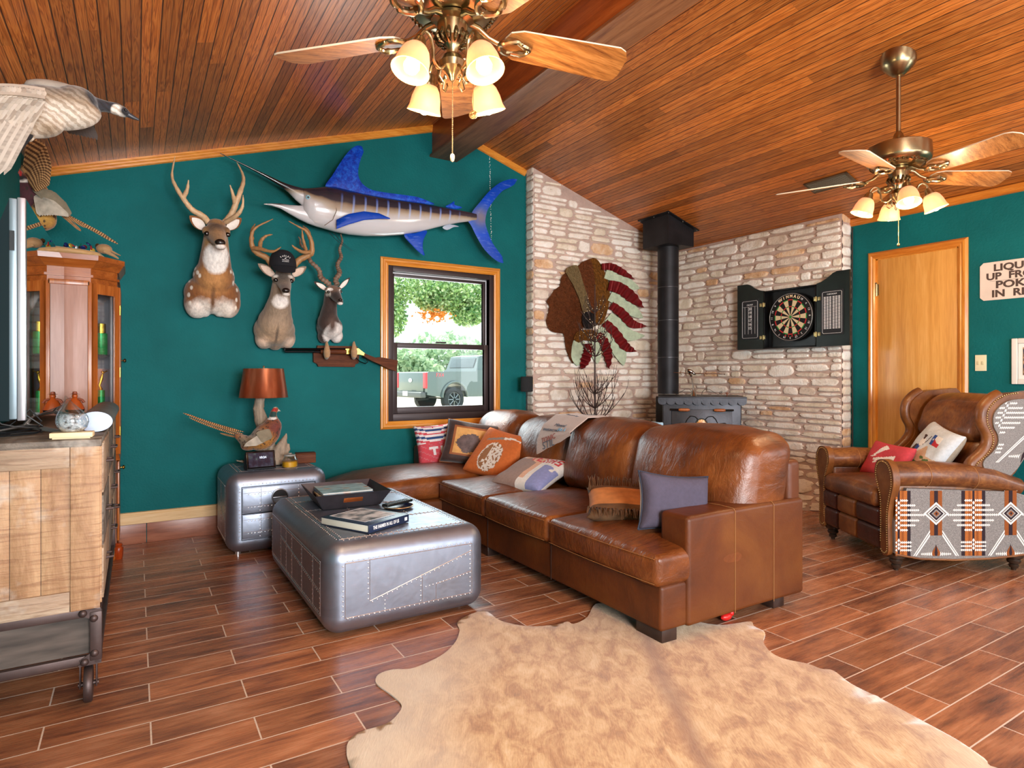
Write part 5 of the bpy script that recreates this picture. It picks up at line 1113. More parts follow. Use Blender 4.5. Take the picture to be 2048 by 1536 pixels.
def fin(name, pts, th, mt, Yc=YM, par=marl):
    P = smooth_closed([Vector((x, y, 0)) for x, y in pts], 3); m = MB(); n_ = len(P); c_ = sum((Vector(p) for p in P), Vector())/n_
    F0 = [z5(p.x, p.y, Yc-.001) for p in P]; cen = z5(c_.x, c_.y, Yc)
    for sg in (-1, 1):
        inner = [q.lerp(cen, .12)+Vector((0, sg*th/2, 0)) for q in F0]
        for i in range(n_): m.add([F0[i], F0[(i+1) % n_], inner[(i+1) % n_], inner[i]], [(0, 1, 2, 3)])
        m.add(inner, [tuple(range(n_))])
    return m.build(name, mt, par, world=True, ang=50)
fin('dorsal_fin', [(695, 338), (740, 270), (790, 190), (840, 120), (885, 78), (920, 70), (942, 85), (925, 130), (905, 200), (903, 270), (935, 330), (1000, 372), (1100, 392), (1250, 412), (1350, 428), (1418, 458), (1300, 446), (1150, 432), (1000, 412), (860, 378), (760, 350)], .014, M['fin'])
fin('tail_fin', [(1665, 510), (1720, 440), (1780, 370), (1850, 315), (1920, 291), (1965, 294), (1930, 320), (1870, 350), (1800, 430), (1762, 490), (1748, 540), (1745, 590), (1765, 660), (1800, 740), (1850, 810), (1872, 846), (1820, 826), (1750, 760), (1700, 680), (1660, 600), (1640, 565), (1680, 545)], .02, M['tailfin'])
fin('anal_fin', [(1215, 660), (1290, 648), (1368, 632), (1345, 690), (1340, 750), (1352, 797), (1310, 770), (1265, 725)], .012, M['tailfin'])
fin('second_dorsal_fin', [(1490, 474), (1520, 455), (1547, 438), (1550, 462), (1600, 478), (1560, 488)], .008, M['fin']); fin('ventral_finlet', [(1470, 608), (1520, 590), (1580, 605), (1545, 608), (1500, 628)], .006, simple('pale_fin', '#a9b8cc', .3))
m = MB(); P = [z5(x, y, Y) for x, y, Y in ((770, 590, 4.63), (850, 556, 4.60), (950, 533, 4.585), (1050, 535, 4.58), (1122, 552, 4.585))]
m.rings([[p+Vector((0, .006*sin(q), h_*cos(q))) for q in [2*pi*k/12 for k in range(12)]] for p, h_ in zip(P, (.035, .04, .034, .022, .004))]); m.build('pectoral_fin', M['tailfin'], marl, world=True, ang=70)
for k in (0, 1): m = MB(); m.tube([z5(720+30*k, 645, 4.70), z5(775+20*k, 700, 4.69), z5(870+10*k, 768, 4.71)], [.003, .002, .0008], 6); m.build('pelvic_fin', simple('thin_dark_fin', '#1f2b33', .4), marl, world=True)

# ============================================================ feathered birds
def feather(m, a, b_, w_, N, mi=0, bend=0.0, bars=None, tipr=.8):
    a, b_, N = Vector(a), Vector(b_), Vector(N).normalized(); d = b_-a; s_ = d.cross(N).normalized(); k = 9 if not bars else bars*2
    L_ = []
    for i in range(k+1):
        u = i/k; ww = w_*(min(1, u*5+.25))*(1 if u < tipr else max(.05, math.sqrt(max(0, 1-((u-tipr)/(1-tipr))**2)))); c = a+d*u+N*bend*sin(pi*u)*d.length
        L_.append((c-s_*ww, c+N*.004*(1-u), c+s_*ww))
    for i in range(k):
        q = mi if not bars else (mi if i % 2 else mi+1)
        P = [*L_[i], *L_[i+1]]; m.add(P, [(0, 1, 4, 3), (1, 2, 5, 4)], q)
def fan_of(m, roots, tips, n, w_, N, mi=0, bend=.05, bars=None, lift=.0025, w2=None):
    "feathers from a polyline of roots to a polyline of tips"
    def on(P, t_): k = min(int(t_*(len(P)-1)), len(P)-2); f_ = t_*(len(P)-1)-k; return Vector(P[k]).lerp(Vector(P[k+1]), f_)
    for i in range(n): t_ = i/(n-1); feather(m, on(roots, t_)+Vector(N)*lift*i, on(tips, t_)+Vector(N)*lift*i, w_+((w2 or w_)-w_)*t_, N, mi, bend, bars)
# ---------------------------- flying goose
YG = 3.2; g = lambda x, y, Y=YG: at_y(x, y, Y); L0 = g(60, 220); lcg = lambda x, y, Y=YG: tuple(g(x, y, Y)-L0)
goose = thing('goose_mount', 'flying goose mount with black neck and white cheek under the ceiling', 'goose mount', L0)
m = MB()
for (x, y, Y, rx, rz, ang) in ((95, 216, 3.2, .19, .088, 3), (40, 232, 3.17, .15, .08, 12), (150, 208, 3.22, .085, .072, -10)): m.ell(g(x, y, Y), (rx, .085, rz), 24, rot=rotm('Y', ang-8))
chain(m, [g(165, 202, 3.22), g(190, 209, 3.24), g(213, 213, 3.25), g(232, 218, 3.26), g(246, 224, 3.26)], [.05, .031, .024, .027, .024]); chain(m, [g(246, 224, 3.26), g(258, 230, 3.26)], [.02, .012]); chain(m, [g(55, 262, 3.17), g(58, 275, 3.17)], [.03, .018]); chain(m, [g(-40, 250, 3.13), g(0, 240, 3.15)], [.04, .07])
gm = masked('goose_plumage', '#a8957f', [
    (lcg(110, 178), (.24, .2, .045), '#8f8478', .4, .04), (lcg(120, 240), (.2, .2, .05), '#d9d0c4', .5, .05), (lcg(62, 272, 3.17), (.04, .1, .04), '#e2d3c0', .3, .02),
    (lcg(218, 212, 3.25), (.105, .15, .065), '#2a2c36', .1, .012), (lcg(237, 223, 3.24), (.028, .06, .032), '#ebe6df', .12, .006), (lcg(252, 224, 3.25), (.022, .07, .022), '#22222a', .3, .004)], .85, .8, 60, (1, 1, 1), .3, bars=((0, R(62), 0), 13.0, (.66, .6, .54)))
m.build('goose_body', gm, goose, world=True, weld=False, recalc=False, mods=REM(.006))
m = MB(); chain(m, [g(256, 229, 3.26), g(267, 235, 3.26), g(276, 239, 3.26)], [.0125, .009, .005]); m.build('bill', simple('dark_bill', '#3c4048', .35), goose, world=True)
m = MB(); m.ell(g(251.5, 220, 3.237), (.006, .005, .006), 10); m.build('eye', M['eye'], goose, world=True)
FG = [simple('grey_flight_feather', '#a69a8e', .8, var=.25, vs=9, stretch=(1, 1, 8)), simple('pale_covert_feather', '#b5a89a', .8, var=.2, vs=14), simple('dark_flight_feather', '#3a2f2b', .7, var=.3, vs=12), simple('feather_pale_edge', '#bdb1a5', .8, var=.1, vs=14), simple('feather_brown', '#9a8b7d', .8, var=.2, vs=20)]
m = MB()
for i in range(20):
    t_ = i/19; mi = (0, 3)[i % 2]; a_ = g(74-150*t_, 226-12*t_, 3.035-.11*t_); b_ = g(8-175*t_, 350-12*t_, 3.0-.14*t_); feather(m, a_+Vector((0, -.002*(i % 2), 0)), b_, .0125, (0, -1, 0), mi, .04)
for r_, (x0, y0_, x1, y1_, n_, w_) in enumerate(((84, 210, 46, 268, 20, .0135), (86, 203, 56, 246, 20, .0125), (88, 196, 64, 226, 19, .0115), (88, 189, 70, 212, 18, .0105), (90, 182, 78, 200, 17, .010))):
    for i in range(n_):
        t_ = i/(n_-1); dz = .006*r_; feather(m, g(x0-160*t_, y0_-16*sin(pi*t_*.8)+12*t_, 3.03-.12*t_-dz), g(x1-168*t_, y1_-14*sin(pi*t_*.8)+14*t_, 3.02-.12*t_-dz), w_, (0, -1, 0), (1, 0, 4, 1, 3)[(i+2*r_) % 5], .05)
m.grid(14, 6, lambda u, v: g(90-170*u, 176-16*sin(pi*u*.8)+12*u+22*v, 2.99-.12*u+.03*(1-v)), 1, thick=(0, .02, 0))
m.build('near_wing', FG, goose, world=True, weld=False, recalc=False, ang=60)
m = MB(); m.ell(g(112, 180, 3.29), (.11, .05, .035), 18, 1); fan_of(m, [g(130, 225, 3.33), g(165, 220, 3.35)], [g(140, 268, 3.38), g(195, 283, 3.40)], 9, .011, (0, -1, 0), 2, .02); m.build('far_wing', FG, goose, world=True, weld=False, recalc=False)
for dx, dy in ((0, 0), (6, -8)):
    m = MB(); m.tube([g(60+dx, 272+dy, 3.16), g(46+dx, 290+dy, 3.14)], [.011, .008], 8)
    for (x, y) in ((30, 300), (22, 310), (30, 317)): m.tube([g(46+dx, 290+dy, 3.14), g(x+dx, y+dy, 3.12)], [.007, .004], 6)
    m.prism([(0, 0), (1, 0), (1, 1)], lambda a, c: [g(46+dx, 290+dy, 3.141), g(22+dx, 305+dy, 3.12), g(30+dx, 316+dy, 3.12)][int(a+c)], lambda a, c: [g(46+dx, 290+dy, 3.137), g(22+dx, 305+dy, 3.116), g(30+dx, 316+dy, 3.116)][int(a+c)]); m.build('webbed_foot', simple('black_webbed_foot', '#23252a', .4), goose, world=True)
# ---------------------------- pheasant mounts
M['barred'] = simple('buff_feather', '#b98e5e', .8, var=.25, vs=40); M['barred2'] = simple('brown_bar_feather', '#5a3a22', .8, var=.2, vs=40); M['greyf'] = simple('pale_grey_feather', '#b3a898', .8, var=.25, vs=25); M['greyf2'] = simple('olive_grey_feather', '#7d725e', .8, var=.2, vs=25)
FP = [M['barred'], M['barred2'], M['greyf'], M['greyf2']]
YP = 4.42; L0 = g(45, 380, YP); ph = thing('flying_pheasant_mount', 'ring-necked pheasant mount with spread wings, flying below the goose', 'pheasant mount', L0)
lcp = lambda x, y, Y=YP: tuple(g(x, y, Y)-L0)
m = MB(); m.ell(g(48, 380, YP), (.11, .08, .15), 22, rot=rotm('Y', -28)); m.ell(g(75, 425, YP), (.08, .07, .11), 20, rot=rotm('Y', -35)); chain(m, [g(38, 362, YP-.03), g(33, 352, YP-.06), g(31, 344, YP-.08)], [.055, .036, .031]); chain(m, [g(33, 344, YP-.10), g(36, 346, YP-.135)], [.015, .006])
hm = masked('wild_pheasant_plumage', '#a8743a', [
    (lcp(60, 372, 4.36), (.05, .1, .06), '#b98a4c', .4, .03), (lcp(80, 420, 4.36), (.09, .12, .08), '#b5883c', .3, .04), (lcp(32, 386, 4.38), (.105, .2, .12), '#43141f', .12, .02),
    (lcp(32, 359, 4.35), (.055, .12, .016), '#e8e2da', .2, .006), (lcp(32, 352, 4.33), (.04, .1, .022), '#15161a', .25, .006), (lcp(36, 343, 4.30), (.026, .06, .016), '#b81f22', .2, .005), (lcp(31, 336, 4.33), (.035, .08, .012), '#5d4a3a', .3, .005)], .8, .6, 55, (1, 1, 1), .4, spots=(42, '#2a1a12'))
m.build('pheasant_body', hm, ph, world=True, weld=False, recalc=False, mods=REM(.0065))
m = MB(); fan_of(m, [g(48, 355, 4.38), g(60, 372, 4.36), g(70, 385, 4.35)], [g(62, 272, 4.34), g(92, 290, 4.32), g(104, 330, 4.30), g(101, 368, 4.31)], 17, .013, (0, -1, 0), 0, .03, 9)
m.ell(g(66, 345, 4.37), (.055, .015, .09), 14, 0, rot=rotm('Y', 25)); m.build('upper_wing', FP, ph, world=True, weld=False, recalc=False)
m = MB(); fan_of(m, [g(72, 388, 4.36), g(88, 396, 4.34), g(100, 402, 4.33)], [g(80, 432, 4.30), g(112, 432, 4.29), g(138, 436, 4.29)], 13, .014, (0, -1, 0), 2, .04)
fan_of(m, [g(66, 374, 4.345), g(100, 382, 4.335), g(122, 402, 4.33)], [g(94, 398, 4.32), g(122, 410, 4.31), g(140, 434, 4.30)], 10, .018, (0, -1, 0), 3, .02); m.build('lower_wing', FP, ph, world=True, weld=False, recalc=False)
for k, (x, y, w_) in enumerate(((172, 455, .009), (162, 462, .008), (220, 477, .009), (236, 488, .008))): m = MB(); feather(m, g(112, 420, 4.36), g(x, y, 4.30), w_, (0, -1, 0), 0, .03, 24); m.build('tail_feather', FP, ph, world=True, weld=False, recalc=False)
# standing pheasant (beside the lamp)
YP = 4.40; L0 = g(520, 912, YP); p2 = thing('standing_pheasant_mount', 'ring-necked pheasant mount with a long barred tail, perched by the copper-shaded lamp', 'pheasant mount', L0)
m = MB(); m.ell(g(530, 872, YP), (.115, .075, .08), 24, rot=rotm('Y', -42)); m.ell(g(545, 853, YP), (.06, .06, .065), 18); m.ell(g(505, 884, YP), (.08, .05, .05), 18, rot=rotm('Y', -25)); chain(m, [g(548, 848, YP), g(546, 834, YP), g(547, 825, YP), g(551, 819, YP)], [.045, .026, .021, .020]); chain(m, [g(553, 819, YP), g(561, 822, YP)], [.010, .004]); chain(m, [g(488, 880, YP), g(475, 872, YP)], [.035, .02])
hm = masked('perched_pheasant_plumage', '#8a5428', [
    (lcp(553, 868, 4.33), (.06, .12, .10), '#6f2f22', .35, .04), (lcp(528, 885, 4.33), (.08, .1, .07), '#a8702c', .4, .05), (lcp(506, 868, 4.33), (.085, .1, .035), '#8d7f70', .3, .03), (lcp(490, 884, 4.35), (.05, .1, .03), '#6e5f4a', .3, .03),
    (lcp(545, 837, 4.35), (.034, .1, .010), '#eae6e0', .2, .004), (lcp(547, 829, 4.36), (.03, .1, .020), '#123c38', .2, .004), (lcp(551, 820, 4.35), (.02, .1, .012), '#b82a24', .2, .003), (lcp(549, 814.5, 4.36), (.022, .1, .006), '#cfc4b8', .2, .003), (lcp(561, 822, 4.36), (.012, .1, .012), '#d8d0c0', .2, .002)], .75, .7, 60, (1, 1, 1), .5, spots=(55, '#2e1c14'))
m.build('pheasant_body', hm, p2, world=True, weld=False, recalc=False, mods=REM(.0055))
m = MB(); m.ell(g(552, 820, 4.378), .0035, 8); m.build('eye', M['eye'], p2, world=True)
m = MB(); fan_of(m, [g(535, 862, 4.33), g(540, 872, 4.325)], [g(488, 893, 4.335), g(505, 890, 4.33)], 8, .014, (0, -1, 0), 2, .05); fan_of(m, [g(540, 860, 4.325), g(544, 872, 4.32)], [g(512, 868, 4.32), g(520, 882, 4.315)], 7, .013, (0, -1, 0), 3, .03); m.build('folded_wing', FP, p2, world=True, weld=False, recalc=False)
for (x, y, x2, y2) in ((372, 827, 486, 868), (378, 835, 484, 872), (366, 826, 488, 864), (440, 866, 486, 876)): m = MB(); feather(m, g(x2, y2, 4.40), g(x, y, 4.46), .008, (0, -.7, .7), 0, -.03, 30, .7); m.build('tail_feather', FP, p2, world=True, weld=False, recalc=False)
for dx in (0, 9): m = MB(); m.tube([g(528+dx, 893, 4.40), g(530+dx, 912, 4.41)], [.008, .005], 8); m.build('leg', M['greyf2'], p2, world=True)

# ============================================================ rifle on a hoof-hook rack
z6 = lambda x, y, Y=4.84: at_y(360+x/4.452, 650+y/4.452, Y)
def flatp(m, pts, Y0_, Y1_, mi=None, f=z6): m.prism(pts, lambda a, c: f(a, c, Y0_), lambda a, c: Vector((f(a, c, Y0_).x, Y1_, f(a, c, Y0_).z)), mi)
rk = thing('rifle_rack', 'small dark wood wall rack with two hoof hooks below the antelope mount', 'gun rack', z6(1390, 370, 4.92)); M['walnut'] = wood('walnut', '#3d1e10', '#5e311b', '#764528', 'x', 2, .55, .1, 0); M['walnut'].node_tree.nodes['Principled BSDF'].inputs['Specular IOR Level'].default_value = .15
m = MB(); flatp(m, [(1225, 182), (1580, 190), (1580, 210), (1598, 225), (1590, 340), (1562, 350), (1555, 374), (1232, 370), (1222, 346), (1190, 330), (1188, 240), (1218, 225)], 4.895, 4.925); m.build('back_board', M['walnut'], rk, world=True, ang=20)
for x in (1308, 1550):
    m = MB(); m.tube([z6(x-10, 290, 4.90), z6(x-5, 290, 4.84), z6(x, 270, 4.80), z6(x, 235, 4.79), z6(x, 200, 4.80), z6(x-2, 160, 4.81), z6(x, 148, 4.83)], [.012, .016, .024, .026, .018, .01, .004], 12); m.build('hoof_hook', masked('tan_hoof_fur', '#b58e66', [], .8, .4, 60), rk, world=True)
rf = thing('lever_action_rifle', 'lever-action rifle with brass receiver lying across the hoof hooks', 'rifle', z6(1450, 250)); M['gunblue'] = simple('blued_steel', '#17171a', .3, .8); M['gunbrass'] = simple('polished_brass', '#c8a44e', .2, 1.0)
m = MB(); m.tube([z6(925, 215), z6(1475, 218)], .010, 8); m.tube([z6(935, 238), z6(1300, 240)], .0075, 10); m.box(z6(930, 218), (.008, .03, .03), .003, 1); m.build('barrel', M['gunblue'], rf, world=True)
m = MB(); m.tube([z6(1250, 236), z6(1270, 237), z6(1400, 238), z6(1478, 240)], [.014, .019, .02, .021], 12); m.build('forend', M['walnut'], rf, world=True)
m = MB(); flatp(m, [(1475, 212), (1590, 208), (1610, 225), (1650, 255), (1648, 275), (1600, 262), (1475, 258)], 4.828, 4.855); m.build('receiver', M['gunbrass'], rf, world=True, ang=30)
m = MB(); m.tube([z6(1500, 262), z6(1560, 285), z6(1600, 325), z6(1650, 345), z6(1672, 330), z6(1655, 300), z6(1620, 285)], .004, 8); m.build('lever', M['gunblue'], rf, world=True)
m = MB(); flatp(m, [(1645, 253), (1700, 275), (1745, 292), (1780, 285), (1850, 298), (1940, 316), (1938, 345), (1925, 412), (1860, 390), (1780, 350), (1700, 315), (1640, 280)], 4.822, 4.860); m.build('stock', M['walnut'], rf, world=True, ang=40)
# ============================================================ copper-shaded driftwood lamp
gz = lambda x, y, Y=4.55: at_y(x, y, Y)
TT = .528   # side table top
M['copper'] = simple('aged_copper', '#a5603f', .3, .9, var=.4, vs=4, stretch=(1, 1, .15)); M['drift'] = masked('driftwood', '#a3917e', [], .85, .8, 9, (6, 6, .7), .45, 0)
lc_ = gz(527.5, 795); lamp = thing('table_lamp', 'driftwood table lamp with a lit copper drum shade on the aluminium side table', 'table lamp', (lc_.x, 4.55, TT))
t = NT('lit_copper_shade'); f_ = t.noise(t.map(t.obj, (5, 5, .6)), 3, 4); tr = t.N('BsdfTranslucent', {0: (.9, .32, .1, 1)})
t.set(Base_Color=t.ramp(f_, [(.3, S('#6b3a27')), (.55, S('#94583c')), (.75, S('#c88a66'))]), Metallic=.75, Roughness=.33)
mx = t.N('MixShader', {0: .2, 1: t.b.outputs[0], 2: tr.outputs[0]}); t.L(mx.outputs[0], t.out.inputs[0]); M['lampshade'] = t.m
m = MB(); zb, zt = .997-TT, 1.198-TT; m.lathe([(.162, zb), (.160, zb+.003), (.131, zt), (.128, zt), (.157, zb+.004), (.159, zb)], n=48); m.v = m.v; sh = m.build('lamp_shade', M['lampshade'], lamp, ang=40)
m = MB(); m.tube([(0, 0, .40), (0, 0, zt+.01)], .004, 8); m.tube([(-.128, 0, zt-.01), (.128, 0, zt-.01)], .002, 6); m.tube([(0, -.128, zt-.01), (0, .128, zt-.01)], .002, 6); m.ell((0, 0, zt+.014), .007, 8); m.build('harp', M['brass'], lamp)
m = MB(); m.ell((0, 0, .54), (.028, .028, .04), 14); m.build('bulb', M['bulb'], lamp)
pl_ = bpy.data.lights.new('lamp_light', 'POINT'); pl_.energy = 6; pl_.color = (1, .62, .3); pl_.shadow_soft_size = .03; lo = bpy.data.objects.new('lamp_light', pl_); C.objects.link(lo); lo.location = (lc_.x, 4.55, TT+.50)
def dw(m, pts, rad, seed, n=16):
    m.tube(pts, rad, n)
m = MB(); P = [gz(519, 800), gz(517, 818), gz(521, 835), gz(527, 852), gz(532, 880), gz(537, 905), gz(540, 925)]
dw(m, [P[0]+Vector((.03, 0, .06))]+P, [.02, .032, .036, .042, .05, .05, .06, .075], 1)
dw(m, [gz(540, 925, 4.52), gz(552, 912, 4.50), gz(562, 895, 4.49), gz(568, 880, 4.49), gz(573, 866, 4.49)], [.05, .052, .04, .022, .005], 2)
dw(m, [gz(556, 922, 4.50), gz(568, 910, 4.49), gz(575, 898, 4.49), gz(578, 886, 4.49)], [.045, .032, .018, .005], 3)
dw(m, [gz(545, 926, 4.54), gz(505, 926, 4.5), gz(470, 921, 4.46)], [.03, .014, .004], 4); m.ell((lc_.x+.03, 4.54, TT+.018), (.13, .09, .03), 20); m.ell((lc_.x+.09, 4.50, TT+.02), (.09, .06, .03), 16)
m.v = [Vector((p.x, p.y, max(p.z, TT+.001))) for p in m.v]
m.build('driftwood_base', M['drift'], lamp, world=True, weld=False, recalc=False, mods=REM(.007, 2)+[('DISPLACE', dict(strength=.012, mid_level=.5, texture=bpy.data.textures.new('drift_tex', 'CLOUDS')))])
bpy.data.textures['drift_tex'].noise_scale = .03
# things on the side table
sd = thing('smart_display', 'small black smart display with a lit screen on the side table', 'smart display', (.70, 4.33, TT), R(6))
t = NT('display_screen'); n_ = t.noise(t.obj, 26, 4, .6); c_ = t.ramp(n_, [(.42, (.004, .006, .015, 1)), (.58, (.015, .02, .035, 1)), (.66, (.03, .05, .045, 1)), (.75, (.12, .14, .15, 1))]); t.set(Base_Color=(0, 0, 0, 1), Roughness=.1, Emission_Color=c_, Emission_Strength=.9)
m = MB(); pf_ = [(-.012, .002), (.045, .002), (.06, .02), (.05, .06), (.018, .118), (.004, .12), (-.03, .008)]; m.rings([[Vector((x, y_, z_)) for y_, z_ in pf_] for x in (-.088, .088)]); m.build('display_body', simple('charcoal_fabric', '#2b2f3a', .9, bump=.2, bs=400), sd, ang=30)
TF = Matrix.Translation((0, -.016, .064)) @ Matrix.Rotation(R(-16), 4, 'X'); m = MB(TF); m.box((0, -.004, 0), (.185, .010, .122), .005, 3); bz = m.build('display_bezel', simple('gloss_black', '#08080c', .08), sd)
m = MB(TF); m.box((0, -.0098, .002), (.155, .001, .092)); m.build('screen', t.m, bz)
wm = TF @ Vector((.0, -.0105, .014)); text('screen_text', '10:24', TF @ Vector((.012, -.0108, .016)), (1, 0, 0), (0, .27, .96), .02, simple('screen_white', '#dfe8ff', .5, emit='#cfe0ff', es=1.0), bz, world=False, ext=.0001)
cn = thing('jar_candle', 'yellow candle in a clear glass jar with a lid beside the smart display', 'candle', (.893, 4.35, TT))
m = MB(); m.lathe([(.046, .002), (.05, .006), (.05, .036), (.046, .039)], n=28); m.build('candle_wax', simple('yellow_wax', '#e6a412', .4), cn)
m = MB(); m.lathe([(.049, 0), (.054, .004), (.054, .05), (.046, .058), (.04, .066), (.036, .076), (.034, .076), (.038, .064), (.044, .056), (.051, .048), (.051, .004)], n=28); m.build('jar', M['clear'], cn, recalc=False); m = MB(); m.lathe([(.038, .076), (.038, .086), (.014, .09), (.012, .096), (.001, .097)], n=24); m.build('lid', simple('frosted_lid', '#c8c4be', .2, trans=.6), cn)
wb = thing('wooden_box', 'small dark polished wooden box at the back of the side table', 'box', (1.035, 4.52, TT), R(-8)); m = MB(); m.box((0, 0, .033), (.135, .10, .064), .004, 2); m.build('box_body', M['walnut'], wb); m = MB(); m.box((0, 0, .068), (.137, .102, .005), .002, 1); m.build('box_lid', M['walnut'], wb)

# ============================================================ things on the coffee table
CT = .4215
tr = thing('magazine_tray', 'flared dark metal tray of magazines on the coffee table', 'tray', (1.03, 3.53, CT), R(-3)); M['tray'] = simple('dark_zinc', '#4a4850', .4, .7, var=.2, vs=12)
w0, w1, d0, d1, hh = .155, .205, .17, .215, .085
def quad(m, a, b_, c, d, th=.003):
    a, b_, c, d = map(Vector, (a, b_, c, d)); N = (b_-a).cross(c-b_).normalized()*th; m.prism([0, 1, 2, 3], None, None) if False else m.add([a, b_, c, d, a+N, b_+N, c+N, d+N], [(0, 1, 2, 3), (7, 6, 5, 4), (0, 4, 5, 1), (1, 5, 6, 2), (2, 6, 7, 3), (3, 7, 4, 0)])
m = MB(); B_ = [(-w0, -d0, .002), (w0, -d0, .002), (w0, d0, .002), (-w0, d0, .002)]; T_ = [(-w1, -d1, hh), (w1, -d1, hh), (w1, d1, hh), (-w1, d1, hh)]
quad(m, *B_)
for i in range(4): j = (i+1) % 4; quad(m, B_[i], B_[j], T_[j], T_[i])
m.build('tray_body', M['tray'], tr, ang=20)
m = MB(); 
cp = Vector((-.0, -(d0+d1)/2-.004, .047)); q = Matrix.Rotation(R(90-28), 3, 'X')
m.box(cp, (.105, .003, .030), .001, 1, rot=rotm('X', 28)); lp = m.build('label_plate', simple('copper_label', '#d8824a', .25, .9), tr)
for k, (sc_, cv, z_, rz_) in enumerate((((.29, .22), '#8c6a5a', .012, 2), ((.28, .215), '#e8e2d8', .022, -2), ((.27, .22), '#5a2f3a', .033, 1), ((.29, .21), '#c9b48c', .045, -3), ((.275, .215), '#3f6d96', .056, 3), ((.28, .21), '#88a8b4', .066, 0))):
    mg = thing('magazine', ['magazine with a taupe cover at the bottom of the metal tray', 'white magazine low in the metal tray pile', 'plum-covered magazine in the middle of the tray pile', 'tan magazine above the plum one in the metal tray', 'blue magazine second from the top of the tray pile', 'pale blue magazine topmost of the tray pile'][k], 'magazine', (1.03+.004*(k % 3), 3.53+.012*k, CT+z_-.006), R(rz_-3), 'magazines in the metal tray')
    m = MB(); m.box((0, 0, .0045), (sc_[0], sc_[1]*1.2, .007), .001, 1); m.build('pages', simple('page_edges', '#efece6', .8), mg)
    t = NT('magazine_cover'); n_ = t.noise(t.map(t.obj, (8, 20, 1)), 1.3, 3); t.set(Base_Color=t.ramp(n_, [(.4, S(cv)), (.58, tuple(min(1, x*1.7+.05) for x in S(cv)[:3])), (.63, S('#d8a070')), (.7, S('#2a2430'))]), Roughness=.3)
    m = MB(); m.box((0, 0, .0088), (sc_[0]+.004, sc_[1]*1.2+.004, .0012)); m.box((0, 0, .0004), (sc_[0]+.004, sc_[1]*1.2+.004, .0008)); m.build('cover', t.m, mg)
bk_ = thing('coffee_table_book', 'thick hardback book, spine reading THE FARMER IN ALL OF US, on the coffee table', 'book', (.962, 2.965, CT), 0)
a_ = Vector((.893, 2.741, 0)); e1 = (Vector((1.14, 2.864, 0))-a_).normalized(); rz = math.atan2(e1.y, e1.x); MW[bk_.name] = Matrix.Translation((.965, 2.962, CT)) @ Matrix.Rotation(rz, 4, 'Z'); bk_.rotation_euler = (0, 0, rz); bk_.location = (.965, 2.962, CT)
bw, bd = .275, .325
m = MB(); m.box((0, .003, .019), (bw-.008, bd-.012, .030), .001, 1); m.build('pages', simple('cream_pages', '#f0ead8', .8, bump=.3, bs=500, stretch=(1, 1, 40)), bk_)
M['navy'] = simple('navy_cover', '#1d2944', .35)
m = MB(); m.box((0, 0, .0015), (bw, bd, .003), .001, 1); m.box((0, 0, .0365), (bw, bd, .003), .001, 1); m.box((0, -bd/2+.0015, .019), (bw, .004, .037), .0015, 1); cv = m.build('cover', M['navy'], bk_)
t = NT('cover_photo'); n_ = t.noise(t.map(t.obj, (7, 11, 1)), 1.4, 4); t.set(Base_Color=t.ramp(n_, [(.36, S('#2c2c33')), (.45, S('#8b8b93')), (.55, S('#cfd0d6')), (.7, S('#e6e6ea'))]), Roughness=.3)
m = MB(); m.box((.005, .02, .0383), (.20, .235, .0006)); m.build('cover_photo', t.m, cv); m = MB(); [m.box(c, s_) for c, s_ in (((.005, -.0995, .0385), (.21, .004, .0008)), ((.005, .1395, .0385), (.21, .004, .0008)), ((-.0975, .02, .0385), (.004, .243, .0008)), ((.1075, .02, .0385), (.004, .243, .0008)))]; m.build('cover_border', simple('white_border', '#e8e8ee', .5), cv)
text('spine_lettering', 'THE FARMER IN ALL OF US', (-.022, -bd/2-.0008, .019), (1, 0, 0), (0, 0, 1), .0235, M['chalk'], cv, world=False, sx=.62, off=.0002); m = MB(); m.box((.115, -bd/2-.0006, .019), (.018, .001, .016)); m.build('spine_emblem', M['chalk'], cv)
text('cover_lettering', 'THE FARMER IN ALL OF US', (.0, -.118, .0383), (1, 0, 0), (0, 1, 0), .014, simple('grey_print', '#8a92a6', .5), cv, world=False)
cs = thing('round_coaster', 'round gold-rimmed dark dish under the remote on the coffee table', 'coaster', (1.232, 3.215, CT)); m = MB(); m.lathe([(.05, 0), (.07, .002), (.083, .011), (.085, .012), (.08, .012), (.066, .004), (.001, .003)], n=36); m.build('dish', simple('dark_blue_dish', '#1d2140', .3), cs); m = MB(); m.tube([(.083*cos(2*pi*k/40), .083*sin(2*pi*k/40), .012) for k in range(41)], .0028, 8, cap=False); m.build('dish_rim', simple('gold_rim', '#d9b98a', .25, .9), cs)
rm = thing('tv_remote', 'slim black remote control with buttons lying across the round dish', 'remote', (1.235, 3.225, CT+.0165), math.atan2(3.256-3.18, 1.335-1.132)+R(4)); m = MB(); m.box((0, 0, .009), (.20, .046, .016), .007, 3); m.build('remote_body', simple('remote_black', '#141a1c', .35), rm)
m = MB()
for i in range(11):
    for j in (-1, 0, 1): m.box((-.07+.0135*i, j*.0125, .0175), (.008, .007, .002), .001, 1)
o = m.build('buttons', simple('remote_buttons', '#3c4448', .5), rm)

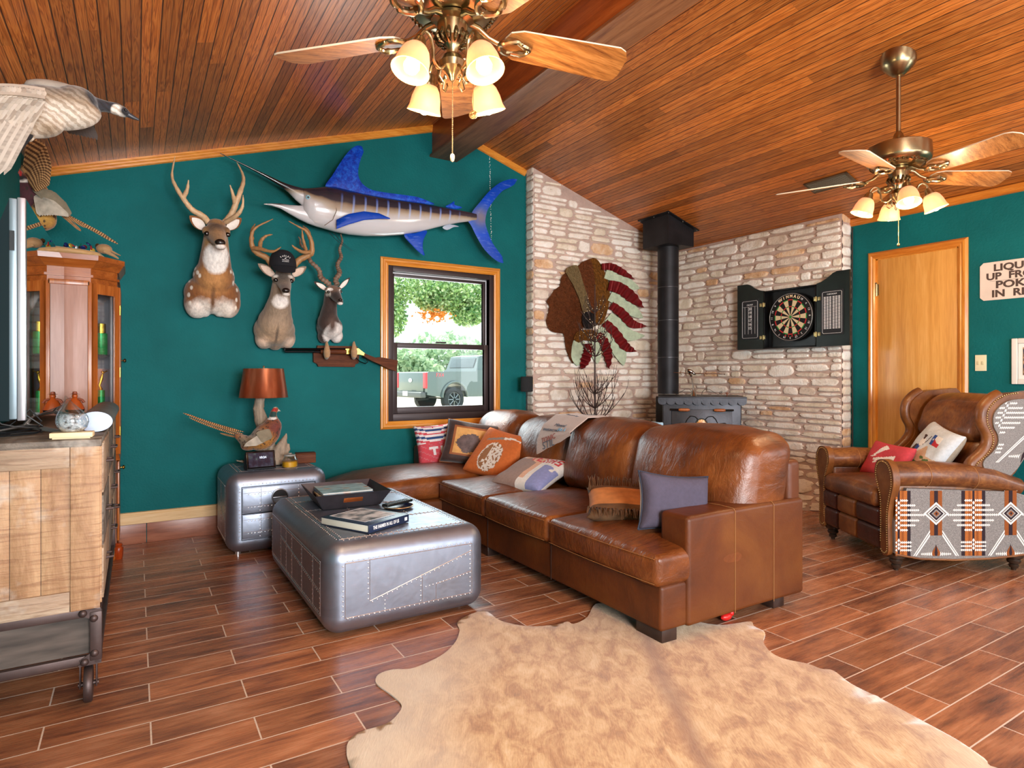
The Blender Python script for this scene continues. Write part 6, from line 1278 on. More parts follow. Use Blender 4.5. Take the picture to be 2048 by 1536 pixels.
# ============================================================ throw pillows
def pillow(m, wx, wz, th, pick=None, n=36, pinch=.07, puff=.42, corner=.0):
    "in the local x/z plane, thickness along y; front is -y"
    def P(i, j, sg):
        u, v = -1+2*i/n, -1+2*j/n; x = u*wx/2*(1-pinch*(1-u*u)*0-pinch*(v*v)*0-pinch*(1-v*v)*abs(u)**2*1); z = v*wz/2*(1-pinch*(1-u*u)*abs(v)**2)
        d = ((1-u**4)*(1-v**4))**puff; wk = noise.noise(Vector((u*2.3, v*2.3, sg*5+wx*30)))*.12*d
        return Vector((x, sg*th/2*(d+wk), z))
    for sg in (-1, 1):
        V_ = [P(i, j, sg) for i in range(n+1) for j in range(n+1)]; k = n+1; by = {}
        for i in range(n):
            for j in range(n):
                q = (pick(-1+2*(i+.5)/n, -1+2*(j+.5)/n, sg) if pick else 0); f_ = (i*k+j, (i+1)*k+j, (i+1)*k+j+1, i*k+j+1); by.setdefault(q, []).append(f_ if sg < 0 else f_[::-1])
        b0 = len(m.v); m.v += [m.tf @ p for p in V_]
        for q, fs in by.items():
            for f_ in fs: m.f.append([b0+a for a in f_]); m.m.append(q)
def pil(name, label, c, rz, tilt, roll, wx, wz, th, mats, pick=None, pipe=None, **k):
    o = thing(name, label, 'pillow', c, R(rz)); TF = Matrix.Rotation(R(tilt), 4, 'X') @ Matrix.Rotation(R(roll), 4, 'Y'); MW[o.name+'_tf'] = TF
    m = MB(TF); pillow(m, wx, wz, th, pick, **k); ms = m.build('pillow_cover', mats, o, recalc=False, ang=180)
    if pipe:
        m = MB(TF); pn = k.get('pinch', .07); lp = []
        for a in range(4):
            for i in range(12):
                s_ = -1+2*i/12; u, v = ((s_, -1), (1, s_), (-s_, 1), (-1, -s_))[a]; lp.append(Vector((u*wx/2*(1-pn*(1-v*v)*u*u), 0, v*wz/2*(1-pn*(1-u*u)*v*v))))
        m.tube(lp+lp[:1], .004, 6, cap=False); m.build('piping', pipe, o)
    return o
fab = lambda n_, c, **k: simple(n_, c, .9, bump=.25, bs=260, var=.08, vs=60, **k)
# red, white and blue pillow against the far arm
RW = [fab('fabric_red', '#cc4a56'), fab('fabric_white', '#e6dfe0'), fab('fabric_navy', '#2e4a7c'), fab('fabric_rose', '#c96a72')]
def pk1(u, v, s_):
    if s_ > 0: return 1
    if v < .12: 
        if -.45 < v < -.05 and (abs(u+.35) < .05 or (v > -.15 and abs(u+.35) < .2)): return 1
        if v < -.05 and abs(u+.02) < .05 and v > -.4: return 1
        return 0 if (u*3+v*5) % 1.3 > .25 else 3
    w_ = v-.25*u*u-.12*u; k_ = (w_*5.2) % 2
    return 1 if k_ < .55 or 1.0 < k_ < 1.5 else (0 if k_ < 1 else 2)
pil('throw_pillow', 'red pillow with white and blue stripes leaning on the far sofa arm', (2.13, 4.62, .575), -6, -14, -4, .40, .36, .12, RW, pk1)
M['suede'] = masked('distressed_brown_suede', '#402a26', [], .6, .4, 16, (1, 1, 1), .55)
t = NT('longhair_hide'); se = t.N('SeparateXYZ', {0: t.obj}); n_ = t.noise(t.map(t.obj, (7, 1, 7)), 2, 5, .65, .8); t.set(Base_Color=t.ramp(n_, [(.36, S('#d9a45f')), (.45, S('#8a5a40')), (.52, S('#4a342f')), (.62, S('#756a78')), (.74, S('#a89aa2'))]), Roughness=.7); t.bump(n_, .4, .01)
BP_ = [M['suede'], simple('tan_cord', '#9a5a34', .6), simple('golden_hide', '#dda763', .7, var=.12, vs=25), masked('dark_hide_patch', '#6a5858', [], .6, .5, 22, (1, 1, 1), .6)]
def pk2(u, v, s_):
    if s_ > 0: return 0
    if abs(u) < .66 and abs(v) < .68:
        if abs(u) > .6 or abs(v) > .61: return 1
        r_ = math.hypot((u+.02)*1.15, (v+.08)*1.2)+.13*noise.noise(Vector((u*4, v*4, 1.7))); 
        return 3 if r_ < .52 and not (v > .42 and u > .2) else 2
    return 0
pil('throw_pillow', 'dark brown leather pillow framing a hide panel, at the window end of the sofa', (2.30, 4.37, .60), -33, -20, 9, .46, .36, .15, BP_, pk2, BP_[1], n=44, puff=.3)
OR = [fab('fabric_orange', '#c8692f'), fab('fabric_cream', '#e3d8cc'), fab('fabric_tan', '#9a6a45'), fab('fabric_greybrown', '#8d8078')]
def pk3(u, v, s_):
    if s_ > 0: return 0
    h_ = .52+.16*math.sin(u*2.2+.2)-abs(u)*.06
    if abs(v-h_) < .05*(1.25-abs(u)) and -.55 < u < .85: return 1 if u > .1 else 3
    r_ = math.hypot(u/.46, (v+.28)/.62)
    if v < .45 and r_ < 1+.08*noise.noise(Vector((u*6, v*6, 0))):
        if u < -.12: return 2 if noise.noise(Vector((u*7, v*7, 3))) > -.25 and r_ < .9 else 1
        return 2 if noise.noise(Vector((u*11, v*11, 5))) > .17 else 1
    return 0
pil('throw_pillow', 'orange pillow with a spotted longhorn cow, lying on the middle of the sofa', (2.33, 4.02, .55), -62, -40, 12, .42, .42, .13, OR, pk3, n=52)
TX = [fab('linen_white', '#e6e2dc'), fab('print_taupe', '#9c847a'), fab('print_red', '#cf4a52'), fab('print_blue', '#8c94c4'), fab('print_peach', '#dcae92')]
GL = {'T': ('111', '010', '010', '010', '010'), 'E': ('111', '100', '110', '100', '111'), 'X': ('101', '101', '010', '101', '101'), 'A': ('010', '101', '111', '101', '101'), 'S': ('111', '100', '111', '001', '111')}
def pk4(u, v, s_):
    if s_ > 0: return 0
    uu = (u+.28)/.245; k_ = int(math.floor(uu)); vv = (.86-.10*max(0, u)-v)/.42
    if 0 <= k_ < 5 and 0 <= vv < 1:
        cx_ = int((uu-k_)*3.9)
        if cx_ < 3 and GL['TEXAS'[k_]][int(vv*5)][cx_] == '1': return 2
    if u < .05 and v < .62-.9*max(0, u+.35)+.1*noise.noise(Vector((u*5, v*5, 0))) and u > -.95: return 1
    if u < .22 and v > -.7 and u > -.6: return 4
    if u > .45 and v < .1+.3*noise.noise(Vector((u*3, v*3, 2))): return 3
    return 0
o4 = pil('throw_pillow', 'white pillow with a taupe picture and red TEXAS lettering, lying beside the orange one', (2.30, 3.50, .475), -78, -70, -3, .46, .40, .12, TX, pk4, n=90)
# slate blue pillow and fringed suede pillow at the near arm
pil('throw_pillow', 'plain slate purple linen pillow standing against the near sofa arm', (2.18, 2.085, .548), -14, -12, 7, .38, .27, .13, [fab('slate_linen', '#4b4555'), fab('pale_back', '#c9c4c4')], lambda u, v, s_: 0 if s_ < 0 else 1, simple('dark_piping', '#2c3344', .8), n=30, pinch=.12)
SU = [simple('tan_suede', '#b5753f', .8, var=.2, vs=20), simple('dark_suede', '#5f4127', .85, var=.3, vs=20)]
fp_ = pil('throw_pillow', 'tan suede pillow with long brown fringe behind the slate pillow', (2.20, 2.42, .475), -30, -74, 8, .44, .34, .10, SU, lambda u, v, s_: 0 if abs(v) < .55 else 1, n=26)
TFm = MW[fp_.name+'_tf']; r_ = random.Random(4); m = MB(TFm)
for side in (-1, 1):
    for k in range(70):
        x = -.21+.42*k/69; a = Vector((x, -.02, side*.10)); b2 = Vector((x+r_.uniform(-.02, .02), -.045+r_.uniform(-.01, .01), side*(.20+r_.uniform(0, .035)))); m.tube([a, (a+b2)/2+Vector((0, -.02, 0)), b2], [.0032, .003, .002], 4)
fr = m.build('fringe', SU[1], fp_, recalc=False); fr['kind'] = 'stuff'
# recliner pillows
RP = [fab('red_wool', '#c24048'), fab('white_wool', '#e8dfd8')]
def pk5(u, v, s_):
    if s_ > 0: return 0
    def seg(ax, ay, bx, by, wa, wb):
        dx, dy = bx-ax, by-ay; t_ = ((u-ax)*dx+(v-ay)*dy)/(dx*dx+dy*dy)
        if not 0 <= t_ <= 1: return False
        return abs((u-ax)*dy-(v-ay)*dx)/math.hypot(dx, dy) < wa+(wb-wa)*t_
    if seg(-.45, .12, .0, .72, .04, .16) or seg(-.42, -.12, .62, .12, .05, .2) and u < .55 or seg(-.6, .0, -.35, .12, .03, .05) or seg(-.35, -.3, -.2, -.2, .05, .05) or seg(.62, -.55, .9, -.65, .05, .12): return 1
    return 0
def onrec(x, y, z): return tuple(Matrix.Translation((4.33, 2.04, 0)) @ Matrix.Rotation(R(239.3), 4, 'Z') @ Vector((x, y, z)))
o5 = pil('throw_pillow', 'red pillow with a white arrow shape and dark fringe on the recliner', onrec(-.10, -.12, .575), 239.3+8, -28, 3, .36, .26, .09, RP, pk5, n=48)
TFm = MW[o5.name+'_tf']; m = MB(TFm); rr_ = random.Random(9)
for k in range(70): x = -.17+.34*k/69; m.tube([(x, -.0, -.125), (x+rr_.uniform(-.006, .006), -.012, -.14), (x+rr_.uniform(-.01, .01), -.02, -.155)], [.003, .0035, .002], 4, mi=k % 3)
fr = m.build('fringe', [simple('fringe_brown', '#6a4038', .9), simple('fringe_pink', '#b07a78', .9), simple('fringe_dark', '#3a2a2c', .9)], o5, recalc=False); fr['kind'] = 'stuff'
NP = [fab('tapestry_sky', '#ccd3d8'), fab('tapestry_sand', '#c9a98c'), fab('tapestry_green', '#55713f'), fab('tapestry_blue', '#2f4f96'), fab('tapestry_red', '#c2303a'), fab('tapestry_white', '#ece8e2'), fab('tapestry_brown', '#4a3330'), fab('tapestry_edge', '#a89a88')]
def pk6(u, v, s_):
    if s_ > 0: return 7
    def el(cx, cy, rx, ry): return ((u-cx)/rx)**2+((v-cy)/ry)**2 < 1
    if .12 < u < .62 and .22 < v < .62:      # waving flag
        w_ = v-.06*math.sin(u*9)
        if u < .28: return 3 if not el(.2, .42, .035, .04) else 5
        return 5 if w_ > .42 else 4
    if abs((u-.12)-(.45-v)*.55*-1) < .0: return 6
    if el(-.28, .42, .10, .055) or el(-.28, .35, .06, .07): return 6
    if el(-.25, .18, .13, .17) : return 5
    if abs(u-(-.14+.42*(v-.1))) < .02 and .05 < v < .5: return 6
    if el(-.30, -.08, .11, .17): return 3
    if el(-.42, -.38, .20, .42) or el(-.62, -.62, .16, .2): return 6
    if el(.62, -.42, .22, .16) or el(.12, -.55, .25, .06) or el(.3, -.3, .12, .05) or el(.3, -.72, .2, .06): return 2
    if v < -.2+.28*math.exp(-((u-.15)/.22)**2)+.05*math.sin(u*8) and v > -.78: return 1
    return 0 if v > -.2 else 1
pil('throw_pillow', 'tapestry pillow of a rider waving a red, white and blue flag, on the recliner', onrec(.07, .06, .655), 239.3-4, -30, 12, .37, .37, .13, NP, pk6, n=72)

# throw blanket over the sofa back
bl = thing('throw_blanket', 'pale pink-grey printed throw draped over the back of the leather sofa', 'blanket', (2.7, 3.55, .84))
def blk(u, v):   # u along y, v over the top: 0 = front hem, 1 = rear
    y = 3.20+.36*u+.02*sin(v*5); K_ = ((0, 2.385, .60), (.25, 2.405, .70), (.45, 2.455, .80), (.6, 2.555, .868), (.8, 2.70, .872), (1, 2.88, .80))
    for (a, x0, z0), (b_, x1, z1) in zip(K_, K_[1:]):
        if v <= b_+1e-6: f_ = (v-a)/(b_-a); x = x0+(x1-x0)*f_; z = z0+(z1-z0)*f_; break
    k = max(0, 1-v/.45)*(1-u); z += .16*k; x += .03*k
    return Vector((x-.004, y, z+.006*noise.noise(Vector((u*5, v*6, 0)))+.006))
m = MB(); m.grid(30, 40, blk, thick=(.004, 0, -.006)); bo = m.build('blanket_cloth', masked('printed_throw', '#bda89e', [], .95, .5, 160, (1, 1, 1), .2), bl, world=True, ang=80)
fc = lambda u, v, e=.004: blk(u, v)+Vector((-e, 0, .001))
def on_bl(nm, s_, u, v, sz, mt): 
    p = fc(u, v); U_b = (blk(u-.05, v)-blk(u, v)).normalized(); V_b = (blk(u, v+.05)-blk(u, v)).normalized(); text(nm, s_, p, U_b, V_b, sz, mt, bo, world=True, ext=.001)
M['pr_red'] = simple('faded_red_print', '#9a5a55', .9); M['pr_gry'] = simple('faded_grey_print', '#5f6672', .9); M['pr_blu'] = simple('faded_blue_print', '#7fb0cc', .9)
on_bl('red_print', 'TONIC', .62, .20, .052, M['pr_red']); on_bl('grey_print', 'STIL', .62, .06, .075, M['pr_gry']); on_bl('small_print', 'SPARKLING WATER', .6, .36, .024, M['pr_gry']); on_bl('script_print', 'Mineral', .45, .46, .04, M['pr_gry']); on_bl('blue_print', 'No 6', .3, .36, .04, M['pr_blu']); on_bl('script_print', 'fine quality', .5, .62, .03, M['pr_gry']); on_bl('small_print', 'DE LUXE', .5, .8, .03, M['pr_gry'])

# ============================================================ metal wall art, lit tree, pole speaker
ya = 4.775; z3 = lambda x, y, Y=ya: at_y(1030+x/2.898, 330+y/2.898, Y)
art = thing('metal_wall_art', 'rusty metal head in a red and mint feather headdress on the stone wall', 'wall art', z3(450, 800, 4.79))
M['rust'] = masked('embossed_rust', '#7a4423', [], .4, 1.0, 30, (1, 1, 1.6), .5, 0); M['rust2'] = masked('amber_rust', '#8c5a1e', [], .35, 1.0, 38, (1, 1, 1), .7, 0); M['tanm'] = masked('tan_hammered_metal', '#8a7650', [], .4, 1.0, 34, (1, 1, 1), .4, 0); M['redtin'] = simple('red_corrugated_tin', '#7a1c20', .4, .4, var=.25, vs=14); M['mint'] = masked('chipped_mint_paint', '#bccdb0', [], .6, .3, 18, (1, 1, 1), .3, 0); M['blackm'] = simple('hammered_black', '#1d1a1c', .35, .6, bump=.6, bs=60)
for k_ in ('rust', 'rust2', 'tanm'):
    M[k_].node_tree.nodes['Principled BSDF'].inputs['Metallic'].default_value = .6
    for nd in M[k_].node_tree.nodes:
        if nd.type == 'BUMP': nd.inputs['Distance'].default_value = .03
def apl(name, pts, off, mt, th=.004):
    P = smooth_closed([Vector((x, y, 0)) for x, y in pts], 2); m = MB(); m.prism([(p.x, p.y) for p in P], lambda a, c: z3(a, c, ya-off), lambda a, c: z3(a, c, ya-off)+Vector((0, th, 0))); return m.build(name, mt, art, world=True, ang=30)
apl('face_plate', [(295, 625), (268, 655), (262, 700), (230, 722), (210, 755), (185, 790), (200, 820), (190, 870), (182, 910), (200, 955), (235, 972), (280, 977), (290, 1015), (300, 1080), (335, 1150), (350, 1100), (345, 1020), (380, 985), (400, 920), (400, 860), (375, 780), (340, 700), (312, 640)], .0, M['rust'])
apl('crest_plate', [(365, 585), (430, 545), (470, 542), (500, 580), (525, 630), (545, 690), (550, 760), (540, 830), (515, 905), (485, 930), (465, 900), (440, 850), (410, 750), (380, 650)], .006, M['rust2'])
apl('crest_plate', [(365, 590), (420, 550), (450, 575), (465, 700), (475, 850), (455, 880), (430, 820), (400, 700)], .011, M['rust'])
apl('head_band', [(292, 615), (318, 588), (345, 580), (368, 592), (395, 680), (432, 800), (432, 850), (397, 858), (375, 780), (335, 690)], .016, M['tanm'])
apl('ear_disc', [(390, 880), (398, 857), (425, 850), (455, 862), (466, 890), (462, 930), (440, 950), (410, 945), (392, 920)], .02, M['blackm'])
apl('neck_wrap', [(340, 1005), (365, 965), (410, 955), (450, 955), (478, 975), (472, 1012), (440, 1022), (400, 1015), (370, 1030)], .014, M['rust2'])
def artf(name, pts, w_, mt, corr, off, taper=1):
    P = [Vector((x, y, 0)) for x, y in pts]; n_ = len(P)
    def on(u):
        t_ = u*(n_-1); i = min(int(t_), n_-2); f_ = t_-i; p0, p1, p2, p3 = P[max(i-1, 0)], P[i], P[i+1], P[min(i+2, n_-1)]
        return .5*((2*p1)+(p2-p0)*f_+(2*p0-5*p1+4*p2-p3)*f_*f_+(3*p1-p0-3*p2+p3)*f_**3)
    def fn(u, v):
        p = on(u); d = (on(min(1, u+.02))-on(max(0, u-.02))).normalized(); s_ = Vector((-d.y, d.x, 0)); ww = w_*(1 if u < .6 else max(.04, 1-((u-.6)/.4)**1.6))*(.85+.15*min(1, u*4)); q = p+s_*ww*(v-.5)*2
        dd = .011*sin(u*corr*2*pi) if corr else 0.004*sin(v*pi); w3 = z3(q.x+(corr and 3*cos(u*corr*2*pi)), q.y, ya-off-dd); return w3
    m = MB(); m.grid(60 if corr else 16, 6, fn, thick=(0, .003, 0)); m.build(name, mt, art, world=True, ang=60)
for i, (pts, w_) in enumerate((([(500, 590), (560, 590), (620, 620), (692, 662)], 21), ([(540, 695), (610, 715), (680, 768), (745, 826)], 33), ([(555, 810), (620, 858), (680, 920), (762, 934)], 26), ([(520, 912), (580, 972), (640, 1050), (702, 1080)], 27), ([(478, 980), (520, 1030), (540, 1100), (545, 1182)], 26), ([(422, 1035), (425, 1080), (405, 1140), (385, 1185)], 27))): artf('red_feather', pts, w_, M['redtin'], 7.0, .022)
for i, (pts, w_) in enumerate((([(525, 630), (600, 655), (660, 690), (722, 716)], 32), ([(550, 760), (630, 800), (690, 850), (742, 886)], 32), ([(540, 880), (600, 930), (660, 985), (752, 990)], 36), ([(500, 940), (560, 1010), (610, 1090), (630, 1162)], 38), ([(452, 1010), (470, 1080), (478, 1152)], 28), ([(372, 1020), (365, 1090), (362, 1165)], 38))): artf('mint_feather', pts, w_, M['mint'], 0, .006)
# bare branch light tree
TY = 4.35; tb = at_y(1190, 845, TY); lt = thing('lighted_twig_tree', 'thin bare metal branch tree with tiny lights, standing behind the sofa', 'decorative tree', (tb.x, TY, 0)); M['twig'] = simple('brown_twig_metal', '#3a2a26', .6)
m = MB(); m.tube([(0, 0, 0), (.003, 0, .7), (-.002, 0, 1.3), (0, 0, 1.97)], [.011, .0095, .007, .003], 8); m.lathe([(.14, 0), (.14, .006), (.02, .012), (.012, .03)], n=24); m.build('trunk', M['twig'], lt)
rt = random.Random(12); leds = []
def branch(m, p, d, L_, r_, dep, led):
    pts = [p]; q = p.copy(); dd = d.copy(); k = 7
    for i in range(k): dd = (dd+Vector((rt.uniform(-.16, .16), rt.uniform(-.16, .16), .16))).normalized(); q = q+dd*L_/k; pts.append(q.copy())
    m.tube(pts, [r_*(1-.6*i/k) for i in range(k+1)], 5)
    if led: leds.extend(pts[2::2])
    if dep: 
        for s_ in range(3): i = rt.randint(1, k-1); branch(m, pts[i], (dd+Vector((rt.uniform(-.8, .8), rt.uniform(-.8, .8), rt.uniform(-.2, .5)))).normalized(), L_*.55, r_*.6, dep-1, led)
for (z_, L_, n_, led) in ((.72, .42, 9, 0), (.85, .36, 7, 0), (.98, .25, 5, 0), (1.32, .26, 7, 1), (1.45, .24, 6, 1), (1.6, .2, 5, 1), (1.72, .17, 4, 1)):
    for i in range(n_):
        a = 2*pi*i/n_+z_*3; m = MB(); branch(m, Vector((0, 0, z_)), Vector((cos(a), sin(a)*.8, .38)).normalized(), L_*rt.uniform(.8, 1.1), .005, 1, led); m.build('branch', M['twig'], lt, recalc=False, weld=False)
m = MB()
for p in leds[::3]: m.ell(p+Vector((0, -.004, 0)), .0020, 6)
o = m.build('fairy_lights', simple('tiny_led', '#fff2cf', .4, emit='#ffe6b0', es=.8), lt, recalc=False, weld=False); o['kind'] = 'stuff'
sp_ = thing('pole_speaker', 'small black round speaker on a thin pole beside the window', 'speaker', (3.09, 4.78, 0)); M['spk'] = simple('speaker_black', '#1d1f21', .6)
m = MB(); m.lathe([(.05, 1.0), (.057, 1.005), (.057, 1.135), (.05, 1.14)], n=28); m.build('speaker_body', simple('speaker_cloth', '#26282a', .9, bump=.4, bs=500), sp_); m = MB(); m.cyl((0, 0, .01), (0, 0, 1.0), .006, n=10); m.build('pole', M['spk'], sp_); m = MB(); m.lathe([(.11, 0), (.11, .008), (.012, .016)], n=24); m.build('base', M['spk'], sp_)

# small odds and ends
bp = thing('blue_pouch', 'small light blue crumpled pouch lying on the top of the sofa back', 'pouch', (2.80, 2.83, .832)); m = MB(); m.box((0, 0, .012), (.05, .09, .024), .011, 3, sub=4, fn=lambda p: p+Vector((1, .5, 1))*.005*noise.noise(p*60)); m.build('pouch', simple('light_blue_cloth', '#8fb4cc', .8, var=.2, vs=60), bp)
rt_ = thing('red_toy', 'small red plastic toy on the floor under the near end of the sofa', 'toy', (2.36, 1.93, 0)); m = MB(); m.ell((0, 0, .02), (.035, .02, .018), 12); m.ell((.035, 0, .03), (.014, .014, .014), 10); m.build('toy', simple('red_plastic', '#c8201c', .35), rt_)
o = MB(); o.tube([(5.165, 2.925, .05), (5.168, 2.922, .8), (5.163, 2.926, 1.5), (5.167, 2.923, 2.40)], .006, 8); o = o.build('wall_cable', simple('brown_cable', '#2a2320', .6), None); tag(o, 'dark cable running down the wall beside the end of the stone facing', 'cable')
m = MB(); r_ = random.Random(2); pz = at_y(979, 300, 4.929)
for k in range(46):
    z_ = at_y(979, 305, 4.929).z-k*.0185*1.0-r_.uniform(0, .01)
    if z_ > at_y(985, 520, 4.929).z: m.box((pz.x+r_.uniform(-.004, .004)+.02*k/46, 4.9285, z_), (.004+r_.uniform(0, .003), .002, r_.uniform(.004, .014)))
o = m.build('paint_chips', simple('chipped_plaster', '#d8dcd8', .8), bpy.data.objects['wall_back'])
# ============================================================ wheeled sideboard
XF, XB, YA, YB, ZT = -.107, -.525, 2.60, 4.26, .927
sbd = thing('sideboard', 'weathered wood sideboard on an iron cart frame with caster wheels against the left wall', 'sideboard', (-.316, 3.43, 0))
def weathered(n_, ax, c):
    t = NT(n_); st = {'x': (1.2, 9, 9), 'y': (9, 1.2, 9), 'z': (9, 9, 1.2)}[ax]; f_ = t.noise(t.map(t.obj, st), 1.6, 5, .6, .7); fine = t.noise(t.map(t.obj, tuple((3 if s_ == 1.2 else 1)*s_*5 for s_ in (st[0], st[1], st[2]))), 2, 3); rip = t.noise(t.map(t.obj, (4, 4, 60)), 1.5, 3, .6, .5); wt = t.noise(t.obj, 5, 4, .7)
    col = t.ramp(f_, [(.3, S(c[0])), (.5, S(c[1])), (.7, S(c[2]))]); col = t.mix(t.mr(rip, .5, .62, 0, .55), col, S(c[3])); col = t.mix(t.mr(wt, .55, .72, 0, .55), col, S('#c9c3b8'))
    t.set(Base_Color=col, Roughness=.6); t.bump(t.math('ADD', fine, rip), .35, .006); return t.m
M['mango'] = weathered('weathered_mango_wood', 'z', ('#8c6644', '#a9825e', '#bf9b74', '#80563a')); M['mangox'] = weathered('weathered_mango_rail', 'x', ('#87705a', '#a1876e', '#b5a088', '#745642')); M['greytop'] = weathered('grey_worn_wood', 'y', ('#4a4038', '#665a4e', '#82766a', '#3a322c'))
M['rawiron'] = simple('brown_iron', '#4a3b38', .45, .5, var=.2, vs=14)
zb = .335
m = MB(); m.box(((XF+XB)/2, (YA+YB)/2, (zb+ZT-.03)/2), (XF-XB-.03, YB-YA-.02, ZT-.03-zb)); m.build('carcass', M['greytop'], sbd, world=True)
m = MB(); m.box(((XF+XB)/2, (YA+YB)/2, ZT-.013), (XF-XB+.01, YB-YA+.01, .026), .003, 1); m.build('top', M['greytop'], sbd, world=True)
ye = YA+.005; ep = MB(); [ep.box((XB+.085+.083*(k+.5)/1.0-.0 if k < 3 else XF-.04, ye+.006, (zb+ZT)/2), (.0815 if k < 3 else .09, .012, ZT-zb-.03), .0015, 1) for k in range(4)]; ep.box((XB+.04, ye+.006, (zb+ZT)/2), (.09, .012, ZT-zb-.03), .0015, 1); e_ = ep.build('end_panel', M['mango'], sbd, world=True)
for (x0, x1, z0, z1, mt) in ((XF-.085, XF, zb, ZT-.024, 'mango'), (XB, XB+.085, zb, ZT-.024, 'mango'), (XB+.087, XF-.087, ZT-.094, ZT-.024, 'mangox'), (XB+.087, XF-.087, zb, zb+.07, 'mangox')):
    m = MB(); m.box(((x0+x1)/2, ye-.003, (z0+z1)/2), (x1-x0, .014, z1-z0), .002, 1); m.build('end_frame', M[mt], e_, world=True)
# front face: three stacks of drawers with metal straps
for i in range(3):
    for j in range(3):
        y0 = YA+.04+i*(YB-YA-.08)/3; y1 = y0+(YB-YA-.08)/3-.012; z0 = zb+.02+j*.188; z1 = z0+.178
        m = MB(); m.box((XF+.001, (y0+y1)/2, (z0+z1)/2), (.016, y1-y0, z1-z0), .002, 1); d_ = m.build('drawer', M['greytop'] if (i+j) % 2 else M['mangox'], sbd, world=True)
        m = MB(); m.tube([(XF+.008, (y0+y1)/2-.04, (z0+z1)/2), (XF+.03, (y0+y1)/2-.035, (z0+z1)/2), (XF+.03, (y0+y1)/2+.035, (z0+z1)/2), (XF+.008, (y0+y1)/2+.04, (z0+z1)/2)], .005, 8); m.build('drawer_handle', M['rawiron'], d_, world=True)
m = MB(); 
for z in (.320, .155):
    for (c, s_) in ((((XF+XB)/2, YA+.015, z), (XF-XB+.004, .02, .03)), (((XF+XB)/2, YB-.015, z), (XF-XB+.004, .02, .03)), ((XF-.008, (YA+YB)/2, z), (.02, YB-YA, .03)), ((XB+.01, (YA+YB)/2, z), (.02, YB-YA, .03))): m.box(c, s_, .002, 1)
for x in (XF-.012, XB+.012):
    for y in (YA+.012, YB-.012): m.box((x, y, .237), (.036 if x > -.3 else .02, .03, .17), .003, 1)
ci = m.build('cart_frame', M['rawiron'], sbd, world=True)
m = MB(); m.plate([(0, .33), (.06, .335), (.065, .318), (.035, .30), (.032, .18), (.065, .158), (.06, .14), (0, .14)], (XF+.004, YA-.0, 0), (-1, 0, 0), (0, 0, 1), .006); m.build('corner_gusset', M['rawiron'], ci, world=True)
for (x, z) in ((-.05, .322), (-.018, .30), (-.016, .178), (-.045, .152)):
    m = MB(); m.ell((XF+x, YA-.003, z), (.013, .010, .013), 12); m.build('rivet_head', M['rawiron'], ci, world=True)
m = MB(); m.box(((XF+XB)/2, (YA+YB)/2, .235), (XF-XB-.05, YB-YA-.06, .13)); m.build('lower_box', simple('dark_worn_board', '#4f453e', .7, var=.5, vs=5, stretch=(1, 1, 6)), sbd, world=True)
for (x, y) in ((XF-.035, YA+.03), (XB+.04, YA+.03), (XF-.035, YB-.05), (XB+.04, YB-.05)):
    m = MB(); m.lathe([(.018, -.014), (.058, -.013), (.062, -.008), (.062, .008), (.058, .013), (.018, .014)], (x, y, .063), 30, rot=rotm('Y', 90)); w_ = m.build('caster_wheel', M['rawiron'], sbd, world=True)
    m = MB(); m.box((x-.024, y, .10), (.005, .04, .09), .002, 1); m.box((x+.024, y, .10), (.005, .04, .09), .002, 1); m.box((x, y, .141), (.055, .06, .006)); m.cyl((x-.03, y, .063), (x+.03, y, .063), .008, n=10); m.build('caster_bracket', M['rawiron'], w_, world=True)
# ============================================================ television
XT = -.337; tv = thing('television', 'large flat television with a mirror-black screen on the sideboard', 'television', (XT, 3.475, ZT+.0))
y0, y1, z0, z1 = 2.79, 4.16, .988, 1.787
m = MB(); m.box((XT-.012, 3.475, (z0+z1)/2), (.024, y1-y0, z1-z0), .003, 1); m.build('bezel', simple('silver_bezel', '#c4c2c8', .3, .7), tv, world=True)
t = NT('gloss_screen'); t.set(Base_Color=(.004, .006, .006, 1), Roughness=.015); t.b.inputs['Specular IOR Level'].default_value = 1.0; t.b.inputs['Coat Weight'].default_value = 1.0; t.b.inputs['Coat IOR'].default_value = 2.0; t.b.inputs['Coat Roughness'].default_value = .01
m = MB(); m.box((XT+.001, 3.475, (z0+z1)/2), (.003, y1-y0-.012, z1-z0-.012)); m.build('screen', t.m, tv, world=True)
m = MB(); m.box((XT-.036, 3.475, (z0+z1)/2), (.024, y1-y0-.004, z1-z0-.01), .004, 1); m.build('side_band', simple('steel_blue_side', '#8fa2ac', .35, .6), tv, world=True)
m = MB(); m.rings([[Vector((x, y, z)) for y, z in ((y0+d, z0+e), (y1-d, z0+e), (y1-d, z1-f_), (y0+d, z1-f_))] for x, d, e, f_ in ((XT-.046, .0, .0, .01), (XT-.085, .02, .0, .12), (XT-.10, .05, .01, .3))]); m.build('rear_housing', simple('tv_back', '#232f33', .5), tv, world=True, ang=30)
m = MB(); m.box((XT-.038, y0-.002, 1.63), (.014, .004, .07)); m.build('port_panel', M['blkin'], tv, world=True)
for yy in (2.97, 3.98):
    m = MB(); m.tube([(XT-.0, yy, z0+.01), (XT-.02, yy-.0, z0-.03), (XT+.11, yy-.10, ZT+.008)], .010, 8, flat=.6); m.tube([(XT-.0, yy, z0+.01), (XT-.03, yy, z0-.03), (XT-.15, yy-.06, ZT+.008)], .010, 8, flat=.6); m.build('stand_foot', simple('brushed_stand', '#a8a29e', .3, .8), tv, world=True)
m = MB(); r_ = random.Random(3)
